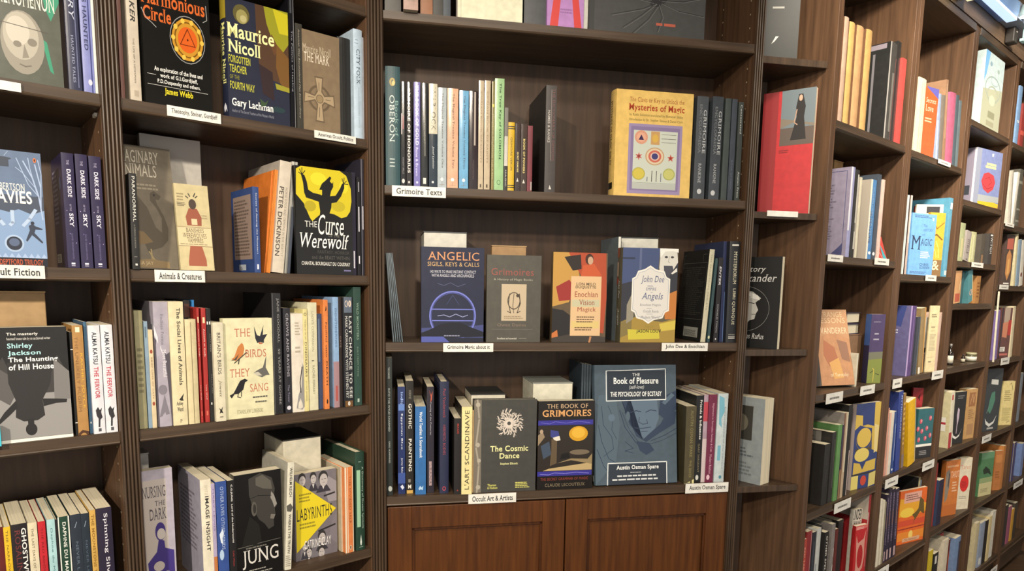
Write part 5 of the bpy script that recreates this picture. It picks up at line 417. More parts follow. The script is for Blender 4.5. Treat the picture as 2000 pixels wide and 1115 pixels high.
    b('C',-0.505,'F',0.3722,0.004,0.145,0.022,0.2269,0.0,0.0,0.0,0,'17120e',[('t','f',0.15,0.918,0.88,0.966,'c9a984','THE BOOK OF',8),('t','f',0.07,0.825,0.94,0.9,'cf9a62','GRIMOIRES',10),('r','f',0,0.73,0.98,0.785,'34308a'),('r','f',0,0.155,0.98,0.21,'34308a'),('l','f',[(0.05,0.76),(0.2,0.745),(0.3,0.77),(0.5,0.75),(0.7,0.77),(0.93,0.75)],1.2,'6a66c0'),('l','f',[(0.05,0.18),(0.2,0.17),(0.3,0.19),(0.5,0.18),(0.7,0.19),(0.93,0.175)],1.2,'8a86d0'),('r','f',0,0.215,0.98,0.725,'2a241e'),('p','f',[(0.2,0.24),(0.98,0.3),(0.98,0.215),(0.1,0.215)],'b39c70'),('p','f',[(0.35,0.3),(0.6,0.33),(0.98,0.28),(0.98,0.4),(0.9,0.34),(0.6,0.35)],'8c7a58'),('o','f',0.72,0.63,0.17,0.085,'c9951f'),('o','f',0.72,0.64,0.12,0.06,'d9ab3a'),('p','f',[(0.22,0.68),(0.36,0.66),(0.38,0.6),(0.3,0.58),(0.22,0.6)],'3a4080'),('p','f',[(0.26,0.59),(0.38,0.61),(0.4,0.56),(0.3,0.55)],'d9d2c4'),('p','f',[(0.24,0.58),(0.34,0.55),(0.34,0.3),(0.22,0.27),(0.24,0.45)],'5c4c38'),('p','f',[(0.05,0.5),(0.2,0.55),(0.24,0.4),(0.1,0.35)],'3d4a5c'),('p','f',[(0,0.5),(0.12,0.6),(0.08,0.66),(0,0.62)],'8c7a62'),('o','f',0.06,0.66,0.03,0.025,'a8927a'),('p','f',[(0.42,0.4),(0.55,0.42),(0.58,0.36),(0.4,0.34)],'14110e'),('o','f',0.75,0.42,0.18,0.03,'6f6250'),('t','f',0.06,0.105,0.92,0.135,'8c4034','THE SECRET GRAMMAR OF MAGIC',8),('t','f',0.14,0.035,0.86,0.07,'857860','CLAUDE LECOUTEUX',8)],'black paperback BOOK OF GRIMOIRES with painted scene, shelf above cupboard doors','book',0.3,None,'books, shelf above cupboard doors')
    b('C',-0.505,'F',0.5293,0.012,0.2241,0.022,0.3102,0.0,0.0,8.0,1,'43525e',[('p','f',[(0,0),(0.25,0.2),(0.3,0.5),(0.25,0.75),(0.05,0.75),(0,0.6)],'4a5b68'),('p','f',[(0.35,0.66),(0.42,0.75),(0.5,0.74),(0.6,0.77),(0.7,0.75),(0.76,0.7),(0.78,0.55),(0.72,0.44),(0.6,0.38),(0.48,0.44),(0.4,0.54)],'56687a'),('p','f',[(0.3,0.75),(0.42,0.74),(0.36,0.6),(0.44,0.5),(0.5,0.4),(0.62,0.35),(0.78,0.42),(0.98,0.5),(1,0.6),(0.9,0.62),(0.8,0.5),(0.66,0.42),(0.58,0.37),(0.42,0.5),(0.37,0.63)],'26344c'),('p','f',[(0.8,0.72),(1,0.78),(1,0.62),(0.85,0.54),(0.78,0.58)],'26344c'),('p','f',[(0.82,0.68),(0.94,0.76),(0.98,0.74),(0.86,0.66)],'4f6172'),('l','f',[(0.43,0.6),(0.5,0.615),(0.56,0.605)],2.4,'26344c'),('l','f',[(0.62,0.6),(0.68,0.62),(0.75,0.61)],2.4,'26344c'),('l','f',[(0.54,0.56),(0.53,0.52),(0.58,0.5),(0.64,0.505),(0.63,0.54)],1.6,'26344c'),('l','f',[(0.48,0.47),(0.57,0.465),(0.68,0.475)],2,'26344c'),('l','f',[(0.56,0.44),(0.64,0.44)],1,'26344c'),('o','f',0.4,0.57,0.025,0.04,'4a5b68'),('l','f',[(0.3,0.62),(0.36,0.48),(0.48,0.36),(0.6,0.27)],2,'26344c'),('l','f',[(0.33,0.6),(0.42,0.45),(0.56,0.32)],1.2,'26344c'),('l','f',[(0.36,0.36),(0.46,0.3),(0.36,0.28),(0.46,0.26)],1.6,'26344c'),('p','f',[(0.5,0.36),(0.66,0.34),(0.72,0.28),(0.62,0.24),(0.54,0.28)],'26344c'),('l','f',[(0.08,0.66),(0.1,0.5),(0.2,0.4),(0.22,0.3),(0.1,0.24)],1.4,'26344c'),('l','f',[(0.16,0.66),(0.22,0.56),(0.2,0.46),(0.26,0.38)],1.2,'26344c'),('l','f',[(0.04,0.5),(0.08,0.36),(0.16,0.22),(0.3,0.16)],1.6,'26344c'),('l','f',[(0.02,0.3),(0.1,0.16),(0.2,0.06)],1.6,'26344c'),('o','f',0.2,0.56,0.04,0.03,'56687a'),('l','f',[(0.68,0.36),(0.84,0.4),(1,0.46)],1.6,'26344c'),('l','f',[(0.66,0.33),(0.82,0.36),(1,0.42)],1,'26344c'),('l','f',[(0.14,0.7),(0.87,0.705),(0.87,0.965),(0.14,0.95),(0.14,0.7)],2.2,'d9dcda'),('r','f',0.155,0.71,0.86,0.95,'222b36'),('t','f',0.46,0.905,0.55,0.93,'d9dcda','THE',8),('t','f',0.23,0.84,0.78,0.895,'e6e8e6','Book of Pleasure',10),('t','f',0.42,0.79,0.6,0.83,'c9cccc','(self-love)',4),('t','f',0.19,0.735,0.82,0.775,'e6e8e6','THE PSYCHOLOGY OF ECSTASY',10),('l','f',[(0.14,0),(0.15,0.18),(0.87,0.18),(0.87,0)],2.2,'d9dcda'),('r','f',0.16,0,0.86,0.17,'222b36'),('t','f',0.25,0.115,0.77,0.16,'e6e8e6','Austin Osman Spare',10),('n','f',0.42,0.095,0.6,0.105,1,'c9cccc'),('n','f',0.26,0.06,0.78,0.085,1,'c9cccc'),('n','f',0.2,0.03,0.84,0.055,1,'c9cccc'),('r','s',0.3,0.03,0.7,0.08,'c9cccc'),('r','s',0.4,0.1,0.6,0.9,'5d666c')],'large slate-blue hardback The Book of Pleasure, shelf above cupboard doors','book',0.35,None,'books, shelf above cupboard doors')
    b('C',-0.505,'S',0.4992,0.065,0.12,0.0057,0.3136,0.0,0.0,0.0,0,'2a343c',[('r','s',0.1,0,0.3,1,'46525a'),('r','s',0.4,0.2,0.7,0.85,'3a454d')],'thin slate spine behind Book of Pleasure, first from left, shelf above cupboard doors','book',None,None,'books, shelf above cupboard doors')
    b('C',-0.505,'S',0.5061,0.065,0.12,0.0057,0.3125,0.0,0.0,0.0,0,'2a343c',[('r','s',0.1,0,0.3,1,'46525a'),('r','s',0.4,0.2,0.7,0.85,'3a454d')],'thin slate spine behind Book of Pleasure, second from left, shelf above cupboard doors','book',None,None,'books, shelf above cupboard doors')
    b('C',-0.505,'S',0.513,0.065,0.12,0.0058,0.3113,0.0,0.0,0.0,0,'2a343c',[('r','s',0.1,0,0.3,1,'46525a'),('r','s',0.4,0.2,0.7,0.85,'3a454d')],'thin slate spine behind Book of Pleasure, third from left, shelf above cupboard doors','book',None,None,'books, shelf above cupboard doors')
    b('C',-0.505,'S',0.52,0.065,0.12,0.0058,0.3102,0.0,0.0,0.0,0,'2a343c',[('r','s',0.1,0,0.3,1,'46525a'),('r','s',0.4,0.2,0.7,0.85,'3a454d')],'thin slate spine behind Book of Pleasure, fourth from left, shelf above cupboard doors','book',None,None,'books, shelf above cupboard doors')
    b('C',-0.505,'S',0.7681,0.004,0.14,0.0285,0.2071,0.0,-0.0136,0.0,0,'4a432c',[('t','s',0.45,0.35,0.72,0.95,'857c52','AUSTIN OSMAN SPARE',9),('t','s',0.45,0.08,0.7,0.3,'857c52','PHIL BAKER',1),('p','s',[(0,0),(1,0),(1,0.06),(0.4,0.02)],'d0c890')],'olive brown spine right of Book of Pleasure, shelf above cupboard doors','book',None,'3a3524','books, shelf above cupboard doors')
    b('C',-0.505,'S',0.8001,0.012,0.17,0.0208,0.2337,0.0,-0.0165,0.0,0,'17181a',[('t','s',0.5,0.5,0.8,0.95,'dcdcd8','Friends & Influences',3),('t','s',0.4,0.12,0.65,0.45,'857a5c','GARY SARGEANT',1),('o','s',0.4,0.06,0.2,0.03,'c9c8c2')],'black spine lettered Friends & Influences, shelf above cupboard doors','book',None,None,'books, shelf above cupboard doors')
    b('C',-0.505,'S',0.8196,0.012,0.17,0.012,0.2356,0.0,-0.0079,0.0,0,'a58f9c',[('r','s',0,0.7,1,0.92,'b0404c'),('r','s',0,0,1,0.5,'c4b4b4')],'thin pinkish spine between black and maroon, shelf above cupboard doors','book',None,None,'books, shelf above cupboard doors')
    b('C',-0.505,'S',0.8308,0.01,0.17,0.0225,0.2365,0.0,0.0012,0.0,0,'6a2440',[('t','s',0.4,0.35,0.7,0.9,'cf9fb0','Nightmare in Surrealist Fantasy & Cats',1),('t','s',0.4,0.1,0.7,0.32,'cf9fb0','Modern Realism',1),('o','s',0.35,0.06,0.2,0.03,'d9b4c0')],'maroon spine with pale lettering, shelf above cupboard doors','book',None,None,'books, shelf above cupboard doors')
    b('C',-0.505,'S',0.8551,0.008,0.175,0.0283,0.2387,0.0,0.0023,0.0,0,'b9c4c6',[('p','s',[(0.1,0.98),(0.6,0.95),(0.7,0.8),(0.4,0.72),(0.5,0.62),(0.2,0.66)],'6fa8bc'),('r','s',0.2,0.25,0.5,0.42,'6fa8bc'),('t','s',0.65,0.15,0.82,0.85,'7d8c92','Encyclopaedia of the Unseen',1),('o','s',0.6,0.06,0.14,0.02,'4d8494')],'white spine with light blue clouds, shelf above cupboard doors','book',0.25,None,'books, shelf above cupboard doors')
    b('C',0.577,'F',0.9319,0.0448,0.096,0.03,0.3,15.0,0.0,0.0,1,'1b1e1d',[('r','f',0.3,0.42,0.6,0.435,'a5a49c'),('r','f',0.32,0.6,0.5,0.61,'8a8a82'),('p','f',[(0.32,0.14),(0.42,0.2),(0.5,0.2),(0.4,0.16)],'d0cfc8')],'large black book standing in shade, narrow corner case, top shelf','book',None,None,'books, narrow corner case, top shelf')
    b('C',0.202,'F',0.9844,0.0948,0.129,0.018,0.3129,46.0,0.0,0.0,0,'b92a2e',[('r','f',0,0,0.3,1,'8f2428'),('r','f',0.36,0.56,1,1,'6d7a80'),('r','f',0.36,0.56,1,0.7,'5d5048'),('p','f',[(0.36,0.7),(0.6,0.74),(1,0.7),(1,0.72),(0.36,0.78)],'7d7264'),('p','f',[(0.56,0.6),(0.86,0.6),(0.8,0.78),(0.82,0.86),(0.76,0.96),(0.68,0.96),(0.64,0.86),(0.66,0.78)],'1f1a1a'),('o','f',0.72,0.93,0.035,0.025,'c4a48c'),('l','f',[(0.66,0.84),(0.62,0.74),(0.68,0.72)],2.4,'b8947c'),('n','f',0.36,0.5,0.6,0.53,2,'7d1c20')],'red paperback with standing woman in black dress, narrow corner case, second shelf','book',None,None,'books, narrow corner case, second shelf')
    b('C',-0.15,'F',0.9235,0.1215,0.1481,0.016,0.2411,54.0,0.0,0.0,0,'151515',[('t','f',0.2,0.82,0.72,0.9,'c9c8c4','History',12),('t','f',0.1,0.73,0.92,0.81,'c9c8c4','Alexander',12),('g','f',0.36,0.43,0.46,0.25,0.8,'8f8e8a'),('p','f',[(0.3,0.64),(0.5,0.62),(0.66,0.55),(0.56,0.5),(0.62,0.42),(0.58,0.38),(0.56,0.32),(0.46,0.3),(0.4,0.24),(0.2,0.22),(0.1,0.5),(0.16,0.6)],'b5b3ac'),('p','f',[(0.3,0.64),(0.6,0.58),(0.64,0.53),(0.4,0.56),(0.24,0.5),(0.2,0.6)],'d5d3cc'),('l','f',[(0.44,0.5),(0.54,0.49)],2,'22211f'),('l','f',[(0.24,0.6),(0.46,0.56)],1.5,'3d3b38'),('l','f',[(0.5,0.37),(0.57,0.37)],1.4,'3d3b38'),('t','f',0.2,0.1,0.75,0.16,'c9c8c4','Curtius Rufus',12)],'black book with white Greek head coin, narrow corner case, third shelf','book',None,None,'books, narrow corner case, third shelf')
    b('C',-0.518,'F',0.9235,0.1142,0.1288,0.047,0.235,60.0,0.0,0.0,0,'8b9294',[('r','f',0.2,0.5,0.75,0.9,'3a3833'),('o','f',0.5,0.7,0.15,0.1,'6b6658'),('n','f',0.15,0.3,0.8,0.42,3,'5d6468'),('n','f',0.15,0.08,0.8,0.25,4,'6b7276')],'thick grey paperback with creamy page edge, narrow corner case, lowest shelf','book',None,None,'books, narrow corner case, lowest shelf')
    b('R',0.438,'S',0.0322,0.012,0.16,0.0246,0.2601,0.0,0.0,0.0,1,'b59a86',[],'tall tan spine, first from left of four, nearest right-wall column, top shelf','book',None,'6e4d36','books, nearest right-wall column, top shelf')
    b('R',0.438,'S',0.0614,0.012,0.16,0.032,0.2554,0.0,0.0,0.0,1,'c2a062',[],'tall tan spine, second from left of four, nearest right-wall column, top shelf','book',None,'6e4d36','books, nearest right-wall column, top shelf')
    b('R',0.438,'S',0.1053,0.012,0.16,0.0411,0.2579,0.0,0.0,0.0,1,'bd9468',[],'tall tan spine, third from left of four, nearest right-wall column, top shelf','book',None,'6e4d36','books, nearest right-wall column, top shelf')
    b('R',0.438,'S',0.1618,0.012,0.16,0.0386,0.2619,0.0,0.0,0.0,1,'c09a60',[],'tall tan spine, fourth from left of four, nearest right-wall column, top shelf','book',None,'6e4d36','books, nearest right-wall column, top shelf')
    b('R',0.438,'S',0.3251,0.012,0.165,0.0461,0.269,0.0,0.0,0.0,0,'4a4846',[('r','s',0,0,0.15,1,'a5a29e'),('r','s',0.5,0.1,0.8,0.7,'77746f'),('r','b',0.06,0.94,0.94,0.99,'8f8690'),('l','b',[(0.06,0.97),(0.1,0.85),(0.1,0.05)],2,'55535a'),('r','b',0.72,0,0.76,0.9,'77757a')],'glossy black framed spine beside tan row, nearest right-wall column, top shelf','book',0.08,'2d2e2e','books, nearest right-wall column, top shelf')
    b('R',0.438,'S',0.3723,0.012,0.16,0.0265,0.2807,0.0,0.0,0.0,0,'2e2d2c',[],'dull black spine left of red one, nearest right-wall column, top shelf','book',0.3,None,'books, nearest right-wall column, top shelf')
    b('R',0.438,'S',0.3992,0.006,0.12,0.0309,0.2397,0.0,0.0,0.0,0,'b8443f',[],'slim bright red spine at column end, nearest right-wall column, top shelf','book',None,None,'books, nearest right-wall column, top shelf')
    b('R',0.098,'X',0.3224,0.145,0.0594,0.04,0.3011,0.0,0.0,0.0,0,'b08c5e',[],'tan card box peeking over violet book, nearest right-wall column, second shelf','card_box',None,None,None)
    b('R',0.098,'S',0.1305,0.008,0.135,0.0224,0.2411,0.0,0.0,0.0,0,'8d8fb5',[('r','s',0,0.3,0.4,1,'c9c9d2'),('l','b',[(0.1,0.03),(0.92,0.03),(0.92,0.96),(0.1,0.96)],1.4,'45486f'),('n','b',0.2,0.55,0.75,0.83,9,'6d6678'),('n','b',0.2,0.2,0.75,0.45,9,'6d6678'),('p','b',[(0.92,0.03),(0.7,0.04),(0.86,0.12),(0.92,0.16)],'45486f')],'violet-grey paperback whose printed back shows, nearest right-wall column, second shelf','book',None,'8f879c','books, nearest right-wall column, second shelf')
    b('R',0.098,'S',0.157,0.008,0.13,0.0245,0.2369,0.0,0.0,0.0,0,'24221f',[('r','s',0.55,0.1,0.95,0.95,'b5b2a8'),('r','s',0.6,0.3,0.8,0.4,'33312d')],'black spine with silvery flecks, nearest right-wall column, second shelf','book',None,None,'books, nearest right-wall column, second shelf')
    b('R',0.098,'S',0.1834,0.006,0.13,0.0133,0.219,0.0,0.0,0.0,0,'c4bfa8',[],'thin cream spine with sideways title on side, nearest right-wall column, second shelf','book',None,'a9a196','books, nearest right-wall column, second shelf')
    b('R',0.098,'S',0.2556,0.006,0.13,0.0369,0.2219,0.0,0.0,0.0,0,'4a7cb0',[('r','s',0,0,0.25,1,'cfcabb'),('o','s',0.6,0.08,0.25,0.02,'dfe4ea'),('t','s',0.4,0.3,0.65,0.9,'8fb0d2','HUMAN LINES FOR LIFE',1),('r','b',0,0,1,1,'a59c90'),('t','s',0.2,0.2,0.5,0.6,'55504a','HUMAN LINE',1)],'blue spine with white collar stripe, nearest right-wall column, second shelf','book',None,'a59c90','books, nearest right-wall column, second shelf')
    b('R',0.098,'S',0.3074,0.01,0.13,0.0263,0.2426,0.0,0.0,0.0,0,'3d4652',[('o','s',0.4,0.07,0.3,0.02,'cfd2d5')],'dark slate spine behind pinkish one, nearest right-wall column, second shelf','book',None,None,'books, nearest right-wall column, second shelf')
    b('R',0.098,'S',0.3341,0.006,0.13,0.0165,0.23,0.0,0.0,0.0,0,'cbb3a8',[],'thin pinkish-white spine at row end, nearest right-wall column, second shelf','book',None,None,'books, nearest right-wall column, second shelf')
    b('R',0.098,'F',0.3585,0.006,0.0548,0.003,0.0754,0.0,0.0,18.0,0,'b04038',[('p','f',[(0.5,0),(1,0),(0.5,0.7)],'3f9aa5'),('l','f',[(0,0.5),(0.4,0.1)],2,'d9c4bc')],'small red and teal folded leaflet, nearest right-wall column, second shelf','leaflet',None,None,None)
    b('R',-0.2745,'F',0.1534,0.0545,0.1243,0.03,0.2246,20.0,0.0,14.0,0,'b58560',[('p','f',[(0,1),(1,1),(1,0.6),(0.5,0.7),(0,0.62)],'b98d68'),('t','f',0.1,0.9,0.85,0.97,'d9bc94','STRANGE',8),('t','f',0.06,0.82,0.92,0.89,'d9bc94','LESSONS',8),('t','f',0.06,0.68,0.95,0.76,'e0c8a4','WANDERER',8),('p','f',[(0.2,0.6),(0.5,0.5),(0.6,0.3),(0.3,0.25),(0.15,0.4)],'a56a4c'),('p','f',[(0.6,0.6),(0.9,0.56),(0.95,0.3),(0.7,0.34)],'8f6a56'),('p','f',[(0.3,0.3),(0.6,0.36),(0.7,0.1),(0.4,0.08)],'c99a5c'),('t','f',0.3,0.1,0.85,0.16,'e6d4b4','of Tarotsky',8),('r','s',0,0,1,1,'85807c')],'peach-brown paperback leaning far back, nearest right-wall column, third shelf','book',None,None,'books, nearest right-wall column, third shelf')
    b('R',-0.2745,'X',0.3096,0.06,0.1006,0.12,0.1494,0.0,0.0,0.0,0,'7d5f45',[],'brown box holding two flat books, nearest right-wall column, third shelf','storage_box',None,None,None)
    b('R',-0.2745,'S',0.2752,0.014,0.042,0.0107,0.099,0.0,0.0,0.0,0,'cbc5b0',[],'plain white spine behind peach paperback, nearest right-wall column, third shelf','book',None,None,'books, nearest right-wall column, third shelf')
    b('R',-0.2745,'F',0.387,0.0264,0.051,0.022,0.2119,26.0,0.0,0.0,0,'43365c',[('p','f',[(0,0.45),(0.5,0.4),(1,0.44),(1,0),(0,0)],'77803c'),('p','f',[(0,0.45),(1,0.46),(1,0.36),(0,0.34)],'6a6a58'),('n','f',0.2,0.88,0.8,0.9,1,'8a8598'),('n','f',0.3,0.7,0.65,0.74,1,'a59fb0'),('n','f',0.25,0.62,0.65,0.66,1,'a59fb0'),('l','f',[(0.45,0.02),(0.45,0.2),(0.35,0.22)],2,'c4b04a'),('l','f',[(0.2,0.15),(0.4,0.18)],2,'2b2a1c'),('l','f',[(0.6,0.14),(0.85,0.12)],2,'2b2a1c'),('r','s',0,0,1,0.55,'23213d'),('t','s',0.3,0.55,0.7,0.8,'a9bcd8','Moon',9),('r','s',0,0.55,1,1,'34508a')],'purple paperback with green landscape foot, nearest right-wall column, third shelf','book',None,None,'books, nearest right-wall column, third shelf')
    b('R',-0.604,'S',0.1029,0.01,0.15,0.0339,0.1784,0.0,0.0,0.0,0,'1f1c1a',[('t','s',0.3,0.3,0.6,0.8,'3d3936','THE TAROT',1),('n','b',0.35,0.4,0.7,0.9,3,'35312d')],'short black spine at column start, nearest right-wall column, fourth shelf','book',None,'211e1b','books, nearest right-wall column, fourth shelf')
    b('R',-0.604,'S',0.1452,0.01,0.16,0.0242,0.2083,0.0,0.0,0.0,0,'262321',[('r','s',0.6,0.2,0.75,0.9,'55524d'),('r','b',0.1,0.82,0.8,0.99,'77736e'),('n','b',0.3,0.85,0.7,0.93,2,'4d4a46')],'black spine with grey label on side, nearest right-wall column, fourth shelf','book',None,None,'books, nearest right-wall column, fourth shelf')
    b('R',-0.604,'S',0.1747,0.008,0.17,0.0254,0.2266,0.0,0.0,0.0,0,'5d8a50',[],'light green spine left of purple strip, nearest right-wall column, fourth shelf','book',None,'4f7844','books, nearest right-wall column, fourth shelf')
    b('R',-0.604,'S',0.2036,0.008,0.16,0.0094,0.2246,0.0,0.0,0.0,0,'3a2d42',[('r','s',0,0,1,0.4,'8a6a48')],'thin purple spine right of green one, nearest right-wall column, fourth shelf','book',None,None,'books, nearest right-wall column, fourth shelf')
    b('R',-0.604,'S',0.2133,0.01,0.16,0.0269,0.2574,0.0,0.0,0.0,0,'b5a084',[('r','s',0,0,0.3,1,'6f4d3c'),('r','s',0.6,0.3,0.95,1,'d0c6ae')],'beige spine before broad black one, nearest right-wall column, fourth shelf','book',None,'8c8680','books, nearest right-wall column, fourth shelf')
    b('R',-0.604,'S',0.2445,0.012,0.17,0.0258,0.2768,0.0,0.0,0.0,0,'191716',[('r','s',0.8,0,1,0.5,'cbb8b4')],'broad black spine left of yellow-blue cover, nearest right-wall column, fourth shelf','book',None,None,'books, nearest right-wall column, fourth shelf')
    b('R',-0.604,'F',0.3274,0.0238,0.1256,0.014,0.2697,10.0,0.0,0.0,0,'27376c',[('p','f',[(0,1),(0.25,1),(0.25,0.9),(0,0.9)],'2b3a6e'),('p','f',[(0,0.88),(0.28,0.86),(0.3,0.74),(0.5,0.75),(0.78,0.72),(0.75,1),(1,1),(1,0.4),(0.75,0.45),(0.7,0.7),(0.45,0.72),(0.2,0.75),(0,0.7)],'c2a548'),('g','f',0.4,0.58,0.33,0.13,2,'7a6424'),('o','f',0.4,0.6,0.29,0.115,'c9ab4c'),('r','f',0.08,0.45,0.72,0.475,'4d4018'),('o','f',0.36,0.4,0.3,0.08,'cfbb62'),('p','f',[(0.05,0.32),(0.3,0.3),(0.42,0.22),(0.55,0.31),(0.95,0.33),(0.95,0.2),(0.05,0.18)],'c2a548'),('r','f',0,0.165,1,0.18,'2b2614'),('p','f',[(0,0.16),(0.28,0.16),(0.28,0),(0,0)],'cfc06a'),('p','f',[(0.72,0.16),(1,0.18),(1,0.02),(0.72,0)],'c4b56a'),('o','f',0.5,0.09,0.12,0.06,'b8402c'),('p','f',[(0.8,0.75),(0.98,0.72),(0.98,0.42),(0.85,0.4)],'d0bd80'),('r','s',0,0,1,1,'b8a9a4')],'blue and yellow patterned paperback facing out, nearest right-wall column, fourth shelf','book',None,None,'books, nearest right-wall column, fourth shelf')
    b('R',-0.93,'S',0.015,0.01,0.13,0.0209,0.2454,0.0,0.0,0.0,0,'b04638',[('t','s',0.35,0.3,0.65,0.9,'e0b8a4','RED TAROT CARDS',1)],'short coral-red spine, nearest right-wall column, fifth shelf','book',None,None,'books, nearest right-wall column, fifth shelf')
    b('R',-0.93,'S',0.0363,0.01,0.14,0.0286,0.2634,0.0,0.0,0.0,0,'852a2c',[('r','s',0.75,0,0.9,1,'b58a88')],'taller dark red spine, nearest right-wall column, fifth shelf','book',None,None,'books, nearest right-wall column, fifth shelf')
    b('R',-0.93,'S',0.0695,0.01,0.14,0.0225,0.2542,0.0,0.0,0.0,0,'252830',[('r','s',0.3,0.1,0.45,0.9,'4a505c')],'blue-black spine right of red pair, nearest right-wall column, fifth shelf','book',None,None,'books, nearest right-wall column, fifth shelf')
    b('R',-0.93,'S',0.0924,0.008,0.15,0.0219,0.2606,0.0,0.0,0.0,0,'b9bcb8',[('r','s',0,0,0.3,0.6,'8a9196')],'white and grey spine, nearest right-wall column, fifth shelf','book',None,None,'books, nearest right-wall column, fifth shelf')
    b('R',-0.93,'S',0.1238,0.012,0.15,0.004,0.2653,0.0,0.0,0.0,0,'3b3a3a',[],'grey-black tall spine, nearest right-wall column, fifth shelf','book',None,None,'books, nearest right-wall column, fifth shelf')
    b('R',-0.93,'S',0.1282,0.002,0.14,0.0242,0.243,0.0,0.0,0.0,0,'1c1a19',[('t','s',0.35,0.1,0.75,0.95,'c9c5bc','OTHER SPELLS OF FATE',7)],'black spine with white scrawled title, nearest right-wall column, fifth shelf','book',None,None,'books, nearest right-wall column, fifth shelf')
    b('R',-0.93,'S',0.2609,0.05,0.13,0.0193,0.2354,0.0,0.0,0.0,0,'2a2628',[],'tall black spine at rear, nearest right-wall column, fifth shelf','book',None,None,'books, nearest right-wall column, fifth shelf')
    b('R',-0.93,'S',0.1822,0.006,0.15,0.021,0.2546,0.0,0.0,0.0,0,'7d7773',[('r','s',0.7,0.2,0.85,0.3,'d5d2cc'),('r','s',0.7,0.4,0.85,0.5,'d5d2cc'),('r','s',0.7,0.6,0.85,0.7,'d5d2cc')],'grey spine with white dashes, nearest right-wall column, fifth shelf','book',None,None,'books, nearest right-wall column, fifth shelf')
    b('R',-0.93,'S',0.2126,0.008,0.15,0.0166,0.2323,0.0,0.0,0.0,0,'5d241f',[],'thin dark red spine, nearest right-wall column, fifth shelf','book',None,None,'books, nearest right-wall column, fifth shelf')
    b('R',-0.93,'S',0.3037,0.04,0.13,0.0343,0.2289,0.0,0.0,0.0,0,'1b1817',[],'black spine left of red cover, nearest right-wall column, fifth shelf','book',None,None,'books, nearest right-wall column, fifth shelf')
    b('R',-0.93,'F',0.3684,0.0132,0.0547,0.012,0.205,14.0,0.0,0.0,0,'ad2023',[('p','f',[(0.1,0.85),(0.28,0.72),(0.5,0.75),(0.75,0.78),(0.9,0.92),(0.85,0.7),(0.9,0.5),(0.8,0.3),(0.5,0.22),(0.2,0.25),(0.2,0.45),(0.15,0.65)],'c48a7c'),('o','f',0.52,0.5,0.24,0.19,'a01c1f'),('p','f',[(0,1),(1,1),(1,0.95),(0,0.93)],'c4605a'),('n','f',0.1,0.94,0.9,0.98,2,'e0b4ac')],'red cover with pale horned shape, nearest right-wall column, fifth shelf','book',None,None,'books, nearest right-wall column, fifth shelf')
    b('R',-0.93,'F',0.3846,0.0313,0.041,0.012,0.25,16.0,0.0,0.0,0,'cdc6b8',[('t','f',0.04,0.86,0.96,1,'1b1918','UNDER',2),('t','f',0.06,0.79,0.95,0.85,'1b1918','THE INFLUENCE',2),('r','f',0,0,1,0.76,'a8232a')],'white cover with heavy black UNDER lettering, nearest right-wall column, fifth shelf','book',None,None,'books, nearest right-wall column, fifth shelf')
    b('R',-0.93,'S',0.4265,0.004,0.15,0.0163,0.301,0.0,0.0,0.0,0,'94242a',[('r','s',0,0.2,0.35,0.8,'c4a8a0'),('r','b',0,0.72,1,1,'b9aea0')],'red spine with white streak at column end, nearest right-wall column, fifth shelf','book',None,'a32428','books, nearest right-wall column, fifth shelf')
    b('R',0.435,'S',0.5434,0.008,0.14,0.0603,0.2192,0.0,-0.0203,0.0,0,'c4bfa4',[('l','s',[(0.4,0),(0.45,0.95)],1.5,'8a8468'),('l','s',[(0.7,0),(0.72,0.95)],1,'a09a80')],'cream folded pamphlet bundle at column start, second right-wall column, top shelf','pamphlet_bundle',None,None,None)
    b('R',0.435,'F',0.6445,0.0229,0.074,0.015,0.216,10.0,0.0,0.0,0,'c4532c',[('p','f',[(0.1,1),(1,1),(1,0.86),(0.6,0.92),(0.1,0.985)],'57549a'),('t','f',0.1,0.78,0.85,0.85,'e6b8a0','Secrets',8),('t','f',0.1,0.66,0.7,0.75,'e6b8a0','Love',8),('n','f',0.1,0.5,0.8,0.58,2,'e0a88c')],'orange cover with blue corner, second right-wall column, top shelf','book',0.3,None,'books, second right-wall column, top shelf')
    b('R',0.435,'S',0.741,0.01,0.13,0.0238,0.2054,0.0,-0.1161,0.0,0,'8f9db8',[('r','s',0,0,0.3,0.6,'dfe4e6')],'pale blue-grey glossy spine, second right-wall column, top shelf','book',0.2,None,'books, second right-wall column, top shelf')
    b('R',0.435,'S',0.7689,0.01,0.13,0.0263,0.2077,0.0,-0.0752,0.0,0,'6d655d',[],'grey-brown spine left of tan one, second right-wall column, top shelf','book',None,None,'books, second right-wall column, top shelf')
    b('R',0.435,'S',0.8095,0.012,0.14,0.0227,0.2618,0.0,-0.1243,0.0,0,'8d6d54',[('r','s',0.3,0.3,0.6,0.95,'a58a70')],'tall worn tan spine, second right-wall column, top shelf','book',None,None,'books, second right-wall column, top shelf')
    b('R',0.435,'S',0.8359,0.01,0.13,0.0571,0.2295,0.0,-0.0796,0.0,0,'b0607c',[],'rose-pink glossy spine, second right-wall column, top shelf','book',0.25,None,'books, second right-wall column, top shelf')
    b('R',0.435,'S',0.8995,0.01,0.13,0.0263,0.2318,0.0,-0.0828,0.0,0,'46545c',[],'slate spine right of pink one, second right-wall column, top shelf','book',None,None,'books, second right-wall column, top shelf')
    b('R',0.435,'S',0.9322,0.01,0.12,0.0206,0.22,0.0,-0.0812,0.0,0,'5d6b72',[],'grey-blue thin spine at row end, second right-wall column, top shelf','book',None,None,'books, second right-wall column, top shelf')
    b('R',0.062,'S',0.5328,0.008,0.13,0.0155,0.2421,0.0,-0.0034,0.0,0,'b3bfbe',[('r','s',0.5,0,0.9,1,'dfe2de')],'thin pale turquoise spine at column start, second right-wall column, second shelf','book',None,None,'books, second right-wall column, second shelf')
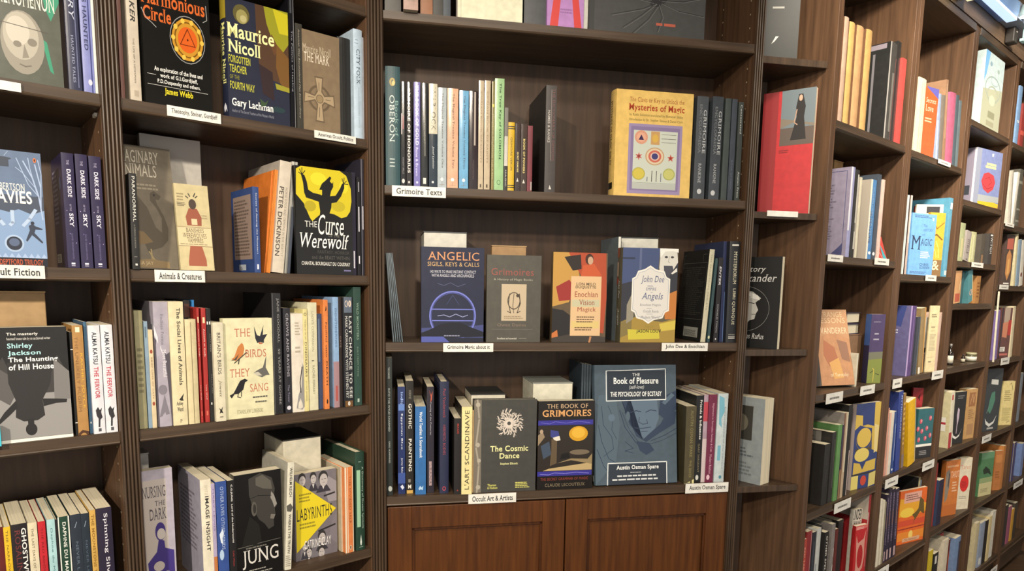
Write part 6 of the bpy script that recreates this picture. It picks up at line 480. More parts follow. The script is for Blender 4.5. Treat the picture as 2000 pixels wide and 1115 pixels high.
    b('R',0.062,'S',0.5631,0.01,0.13,0.0158,0.2443,0.0,-0.0018,0.0,0,'b9a59c',[('r','s',0.4,0.4,0.9,1,'dad4cc')],'thin pinkish-white spine beside turquoise one, second right-wall column, second shelf','book',None,'3a3230','books, second right-wall column, second shelf')
    b('R',0.062,'S',0.8895,0.004,0.17,0.0369,0.2676,0.0,0.0,0.0,0,'5f9cb8',[('r','s',0.3,0.02,0.9,0.08,'d0d6d8'),('r','s',0.3,0.86,0.9,0.94,'d0d6d8')],'tall sky-blue spine with blue side, right end of row, second right-wall column, second shelf','book',None,'4d8aa6','books, second right-wall column, second shelf')
    b('R',0.062,'F',0.8169,0.08,0.0933,0.01,0.245,40.0,0.0,0.0,0,'d0cab2',[('r','f',0.38,0.88,0.87,0.97,'2c2b30')],'white book with dark window behind sky-blue one, second right-wall column, second shelf','book',None,None,'books, second right-wall column, second shelf')
    b('R',0.062,'F',0.8207,0.0855,0.0552,0.008,0.24,40.0,0.0,0.0,0,'762428',[('r','f',0.15,0.88,0.85,0.97,'8c3c3c')],'dark red book corner behind sky-blue one, second right-wall column, second shelf','book',None,None,'books, second right-wall column, second shelf')
    b('R',0.062,'F',0.811,0.0314,0.0679,0.01,0.2141,22.0,0.0,0.0,0,'c99e34',[('l','f',[(0.1,0.9),(0.5,0.75),(0.95,0.85)],4,'8c6a24'),('l','f',[(0.1,0.6),(0.5,0.66),(0.9,0.58)],5,'6b4d1c'),('l','f',[(0.2,0.5),(0.5,0.4),(0.6,0.3)],5,'e0be5c'),('l','f',[(0.5,0.55),(0.7,0.45),(0.75,0.3)],5,'e0be5c'),('r','f',0,0,1,0.26,'7d603c'),('t','f',0.35,0.1,0.85,0.25,'cfc0a0','&',2)],'golden yellow book with waving lines, second right-wall column, second shelf','book',None,None,'books, second right-wall column, second shelf')
    b('R',0.062,'F',0.6629,0.0354,0.1309,0.012,0.2013,13.0,0.0,0.0,0,'6b9fd2',[('t','f',0.05,0.42,0.42,0.64,'26344f','M',8),('t','f',0.42,0.49,0.9,0.6,'34456a','AGIC',8),('t','f',0.5,0.72,0.9,0.76,'4a6292','HISTORY',8),('t','f',0.48,0.79,0.64,0.83,'4a6292','The',8),('t','f',0.46,0.65,0.56,0.68,'4a6292','of',8),('n','f',0.45,0.28,0.85,0.4,4,'dfe8f2'),('t','f',0.45,0.16,0.82,0.2,'34456a','CHRIS',8),('t','f',0.45,0.11,0.88,0.15,'34456a','GOSDEN',8),('n','f',0.08,0.03,0.85,0.07,2,'4a6292'),('r','f',0.84,0.9,0.9,0.94,'e6e6dc'),('n','f',0.1,0.93,0.8,0.98,2,'4a6292')],'sky-blue paperback lettered MAGIC, second right-wall column, second shelf','book',None,None,'books, second right-wall column, second shelf')
    b('R',-0.2705,'S',0.6428,0.008,0.13,0.0475,0.2326,0.0,0.0072,0.0,0,'5c4a7c',[('r','s',0,0,0.2,1,'a894c0'),('r','s',0.5,0.2,0.65,0.95,'7d6aa0'),('p','b',[(0,0),(0.35,0),(0.1,0.26),(0,0.2)],'cfc6b8'),('r','b',0.1,0.5,0.6,0.56,'d9d7d2'),('n','b',0.4,0.6,0.75,0.74,4,'cfcddc'),('n','b',0.4,0.36,0.7,0.46,3,'cfcddc'),('y','b',0.5,0.18,0.1,5,'c9ae3f',3),('o','b',0.3,0.38,0.07,0.03,'c4a660'),('p','b',[(0,1),(0.4,1),(0.3,0.6),(0,0.5)],'8f8a88'),('p','b',[(0.5,1),(0.9,1),(0.8,0.7),(0.5,0.75)],'45508a')],'glossy purple spine with starry side cover, second right-wall column, third shelf','book',0.15,'6a6690','books, second right-wall column, third shelf')
    b('R',-0.2705,'S',0.7076,0.008,0.12,0.0297,0.1955,0.0,0.0042,0.0,0,'3a3d48',[('r','s',0.6,0,0.9,1,'55606c')],'dark slate spine right of purple one, second right-wall column, third shelf','book',None,None,'books, second right-wall column, third shelf')
    b('R',-0.2705,'S',0.7603,0.01,0.14,0.0453,0.2241,0.0,-0.0903,0.0,0,'8c7650',[('r','s',0.75,0,0.95,1,'cf9a50'),('r','s',0,0,0.3,0.1,'d5cfc0')],'brown-gold spine with orange edge, second right-wall column, third shelf','book',None,'84704e','books, second right-wall column, third shelf')
    b('R',-0.2705,'F',0.8461,0.0167,0.0525,0.004,0.2322,14.0,0.0,0.0,0,'cfbf96',[('n','f',0.2,0.82,0.8,0.88,2,'6b6450'),('n','f',0.25,0.66,0.8,0.7,1,'8a8268'),('l','f',[(0.2,0.62),(0.75,0.62)],0.8,'6b6450'),('n','f',0.2,0.32,0.85,0.58,12,'a09a80'),('l','f',[(0.1,0.22),(0.8,0.22)],0.7,'8a8268'),('n','f',0.25,0.14,0.6,0.17,1,'6b6450')],'cream booklet with faint grey text, second right-wall column, third shelf','booklet',None,None,None)
    b('R',-0.2705,'S',0.8558,0.03,0.1,0.0263,0.19,0.0,0.0161,0.0,0,'cdc9be',[('r','s',0.1,0.35,0.9,0.44,'3a332c'),('r','s',0,0,1,0.33,'a08a84')],'white slip between gold spine and cream booklet, second right-wall column, third shelf','book',None,None,'books, second right-wall column, third shelf')
    b('R',-0.2705,'S',0.9012,0.004,0.1,0.0231,0.2083,0.0,0.0,0.0,0,'c4a898',[],'pinkish thin spine at row end, second right-wall column, third shelf','book',None,None,'books, second right-wall column, third shelf')
    b('R',-0.59,'S',0.5302,0.006,0.13,0.0129,0.2261,0.0,-0.0387,0.0,0,'c98f7c',[],'thin pinkish spine at column start, second right-wall column, fourth shelf','book',None,None,'books, second right-wall column, fourth shelf')
    b('R',-0.59,'S',0.5464,0.006,0.12,0.0354,0.2093,0.0,-0.0208,0.0,0,'d0cabd',[('r','s',0,0,0.25,1,'d9a894')],'white spine left of blue pair, second right-wall column, fourth shelf','book',None,None,'books, second right-wall column, fourth shelf')
    b('R',-0.59,'S',0.5902,0.006,0.13,0.0167,0.2087,0.0,-0.0363,0.0,0,'2c4682',[('r','s',0.5,0.2,0.7,0.8,'a5b4d4'),('o','s',0.3,0.06,0.3,0.02,'d5dae4')],'slim blue spine of blue pair, second right-wall column, fourth shelf','book',None,None,'books, second right-wall column, fourth shelf')
    b('R',-0.59,'S',0.6223,0.006,0.15,0.0374,0.2722,0.0,-0.0808,0.0,0,'2a3d84',[('t','s',0.5,0.4,0.85,0.95,'9aa8cf','MYTHOGRAPHIC',7)],'tall blue spine of blue pair, second right-wall column, fourth shelf','book',None,None,'books, second right-wall column, fourth shelf')
    b('R',-0.59,'S',0.6925,0.012,0.14,0.02,0.261,0.0,-0.1214,0.0,0,'8c6c3a',[('n','s',0.1,0.3,0.9,0.9,9,'c9a455'),('r','s',0,0,1,0.18,'77686a')],'brown-gold spine left of yellow one, second right-wall column, fourth shelf','book',None,None,'books, second right-wall column, fourth shelf')
    b('R',-0.59,'S',0.7273,0.004,0.14,0.0674,0.2326,0.0,-0.1869,0.0,0,'d0a312',[('r','s',0.85,0,0.95,1,'a8a49a')],'bright yellow spine, second right-wall column, fourth shelf','book',None,None,'books, second right-wall column, fourth shelf')
    b('R',-0.59,'F',0.8731,0.0318,0.0862,0.028,0.1825,16.0,0.0,0.0,0,'265a62',[('r','f',0,0,1,0.235,'1c1b1c'),('r','f',0,0.235,1,0.285,'dedbd2'),('n','f',0.25,0.06,0.75,0.16,3,'8c8a88'),('o','f',0.2,0.75,0.09,0.05,'b5485a'),('o','f',0.23,0.76,0.045,0.028,'cf8a90'),('o','f',0.78,0.8,0.09,0.05,'b5485a'),('o','f',0.81,0.81,0.045,0.028,'cf8a90'),('o','f',0.6,0.6,0.09,0.05,'b5485a'),('o','f',0.63,0.61,0.045,0.028,'cf8a90'),('o','f',0.3,0.55,0.09,0.05,'b5485a'),('o','f',0.33,0.56,0.045,0.028,'cf8a90'),('o','f',0.15,0.38,0.09,0.05,'b5485a'),('o','f',0.18,0.39,0.045,0.028,'cf8a90'),('o','f',0.55,0.4,0.09,0.05,'b5485a'),('o','f',0.58,0.41,0.045,0.028,'cf8a90'),('o','f',0.85,0.45,0.09,0.05,'b5485a'),('o','f',0.88,0.46,0.045,0.028,'cf8a90'),('o','f',0.05,0.6,0.09,0.05,'b5485a'),('o','f',0.08,0.61,0.045,0.028,'cf8a90')],'teal paperback with red figures and black foot, second right-wall column, fourth shelf','book',None,None,'books, second right-wall column, fourth shelf')
    b('R',-0.59,'F',0.9275,0.0739,0.0372,0.012,0.25,40.0,0.0,0.0,0,'b03034',[('p','f',[(0.5,0.86),(0.75,0.92),(0.7,0.8)],'4a1c20')],'red book standing behind teal paperback, second right-wall column, fourth shelf','book',None,None,'books, second right-wall column, fourth shelf')
    b('R',-0.9,'S',0.5303,0.006,0.14,0.018,0.232,0.0,-0.012,0.0,0,'d4cdba',[],'first thin white spine at column start, second right-wall column, fifth shelf','book',None,None,'books, second right-wall column, fifth shelf')
    b('R',-0.9,'S',0.5577,0.006,0.14,0.0145,0.2243,0.0,-0.0278,0.0,0,'cfc8b4',[],'second thin white spine at column start, second right-wall column, fifth shelf','book',None,None,'books, second right-wall column, fifth shelf')
    b('R',-0.9,'S',0.5782,0.006,0.14,0.0081,0.2152,0.0,-0.0371,0.0,0,'8f8770',[],'thin beige-grey spine after white pair, second right-wall column, fifth shelf','book',None,None,'books, second right-wall column, fifth shelf')
    b('R',-0.9,'S',0.5885,0.006,0.15,0.0178,0.2382,0.0,-0.033,0.0,0,'2b2337',[('t','s',0.3,0.25,0.7,0.95,'8d7f9c','SEASONS OF WITCHERY',3),('r','s',0.2,0.02,0.7,0.16,'b59a98'),('r','s',0.3,0.5,0.6,0.7,'7a5c58')],'purple-black matching spine, first of four, second right-wall column, fifth shelf','book',None,None,'books, second right-wall column, fifth shelf')
    b('R',-0.9,'S',0.6093,0.006,0.15,0.0224,0.2546,0.0,-0.048,0.0,0,'2b2337',[('t','s',0.3,0.25,0.7,0.95,'8d7f9c','SEASONS OF WITCHERY',3),('r','s',0.2,0.02,0.7,0.16,'b59a98'),('r','s',0.3,0.5,0.6,0.7,'7a5c58')],'purple-black matching spine, second of four, second right-wall column, fifth shelf','book',None,None,'books, second right-wall column, fifth shelf')
    b('R',-0.9,'S',0.6349,0.006,0.15,0.0251,0.2492,0.0,-0.0478,0.0,0,'2b2337',[('t','s',0.3,0.25,0.7,0.95,'8d7f9c','SEASONS OF WITCHERY',3),('r','s',0.2,0.02,0.7,0.16,'b59a98'),('r','s',0.3,0.5,0.6,0.7,'7a5c58')],'purple-black matching spine, third of four, second right-wall column, fifth shelf','book',None,None,'books, second right-wall column, fifth shelf')
    b('R',-0.9,'S',0.6671,0.006,0.15,0.0293,0.2447,0.0,-0.0639,0.0,0,'2b2337',[('t','s',0.3,0.25,0.7,0.95,'8d7f9c','SEASONS OF WITCHERY',3),('r','s',0.2,0.02,0.7,0.16,'b59a98'),('r','s',0.3,0.5,0.6,0.7,'7a5c58')],'purple-black matching spine, fourth of four, second right-wall column, fifth shelf','book',None,None,'books, second right-wall column, fifth shelf')
    b('R',-0.9,'F',0.796,0.0392,0.1563,0.012,0.2005,13.0,0.0,0.0,0,'d2601f',[('p','f',[(0,0.86),(0.6,0.8),(1,0.7),(1,0.55),(0.5,0.5),(0,0.52)],'d69a26'),('o','f',0.3,0.58,0.26,0.09,'e0bd45'),('r','f',0,0.33,1,0.44,'c4482a'),('r','f',0,0.27,1,0.29,'8c2a1c'),('r','f',0,0.06,1,0.22,'d9822a'),('o','f',0.5,0.15,0.08,0.08,'e6c468'),('r','f',0.15,0.76,0.8,0.95,'cf9c8c'),('n','f',0.22,0.8,0.74,0.92,3,'77504a'),('p','f',[(0.75,0.84),(0.9,0.76),(0.96,0.5),(0.88,0.52),(0.8,0.56),(0.6,0.4),(0.55,0.3),(0.6,0.45),(0.5,0.52),(0.62,0.56),(0.72,0.62)],'5c4a1c'),('r','f',0.2,0.03,0.85,0.1,'cfa07c'),('t','f',0.28,0.045,0.75,0.085,'6b3d24','The Summers',8)],'orange sunset paperback with running silhouette, second right-wall column, fifth shelf','book',None,None,'books, second right-wall column, fifth shelf')
    b('R',-0.9,'S',0.9597,0.03,0.13,0.004,0.217,0.0,0.0,0.0,0,'7d8fa0',[],'bluish glossy spine at column end, second right-wall column, fifth shelf','book',0.2,None,'books, second right-wall column, fifth shelf')
    b('R',-0.9,'S',0.9446,0.034,0.13,0.0187,0.2274,0.0,0.0,0.0,0,'c9bf96',[],'cream spine with black side behind sunset paperback, second right-wall column, fifth shelf','book',None,'1f1d1c','books, second right-wall column, fifth shelf')
    b('R',0.609,'F',1.1389,0.01,0.2229,0.03,0.262,0.0,0.0,0.0,0,'aebfc2',[('p','f',[(0,1),(0.22,1),(0.1,0.7),(0,0.6)],'6fa4d0'),('p','f',[(0,0.5),(1,0.6),(1,0),(0,0)],'a5a892'),('g','f',0.5,0.55,0.4,0.17,5,'8b9a94'),('g','f',0.5,0.47,0.28,0.12,5,'949c8c'),('o','f',0.5,0.4,0.16,0.07,'b5b8a4'),('g','f',0.55,0.66,0.2,0.06,3,'8fa0a4'),('r','f',0.35,0.16,0.7,0.25,'85866e'),('r','f',0.3,0.05,0.7,0.12,'93927c'),('o','f',0.3,0.86,0.06,0.03,'7d95a5'),('o','f',0.7,0.82,0.06,0.03,'8fa09c')],'large pale blue cover with concentric rings, third right-wall column, top shelf','book',None,None,'books, third right-wall column, top shelf')  # bluish cover tones have the blue light painted in
    b('R',0.336,'F',1.2483,0.0388,0.2069,0.05,0.2169,8.0,0.0,0.0,0,'7c88b5',[('r','f',0,0,1,0.04,'8a5c3c'),('p','f',[(0,0.04),(1,0.03),(1,0.1),(0.5,0.14),(0,0.1)],'cfae34'),('p','f',[(0,0.1),(1,0.12),(1,0.22),(0,0.22)],'a0a6a8'),('p','f',[(0.25,0.45),(0.32,0.58),(0.5,0.62),(0.72,0.58),(0.8,0.46),(0.74,0.34),(0.55,0.26),(0.35,0.32)],'b8444a'),('l','f',[(0.4,0.5),(0.55,0.54),(0.65,0.46),(0.55,0.4)],2,'8c2c34'),('l','f',[(0.32,0.4),(0.5,0.33),(0.7,0.38)],2,'8c2c34'),('r','f',0.4,0.74,0.78,0.78,'dcd79a'),('r','f',0.36,0.69,0.78,0.73,'dcd79a'),('r','f',0.58,0.9,0.64,0.95,'e6e6e2'),('r','f',0,0,0.18,1,'8f95a8'),('r','s',0,0,1,1,'857f90'),('r','s',0.3,0.2,0.7,0.36,'3d4048'),('r','s',0.85,0,1,1,'cfcdd0')],'thick cover with red blossom above yellow sand, third right-wall column, second shelf','book',0.25,None,'books, third right-wall column, second shelf')
    b('R',0.1215,'S',1.0456,0.01,0.12,0.0553,0.1366,0.0,0.0,0.0,0,'a5ab86',[('r','s',0.3,0.1,0.7,0.6,'c4bd90')],'pale green spine at column start, third right-wall column, third shelf','book',0.25,None,'books, third right-wall column, third shelf')
    b('R',0.1215,'S',1.1101,0.01,0.11,0.0548,0.1095,0.0,0.1294,0.0,0,'948c88',[('t','s',0.3,0.25,0.7,0.75,'35302e','TITELLE',9),('p','s',[(0.3,0.05),(0.7,0.1),(0.6,0.04)],'35302e')],'taupe spine with sideways black title, third right-wall column, third shelf','book',None,None,'books, third right-wall column, third shelf')
    b('R',0.1215,'S',1.1833,0.01,0.12,0.05,0.1131,0.0,-0.0055,0.0,0,'b5b58c',[('r','s',0.2,0.1,0.5,0.9,'c9c8a2')],'pale yellow-green thick spine, third right-wall column, third shelf','book',0.25,None,'books, third right-wall column, third shelf')
    b('R',0.1215,'S',1.3059,0.012,0.12,0.05,0.1119,0.0,-0.0089,0.0,0,'4a443c',[('r','s',0.2,0.02,0.6,0.3,'85684c')],'dark brown-black spine right of yellow-green one, third right-wall column, third shelf','book',None,None,'books, third right-wall column, third shelf')
    b('R',0.1215,'S',1.3946,0.01,0.12,0.05,0.1196,0.0,-0.0179,0.0,0,'3a3634',[('t','s',0.3,0.35,0.8,0.9,'cfcdc8','WITCH',3),('r','s',0.2,0.92,0.8,0.97,'d5d2cc')],'black spine with white lettering at row end, third right-wall column, third shelf','book',None,None,'books, third right-wall column, third shelf')
    b('R',-0.032,'S',1.0523,0.01,0.1,0.0661,0.1181,0.0,-0.0529,0.0,0,'b98d62',[('p','s',[(0.1,0.6),(0.8,0.7),(0.7,0.4)],'cfc2a0'),('r','s',0.1,0.05,0.8,0.3,'a5503c')],'cream-orange spine at column start, third right-wall column, fourth shelf','book',None,None,'books, third right-wall column, fourth shelf')
    b('R',-0.032,'S',1.1548,0.02,0.1,0.0218,0.1184,0.0,0.0,0.0,0,'2c545a',[],'dark teal spine, third right-wall column, fourth shelf','book',None,None,'books, third right-wall column, fourth shelf')
    b('R',-0.032,'S',1.2129,0.01,0.1,0.05,0.1256,0.0,-0.2483,0.0,0,'4a7e86',[('o','s',0.5,0.3,0.3,0.1,'b59a8c'),('r','s',0.8,0,1,0.8,'c9c4a0')],'lighter teal spine, third right-wall column, fourth shelf','book',None,None,'books, third right-wall column, fourth shelf')
    b('R',-0.032,'S',1.2969,0.012,0.09,0.05,0.1068,0.0,0.0,0.0,0,'9c6f3e',[('n','s',0.2,0.2,0.8,0.8,5,'7d5226')],'amber-brown short spine at row end, third right-wall column, fourth shelf','book',None,None,'books, third right-wall column, fourth shelf')
    b('R',-0.586,'S',1.1416,0.008,0.13,0.0423,0.2202,0.0,-0.0856,0.0,0,'d4cdb6',[('r','s',0,0,0.6,0.28,'a5343a'),('r','s',0.2,0.86,0.5,0.95,'b53038'),('o','b',0.4,0.8,0.25,0.12,'55703c'),('o','b',0.5,0.65,0.16,0.14,'c9a850'),('r','b',0.1,0.3,0.9,0.55,'dedad0'),('r','b',0.1,0.42,0.9,0.46,'a5343c'),('p','b',[(0,0),(0.7,0.1),(0.5,0.26),(0,0.22)],'c9a030')],'white-cream spine with busy side cover, third right-wall column, sixth shelf','book',None,'c9c09a','books, third right-wall column, sixth shelf')
    b('R',-0.586,'F',1.234,0.0263,0.0756,0.02,0.2088,14.0,0.0,0.0,0,'1a1817',[('p','f',[(0.35,0.7),(0.5,0.66),(0.5,0.5),(0.42,0.35),(0.4,0.2),(0.35,0.2),(0.36,0.4),(0.3,0.55)],'b0a0b0'),('p','f',[(0.02,0.25),(0.1,0.13),(0.35,0.09),(0.65,0.14),(0.85,0.3),(0.68,0.18),(0.4,0.13),(0.15,0.17)],'d0cdca'),('n','f',0.25,0.86,0.85,0.94,2,'6b6868')],'black paperback with pale figure in a crescent, third right-wall column, sixth shelf','book',None,None,'books, third right-wall column, sixth shelf')
    b('R',-0.586,'F',1.3858,0.0248,0.0737,0.035,0.2068,10.0,0.0,0.0,0,'b8905c',[('r','f',0.15,0.65,0.85,0.93,'94643e'),('l','f',[(0.3,0.7),(0.5,0.9),(0.65,0.72),(0.75,0.9)],2.5,'c9a472'),('n','f',0.2,0.4,0.8,0.6,5,'8c6a44'),('r','f',0.2,0.08,0.85,0.3,'a57e56')],'tan illustrated deck-like book standing at right, third right-wall column, sixth shelf','book',None,None,'books, third right-wall column, sixth shelf')
    b('R',-0.887,'S',1.0793,0.02,0.14,0.0163,0.2514,0.0,0.0,0.0,0,'8c2624',[],'dark red spine at column start, third right-wall column, seventh shelf','book',None,None,'books, third right-wall column, seventh shelf')
    b('R',-0.887,'S',1.101,0.012,0.13,0.0514,0.1807,0.0,0.0,0.0,0,'22203a',[('r','b',0.1,0.15,0.8,0.55,'9c6a5c'),('r','b',0.05,0.1,0.9,0.14,'dcd8d0'),('o','b',0.5,0.8,0.15,0.06,'c4c8d0')],'navy spine with pink lower panel on side, third right-wall column, seventh shelf','book',None,'31405c','books, third right-wall column, seventh shelf')
    b('R',-0.887,'F',1.2455,0.0363,0.0883,0.018,0.2296,16.0,0.0,0.0,0,'c07030',[('t','f',0.4,0.68,0.98,0.8,'e8c4a4','TAROT',8),('p','f',[(0.05,0.8),(0.25,0.85),(0.36,0.75),(0.35,0.5),(0.25,0.3),(0.1,0.25),(0.05,0.5)],'83796c'),('p','f',[(0.25,0.8),(0.34,0.75),(0.3,0.5),(0.22,0.55)],'4d4640'),('n','f',0.55,0.42,0.9,0.62,4,'e0b894'),('n','f',0.1,0.86,0.9,0.93,1,'d9a478'),('r','f',0,0,1,0.2,'b5652a')],'orange cover lettered TAROT with grey figure, third right-wall column, seventh shelf','book',None,None,'books, third right-wall column, seventh shelf')
    b('R',-0.887,'F',1.3982,0.0312,0.0621,0.02,0.2196,26.0,0.0,0.0,0,'d0c6ae',[('o','f',0.5,0.5,0.36,0.16,'c4261f'),('n','f',0.25,0.42,0.75,0.56,5,'8c1c18'),('t','f',0.1,0.78,0.9,0.86,'c98a74','Tarot',8),('n','f',0.15,0.2,0.8,0.26,2,'8f8a7c')],'off-white cover with large red disc, third right-wall column, seventh shelf','book',None,None,'books, third right-wall column, seventh shelf')
    b('R',-1.215,'S',1.0586,0.01,0.12,0.0425,0.2371,0.0,0.0,0.0,0,'c4ad2a',[('r','s',0.2,0.2,0.7,0.6,'5d5318')],'short yellow spine at column start, third right-wall column, eighth shelf','book',None,None,'books, third right-wall column, eighth shelf')
    b('R',-1.215,'S',1.1157,0.01,0.12,0.05,0.211,0.0,0.0,0.0,0,'211f1e',[('r','s',0.2,0.8,0.6,0.95,'cfccc4')],'short black spine with white slip, third right-wall column, eighth shelf','book',None,None,'books, third right-wall column, eighth shelf')
    b('R',-1.215,'S',1.2893,0.05,0.13,0.055,0.2389,0.0,0.0,0.0,0,'a12a28',[],'red spine with red side behind black one, third right-wall column, eighth shelf','book',None,'a12a28','books, third right-wall column, eighth shelf')
    b('R',-1.215,'S',1.2097,0.008,0.14,0.0595,0.2437,0.0,0.0,0.0,0,'cfc4ae',[],'cream spine with wide pale top, third right-wall column, eighth shelf','book',None,None,'books, third right-wall column, eighth shelf')
    b('R',-1.215,'S',1.278,0.008,0.14,0.0109,0.2324,0.0,0.0,0.0,0,'5c241e',[('o','s',0.5,0.6,0.35,0.2,'c05a2c')],'dark spine with orange flame patch, third right-wall column, eighth shelf','book',None,None,'books, third right-wall column, eighth shelf')
    b('R',-1.215,'S',1.355,0.008,0.14,0.0696,0.2181,0.0,0.0,0.0,0,'7088ac',[('r','s',0.6,0,1,0.9,'3d3a4a')],'steel-blue spine at row end, third right-wall column, eighth shelf','book',None,None,'books, third right-wall column, eighth shelf')
    b('R',0.606,'S',1.5233,0.01,0.13,0.0062,0.1946,0.0,0.0,0.0,0,'7d7a98',[],'thin lilac spine at column start, fourth right-wall column, top shelf','book',None,None,'books, fourth right-wall column, top shelf')
    b('R',0.606,'S',1.5822,0.01,0.13,0.0442,0.2283,0.0,0.0,0.0,0,'7fa0c9',[('o','s',0.4,0.4,0.3,0.02,'e6eaec')],'pale blue spine before red book, fourth right-wall column, top shelf','book',0.2,None,'books, fourth right-wall column, top shelf')
    b('R',0.606,'S',1.6705,0.014,0.13,0.05,0.1754,0.0,0.0,0.0,0,'8c3430',[('r','s',0,0.3,1,0.4,'c4564a')],'dark red thick spine at frame edge, fourth right-wall column, top shelf','book',None,None,'books, fourth right-wall column, top shelf')
    b('R',0.29,'S',1.5981,0.008,0.13,0.05,0.2135,0.0,-0.1572,0.0,0,'c4bfb2',[('r','s',0.6,0,0.8,1,'8f8a80')],'white spine pair member, left, fourth right-wall column, second shelf','book',None,None,'books, fourth right-wall column, second shelf')
    b('R',0.29,'S',1.6479,0.006,0.13,0.0301,0.2162,0.0,0.0839,0.0,0,'cfcbc0',[],'white spine pair member, right, fourth right-wall column, second shelf','book',None,None,'books, fourth right-wall column, second shelf')
    b('R',0.29,'S',1.7564,0.02,0.14,0.05,0.2429,0.0,0.0,0.0,0,'55534a',[('r','s',0,0.75,1,0.8,'8a887c'),('r','s',0,0.3,1,0.33,'8a887c'),('r','s',0,0.1,1,0.13,'8a887c')],'broad grey spine at frame edge, fourth right-wall column, second shelf','book',None,None,'books, fourth right-wall column, second shelf')
    b('R',0.042,'F',1.6743,0.0219,0.0686,0.016,0.2133,10.0,0.0,0.0,0,'4a3a34',[('r','f',0.12,0.72,0.9,0.93,'a5584a'),('p','f',[(0.2,0.6),(0.5,0.72),(0.8,0.6),(0.85,0.3),(0.5,0.1),(0.2,0.25)],'b07a48'),('p','f',[(0.4,0.5),(0.6,0.55),(0.65,0.25),(0.4,0.2)],'c99a5c'),('r','f',0.1,0.03,0.8,0.06,'cfcac2')],'dark cover with orange flame picture, fourth right-wall column, third shelf','book',None,None,'books, fourth right-wall column, third shelf')
    b('R',0.042,'S',1.7832,0.008,0.12,0.0252,0.2217,0.0,-0.1174,0.0,0,'c4ba96',[],'cream thin spine right of flame cover, fourth right-wall column, third shelf','book',None,None,'books, fourth right-wall column, third shelf')
    b('R',0.042,'S',1.824,0.008,0.12,0.0438,0.1992,0.0,-0.124,0.0,0,'7d92a5',[],'blue-grey spine before frame edge, fourth right-wall column, third shelf','book',None,None,'books, fourth right-wall column, third shelf')
    b('R',0.042,'S',1.8761,0.008,0.12,0.05,0.199,0.0,-0.1495,0.0,0,'cbc6ba',[('o','s',0.3,0.25,0.2,0.05,'6b3a34')],'white spine at frame edge, fourth right-wall column, third shelf','book',None,None,'books, fourth right-wall column, third shelf')
    b('R',-0.272,'S',1.5233,-0.016,0.006,0.004,0.289,0.0,-0.0781,0.0,0,'d2cbb6',[],'tall white leaning card at column start, fourth right-wall column, fourth shelf','card',None,None,None)
    b('R',-0.272,'S',1.6178,0.01,0.12,0.0457,0.209,0.0,-0.0793,0.0,0,'7a68a0',[],'violet spine, fourth right-wall column, fourth shelf','book',None,None,'books, fourth right-wall column, fourth shelf')
    b('R',-0.272,'F',1.7448,0.0271,0.0789,0.016,0.2206,14.0,0.0,0.0,0,'5d3c38',[('r','f',0.25,0.7,0.8,1,'a08f80'),('p','f',[(0.2,0.7),(0.7,0.72),(0.65,0.4),(0.2,0.42)],'b8785c'),('r','f',0.7,0.45,1,0.75,'a5342c'),('r','f',0.12,0.13,0.6,0.22,'cfcac2'),('n','f',0.15,0.14,0.5,0.2,4,'6b6660'),('r','f',0,0.05,0.9,0.09,'b0645a'),('r','f',0,0,0.12,1,'2c2830')],'multicoloured cover with red stripe and barcode, fourth right-wall column, fourth shelf','book',None,None,'books, fourth right-wall column, fourth shelf')
    b('R',-0.272,'S',1.8436,0.008,0.12,0.0367,0.2254,0.0,-0.0717,0.0,0,'cfc3a4',[],'cream thin spine at row end, fourth right-wall column, fourth shelf','book',None,None,'books, fourth right-wall column, fourth shelf')
    b('R',-0.592,'F',1.6557,0.0344,0.127,0.016,0.2756,12.0,0.0,0.0,0,'33383c',[('p','f',[(0.12,0.22),(0.2,0.12),(0.42,0.07),(0.7,0.12),(0.85,0.25),(0.66,0.15),(0.42,0.12),(0.22,0.17)],'d0d0cc'),('p','f',[(0.4,0.62),(0.6,0.64),(0.65,0.5),(0.55,0.38),(0.4,0.28),(0.25,0.34),(0.3,0.5)],'4a7a68'),('l','f',[(0.3,0.4),(0.2,0.3)],3,'6b9080'),('p','f',[(0.3,0.84),(0.75,0.82),(0.75,0.74),(0.3,0.76)],'c9c9c4'),('r','f',0.3,0.03,0.7,0.06,'a5a5a0')],'dark cover with white crescent and green shape, fourth right-wall column, fifth shelf','book',None,None,'books, fourth right-wall column, fifth shelf')
    b('R',-0.592,'F',1.9111,0.0344,0.0694,0.012,0.2046,26.0,0.0,0.0,0,'d0bf82',[('n','f',0.2,0.55,0.8,0.8,6,'8a7d4c'),('l','f',[(0.55,0.92),(0.7,0.96),(0.85,0.8)],2,'4d4628'),('n','f',0.15,0.1,0.9,0.4,12,'a5985e'),('l','f',[(0.6,0.06),(0.85,0.09)],2,'5d5430')],'yellow cover with faint black sketch, fourth right-wall column, fifth shelf','book',None,None,'books, fourth right-wall column, fifth shelf')
    b('R',-0.592,'X',1.9563,0.075,0.0224,0.06,0.2508,0.0,0.0,0.0,0,'c07c2c',[],'orange box behind yellow cover, fourth right-wall column, fifth shelf','storage_box',None,None,None)
    b('R',-0.888,'F',1.6824,0.0298,0.105,0.02,0.1983,12.0,0.0,0.0,0,'4c7a52',[('r','f',0,0,1,0.35,'c4bc8c'),('r','f',0,0.3,1,0.42,'8fa070'),('p','f',[(0.2,0.6),(0.4,0.68),(0.7,0.6),(0.9,0.45),(0.6,0.52),(0.3,0.5)],'22301f'),('n','f',0.15,0.08,0.8,0.18,3,'8a8560'),('r','f',0,0.85,1,1,'5f8c68')],'green cover with dark bird and pale foot, fourth right-wall column, sixth shelf','book',None,None,'books, fourth right-wall column, sixth shelf')
    b('R',-0.888,'S',1.9668,0.06,0.12,0.0119,0.2017,0.0,0.0,0.0,0,'c4b894',[],'cream thin spine behind green cover, fourth right-wall column, sixth shelf','book',None,None,'books, fourth right-wall column, sixth shelf')
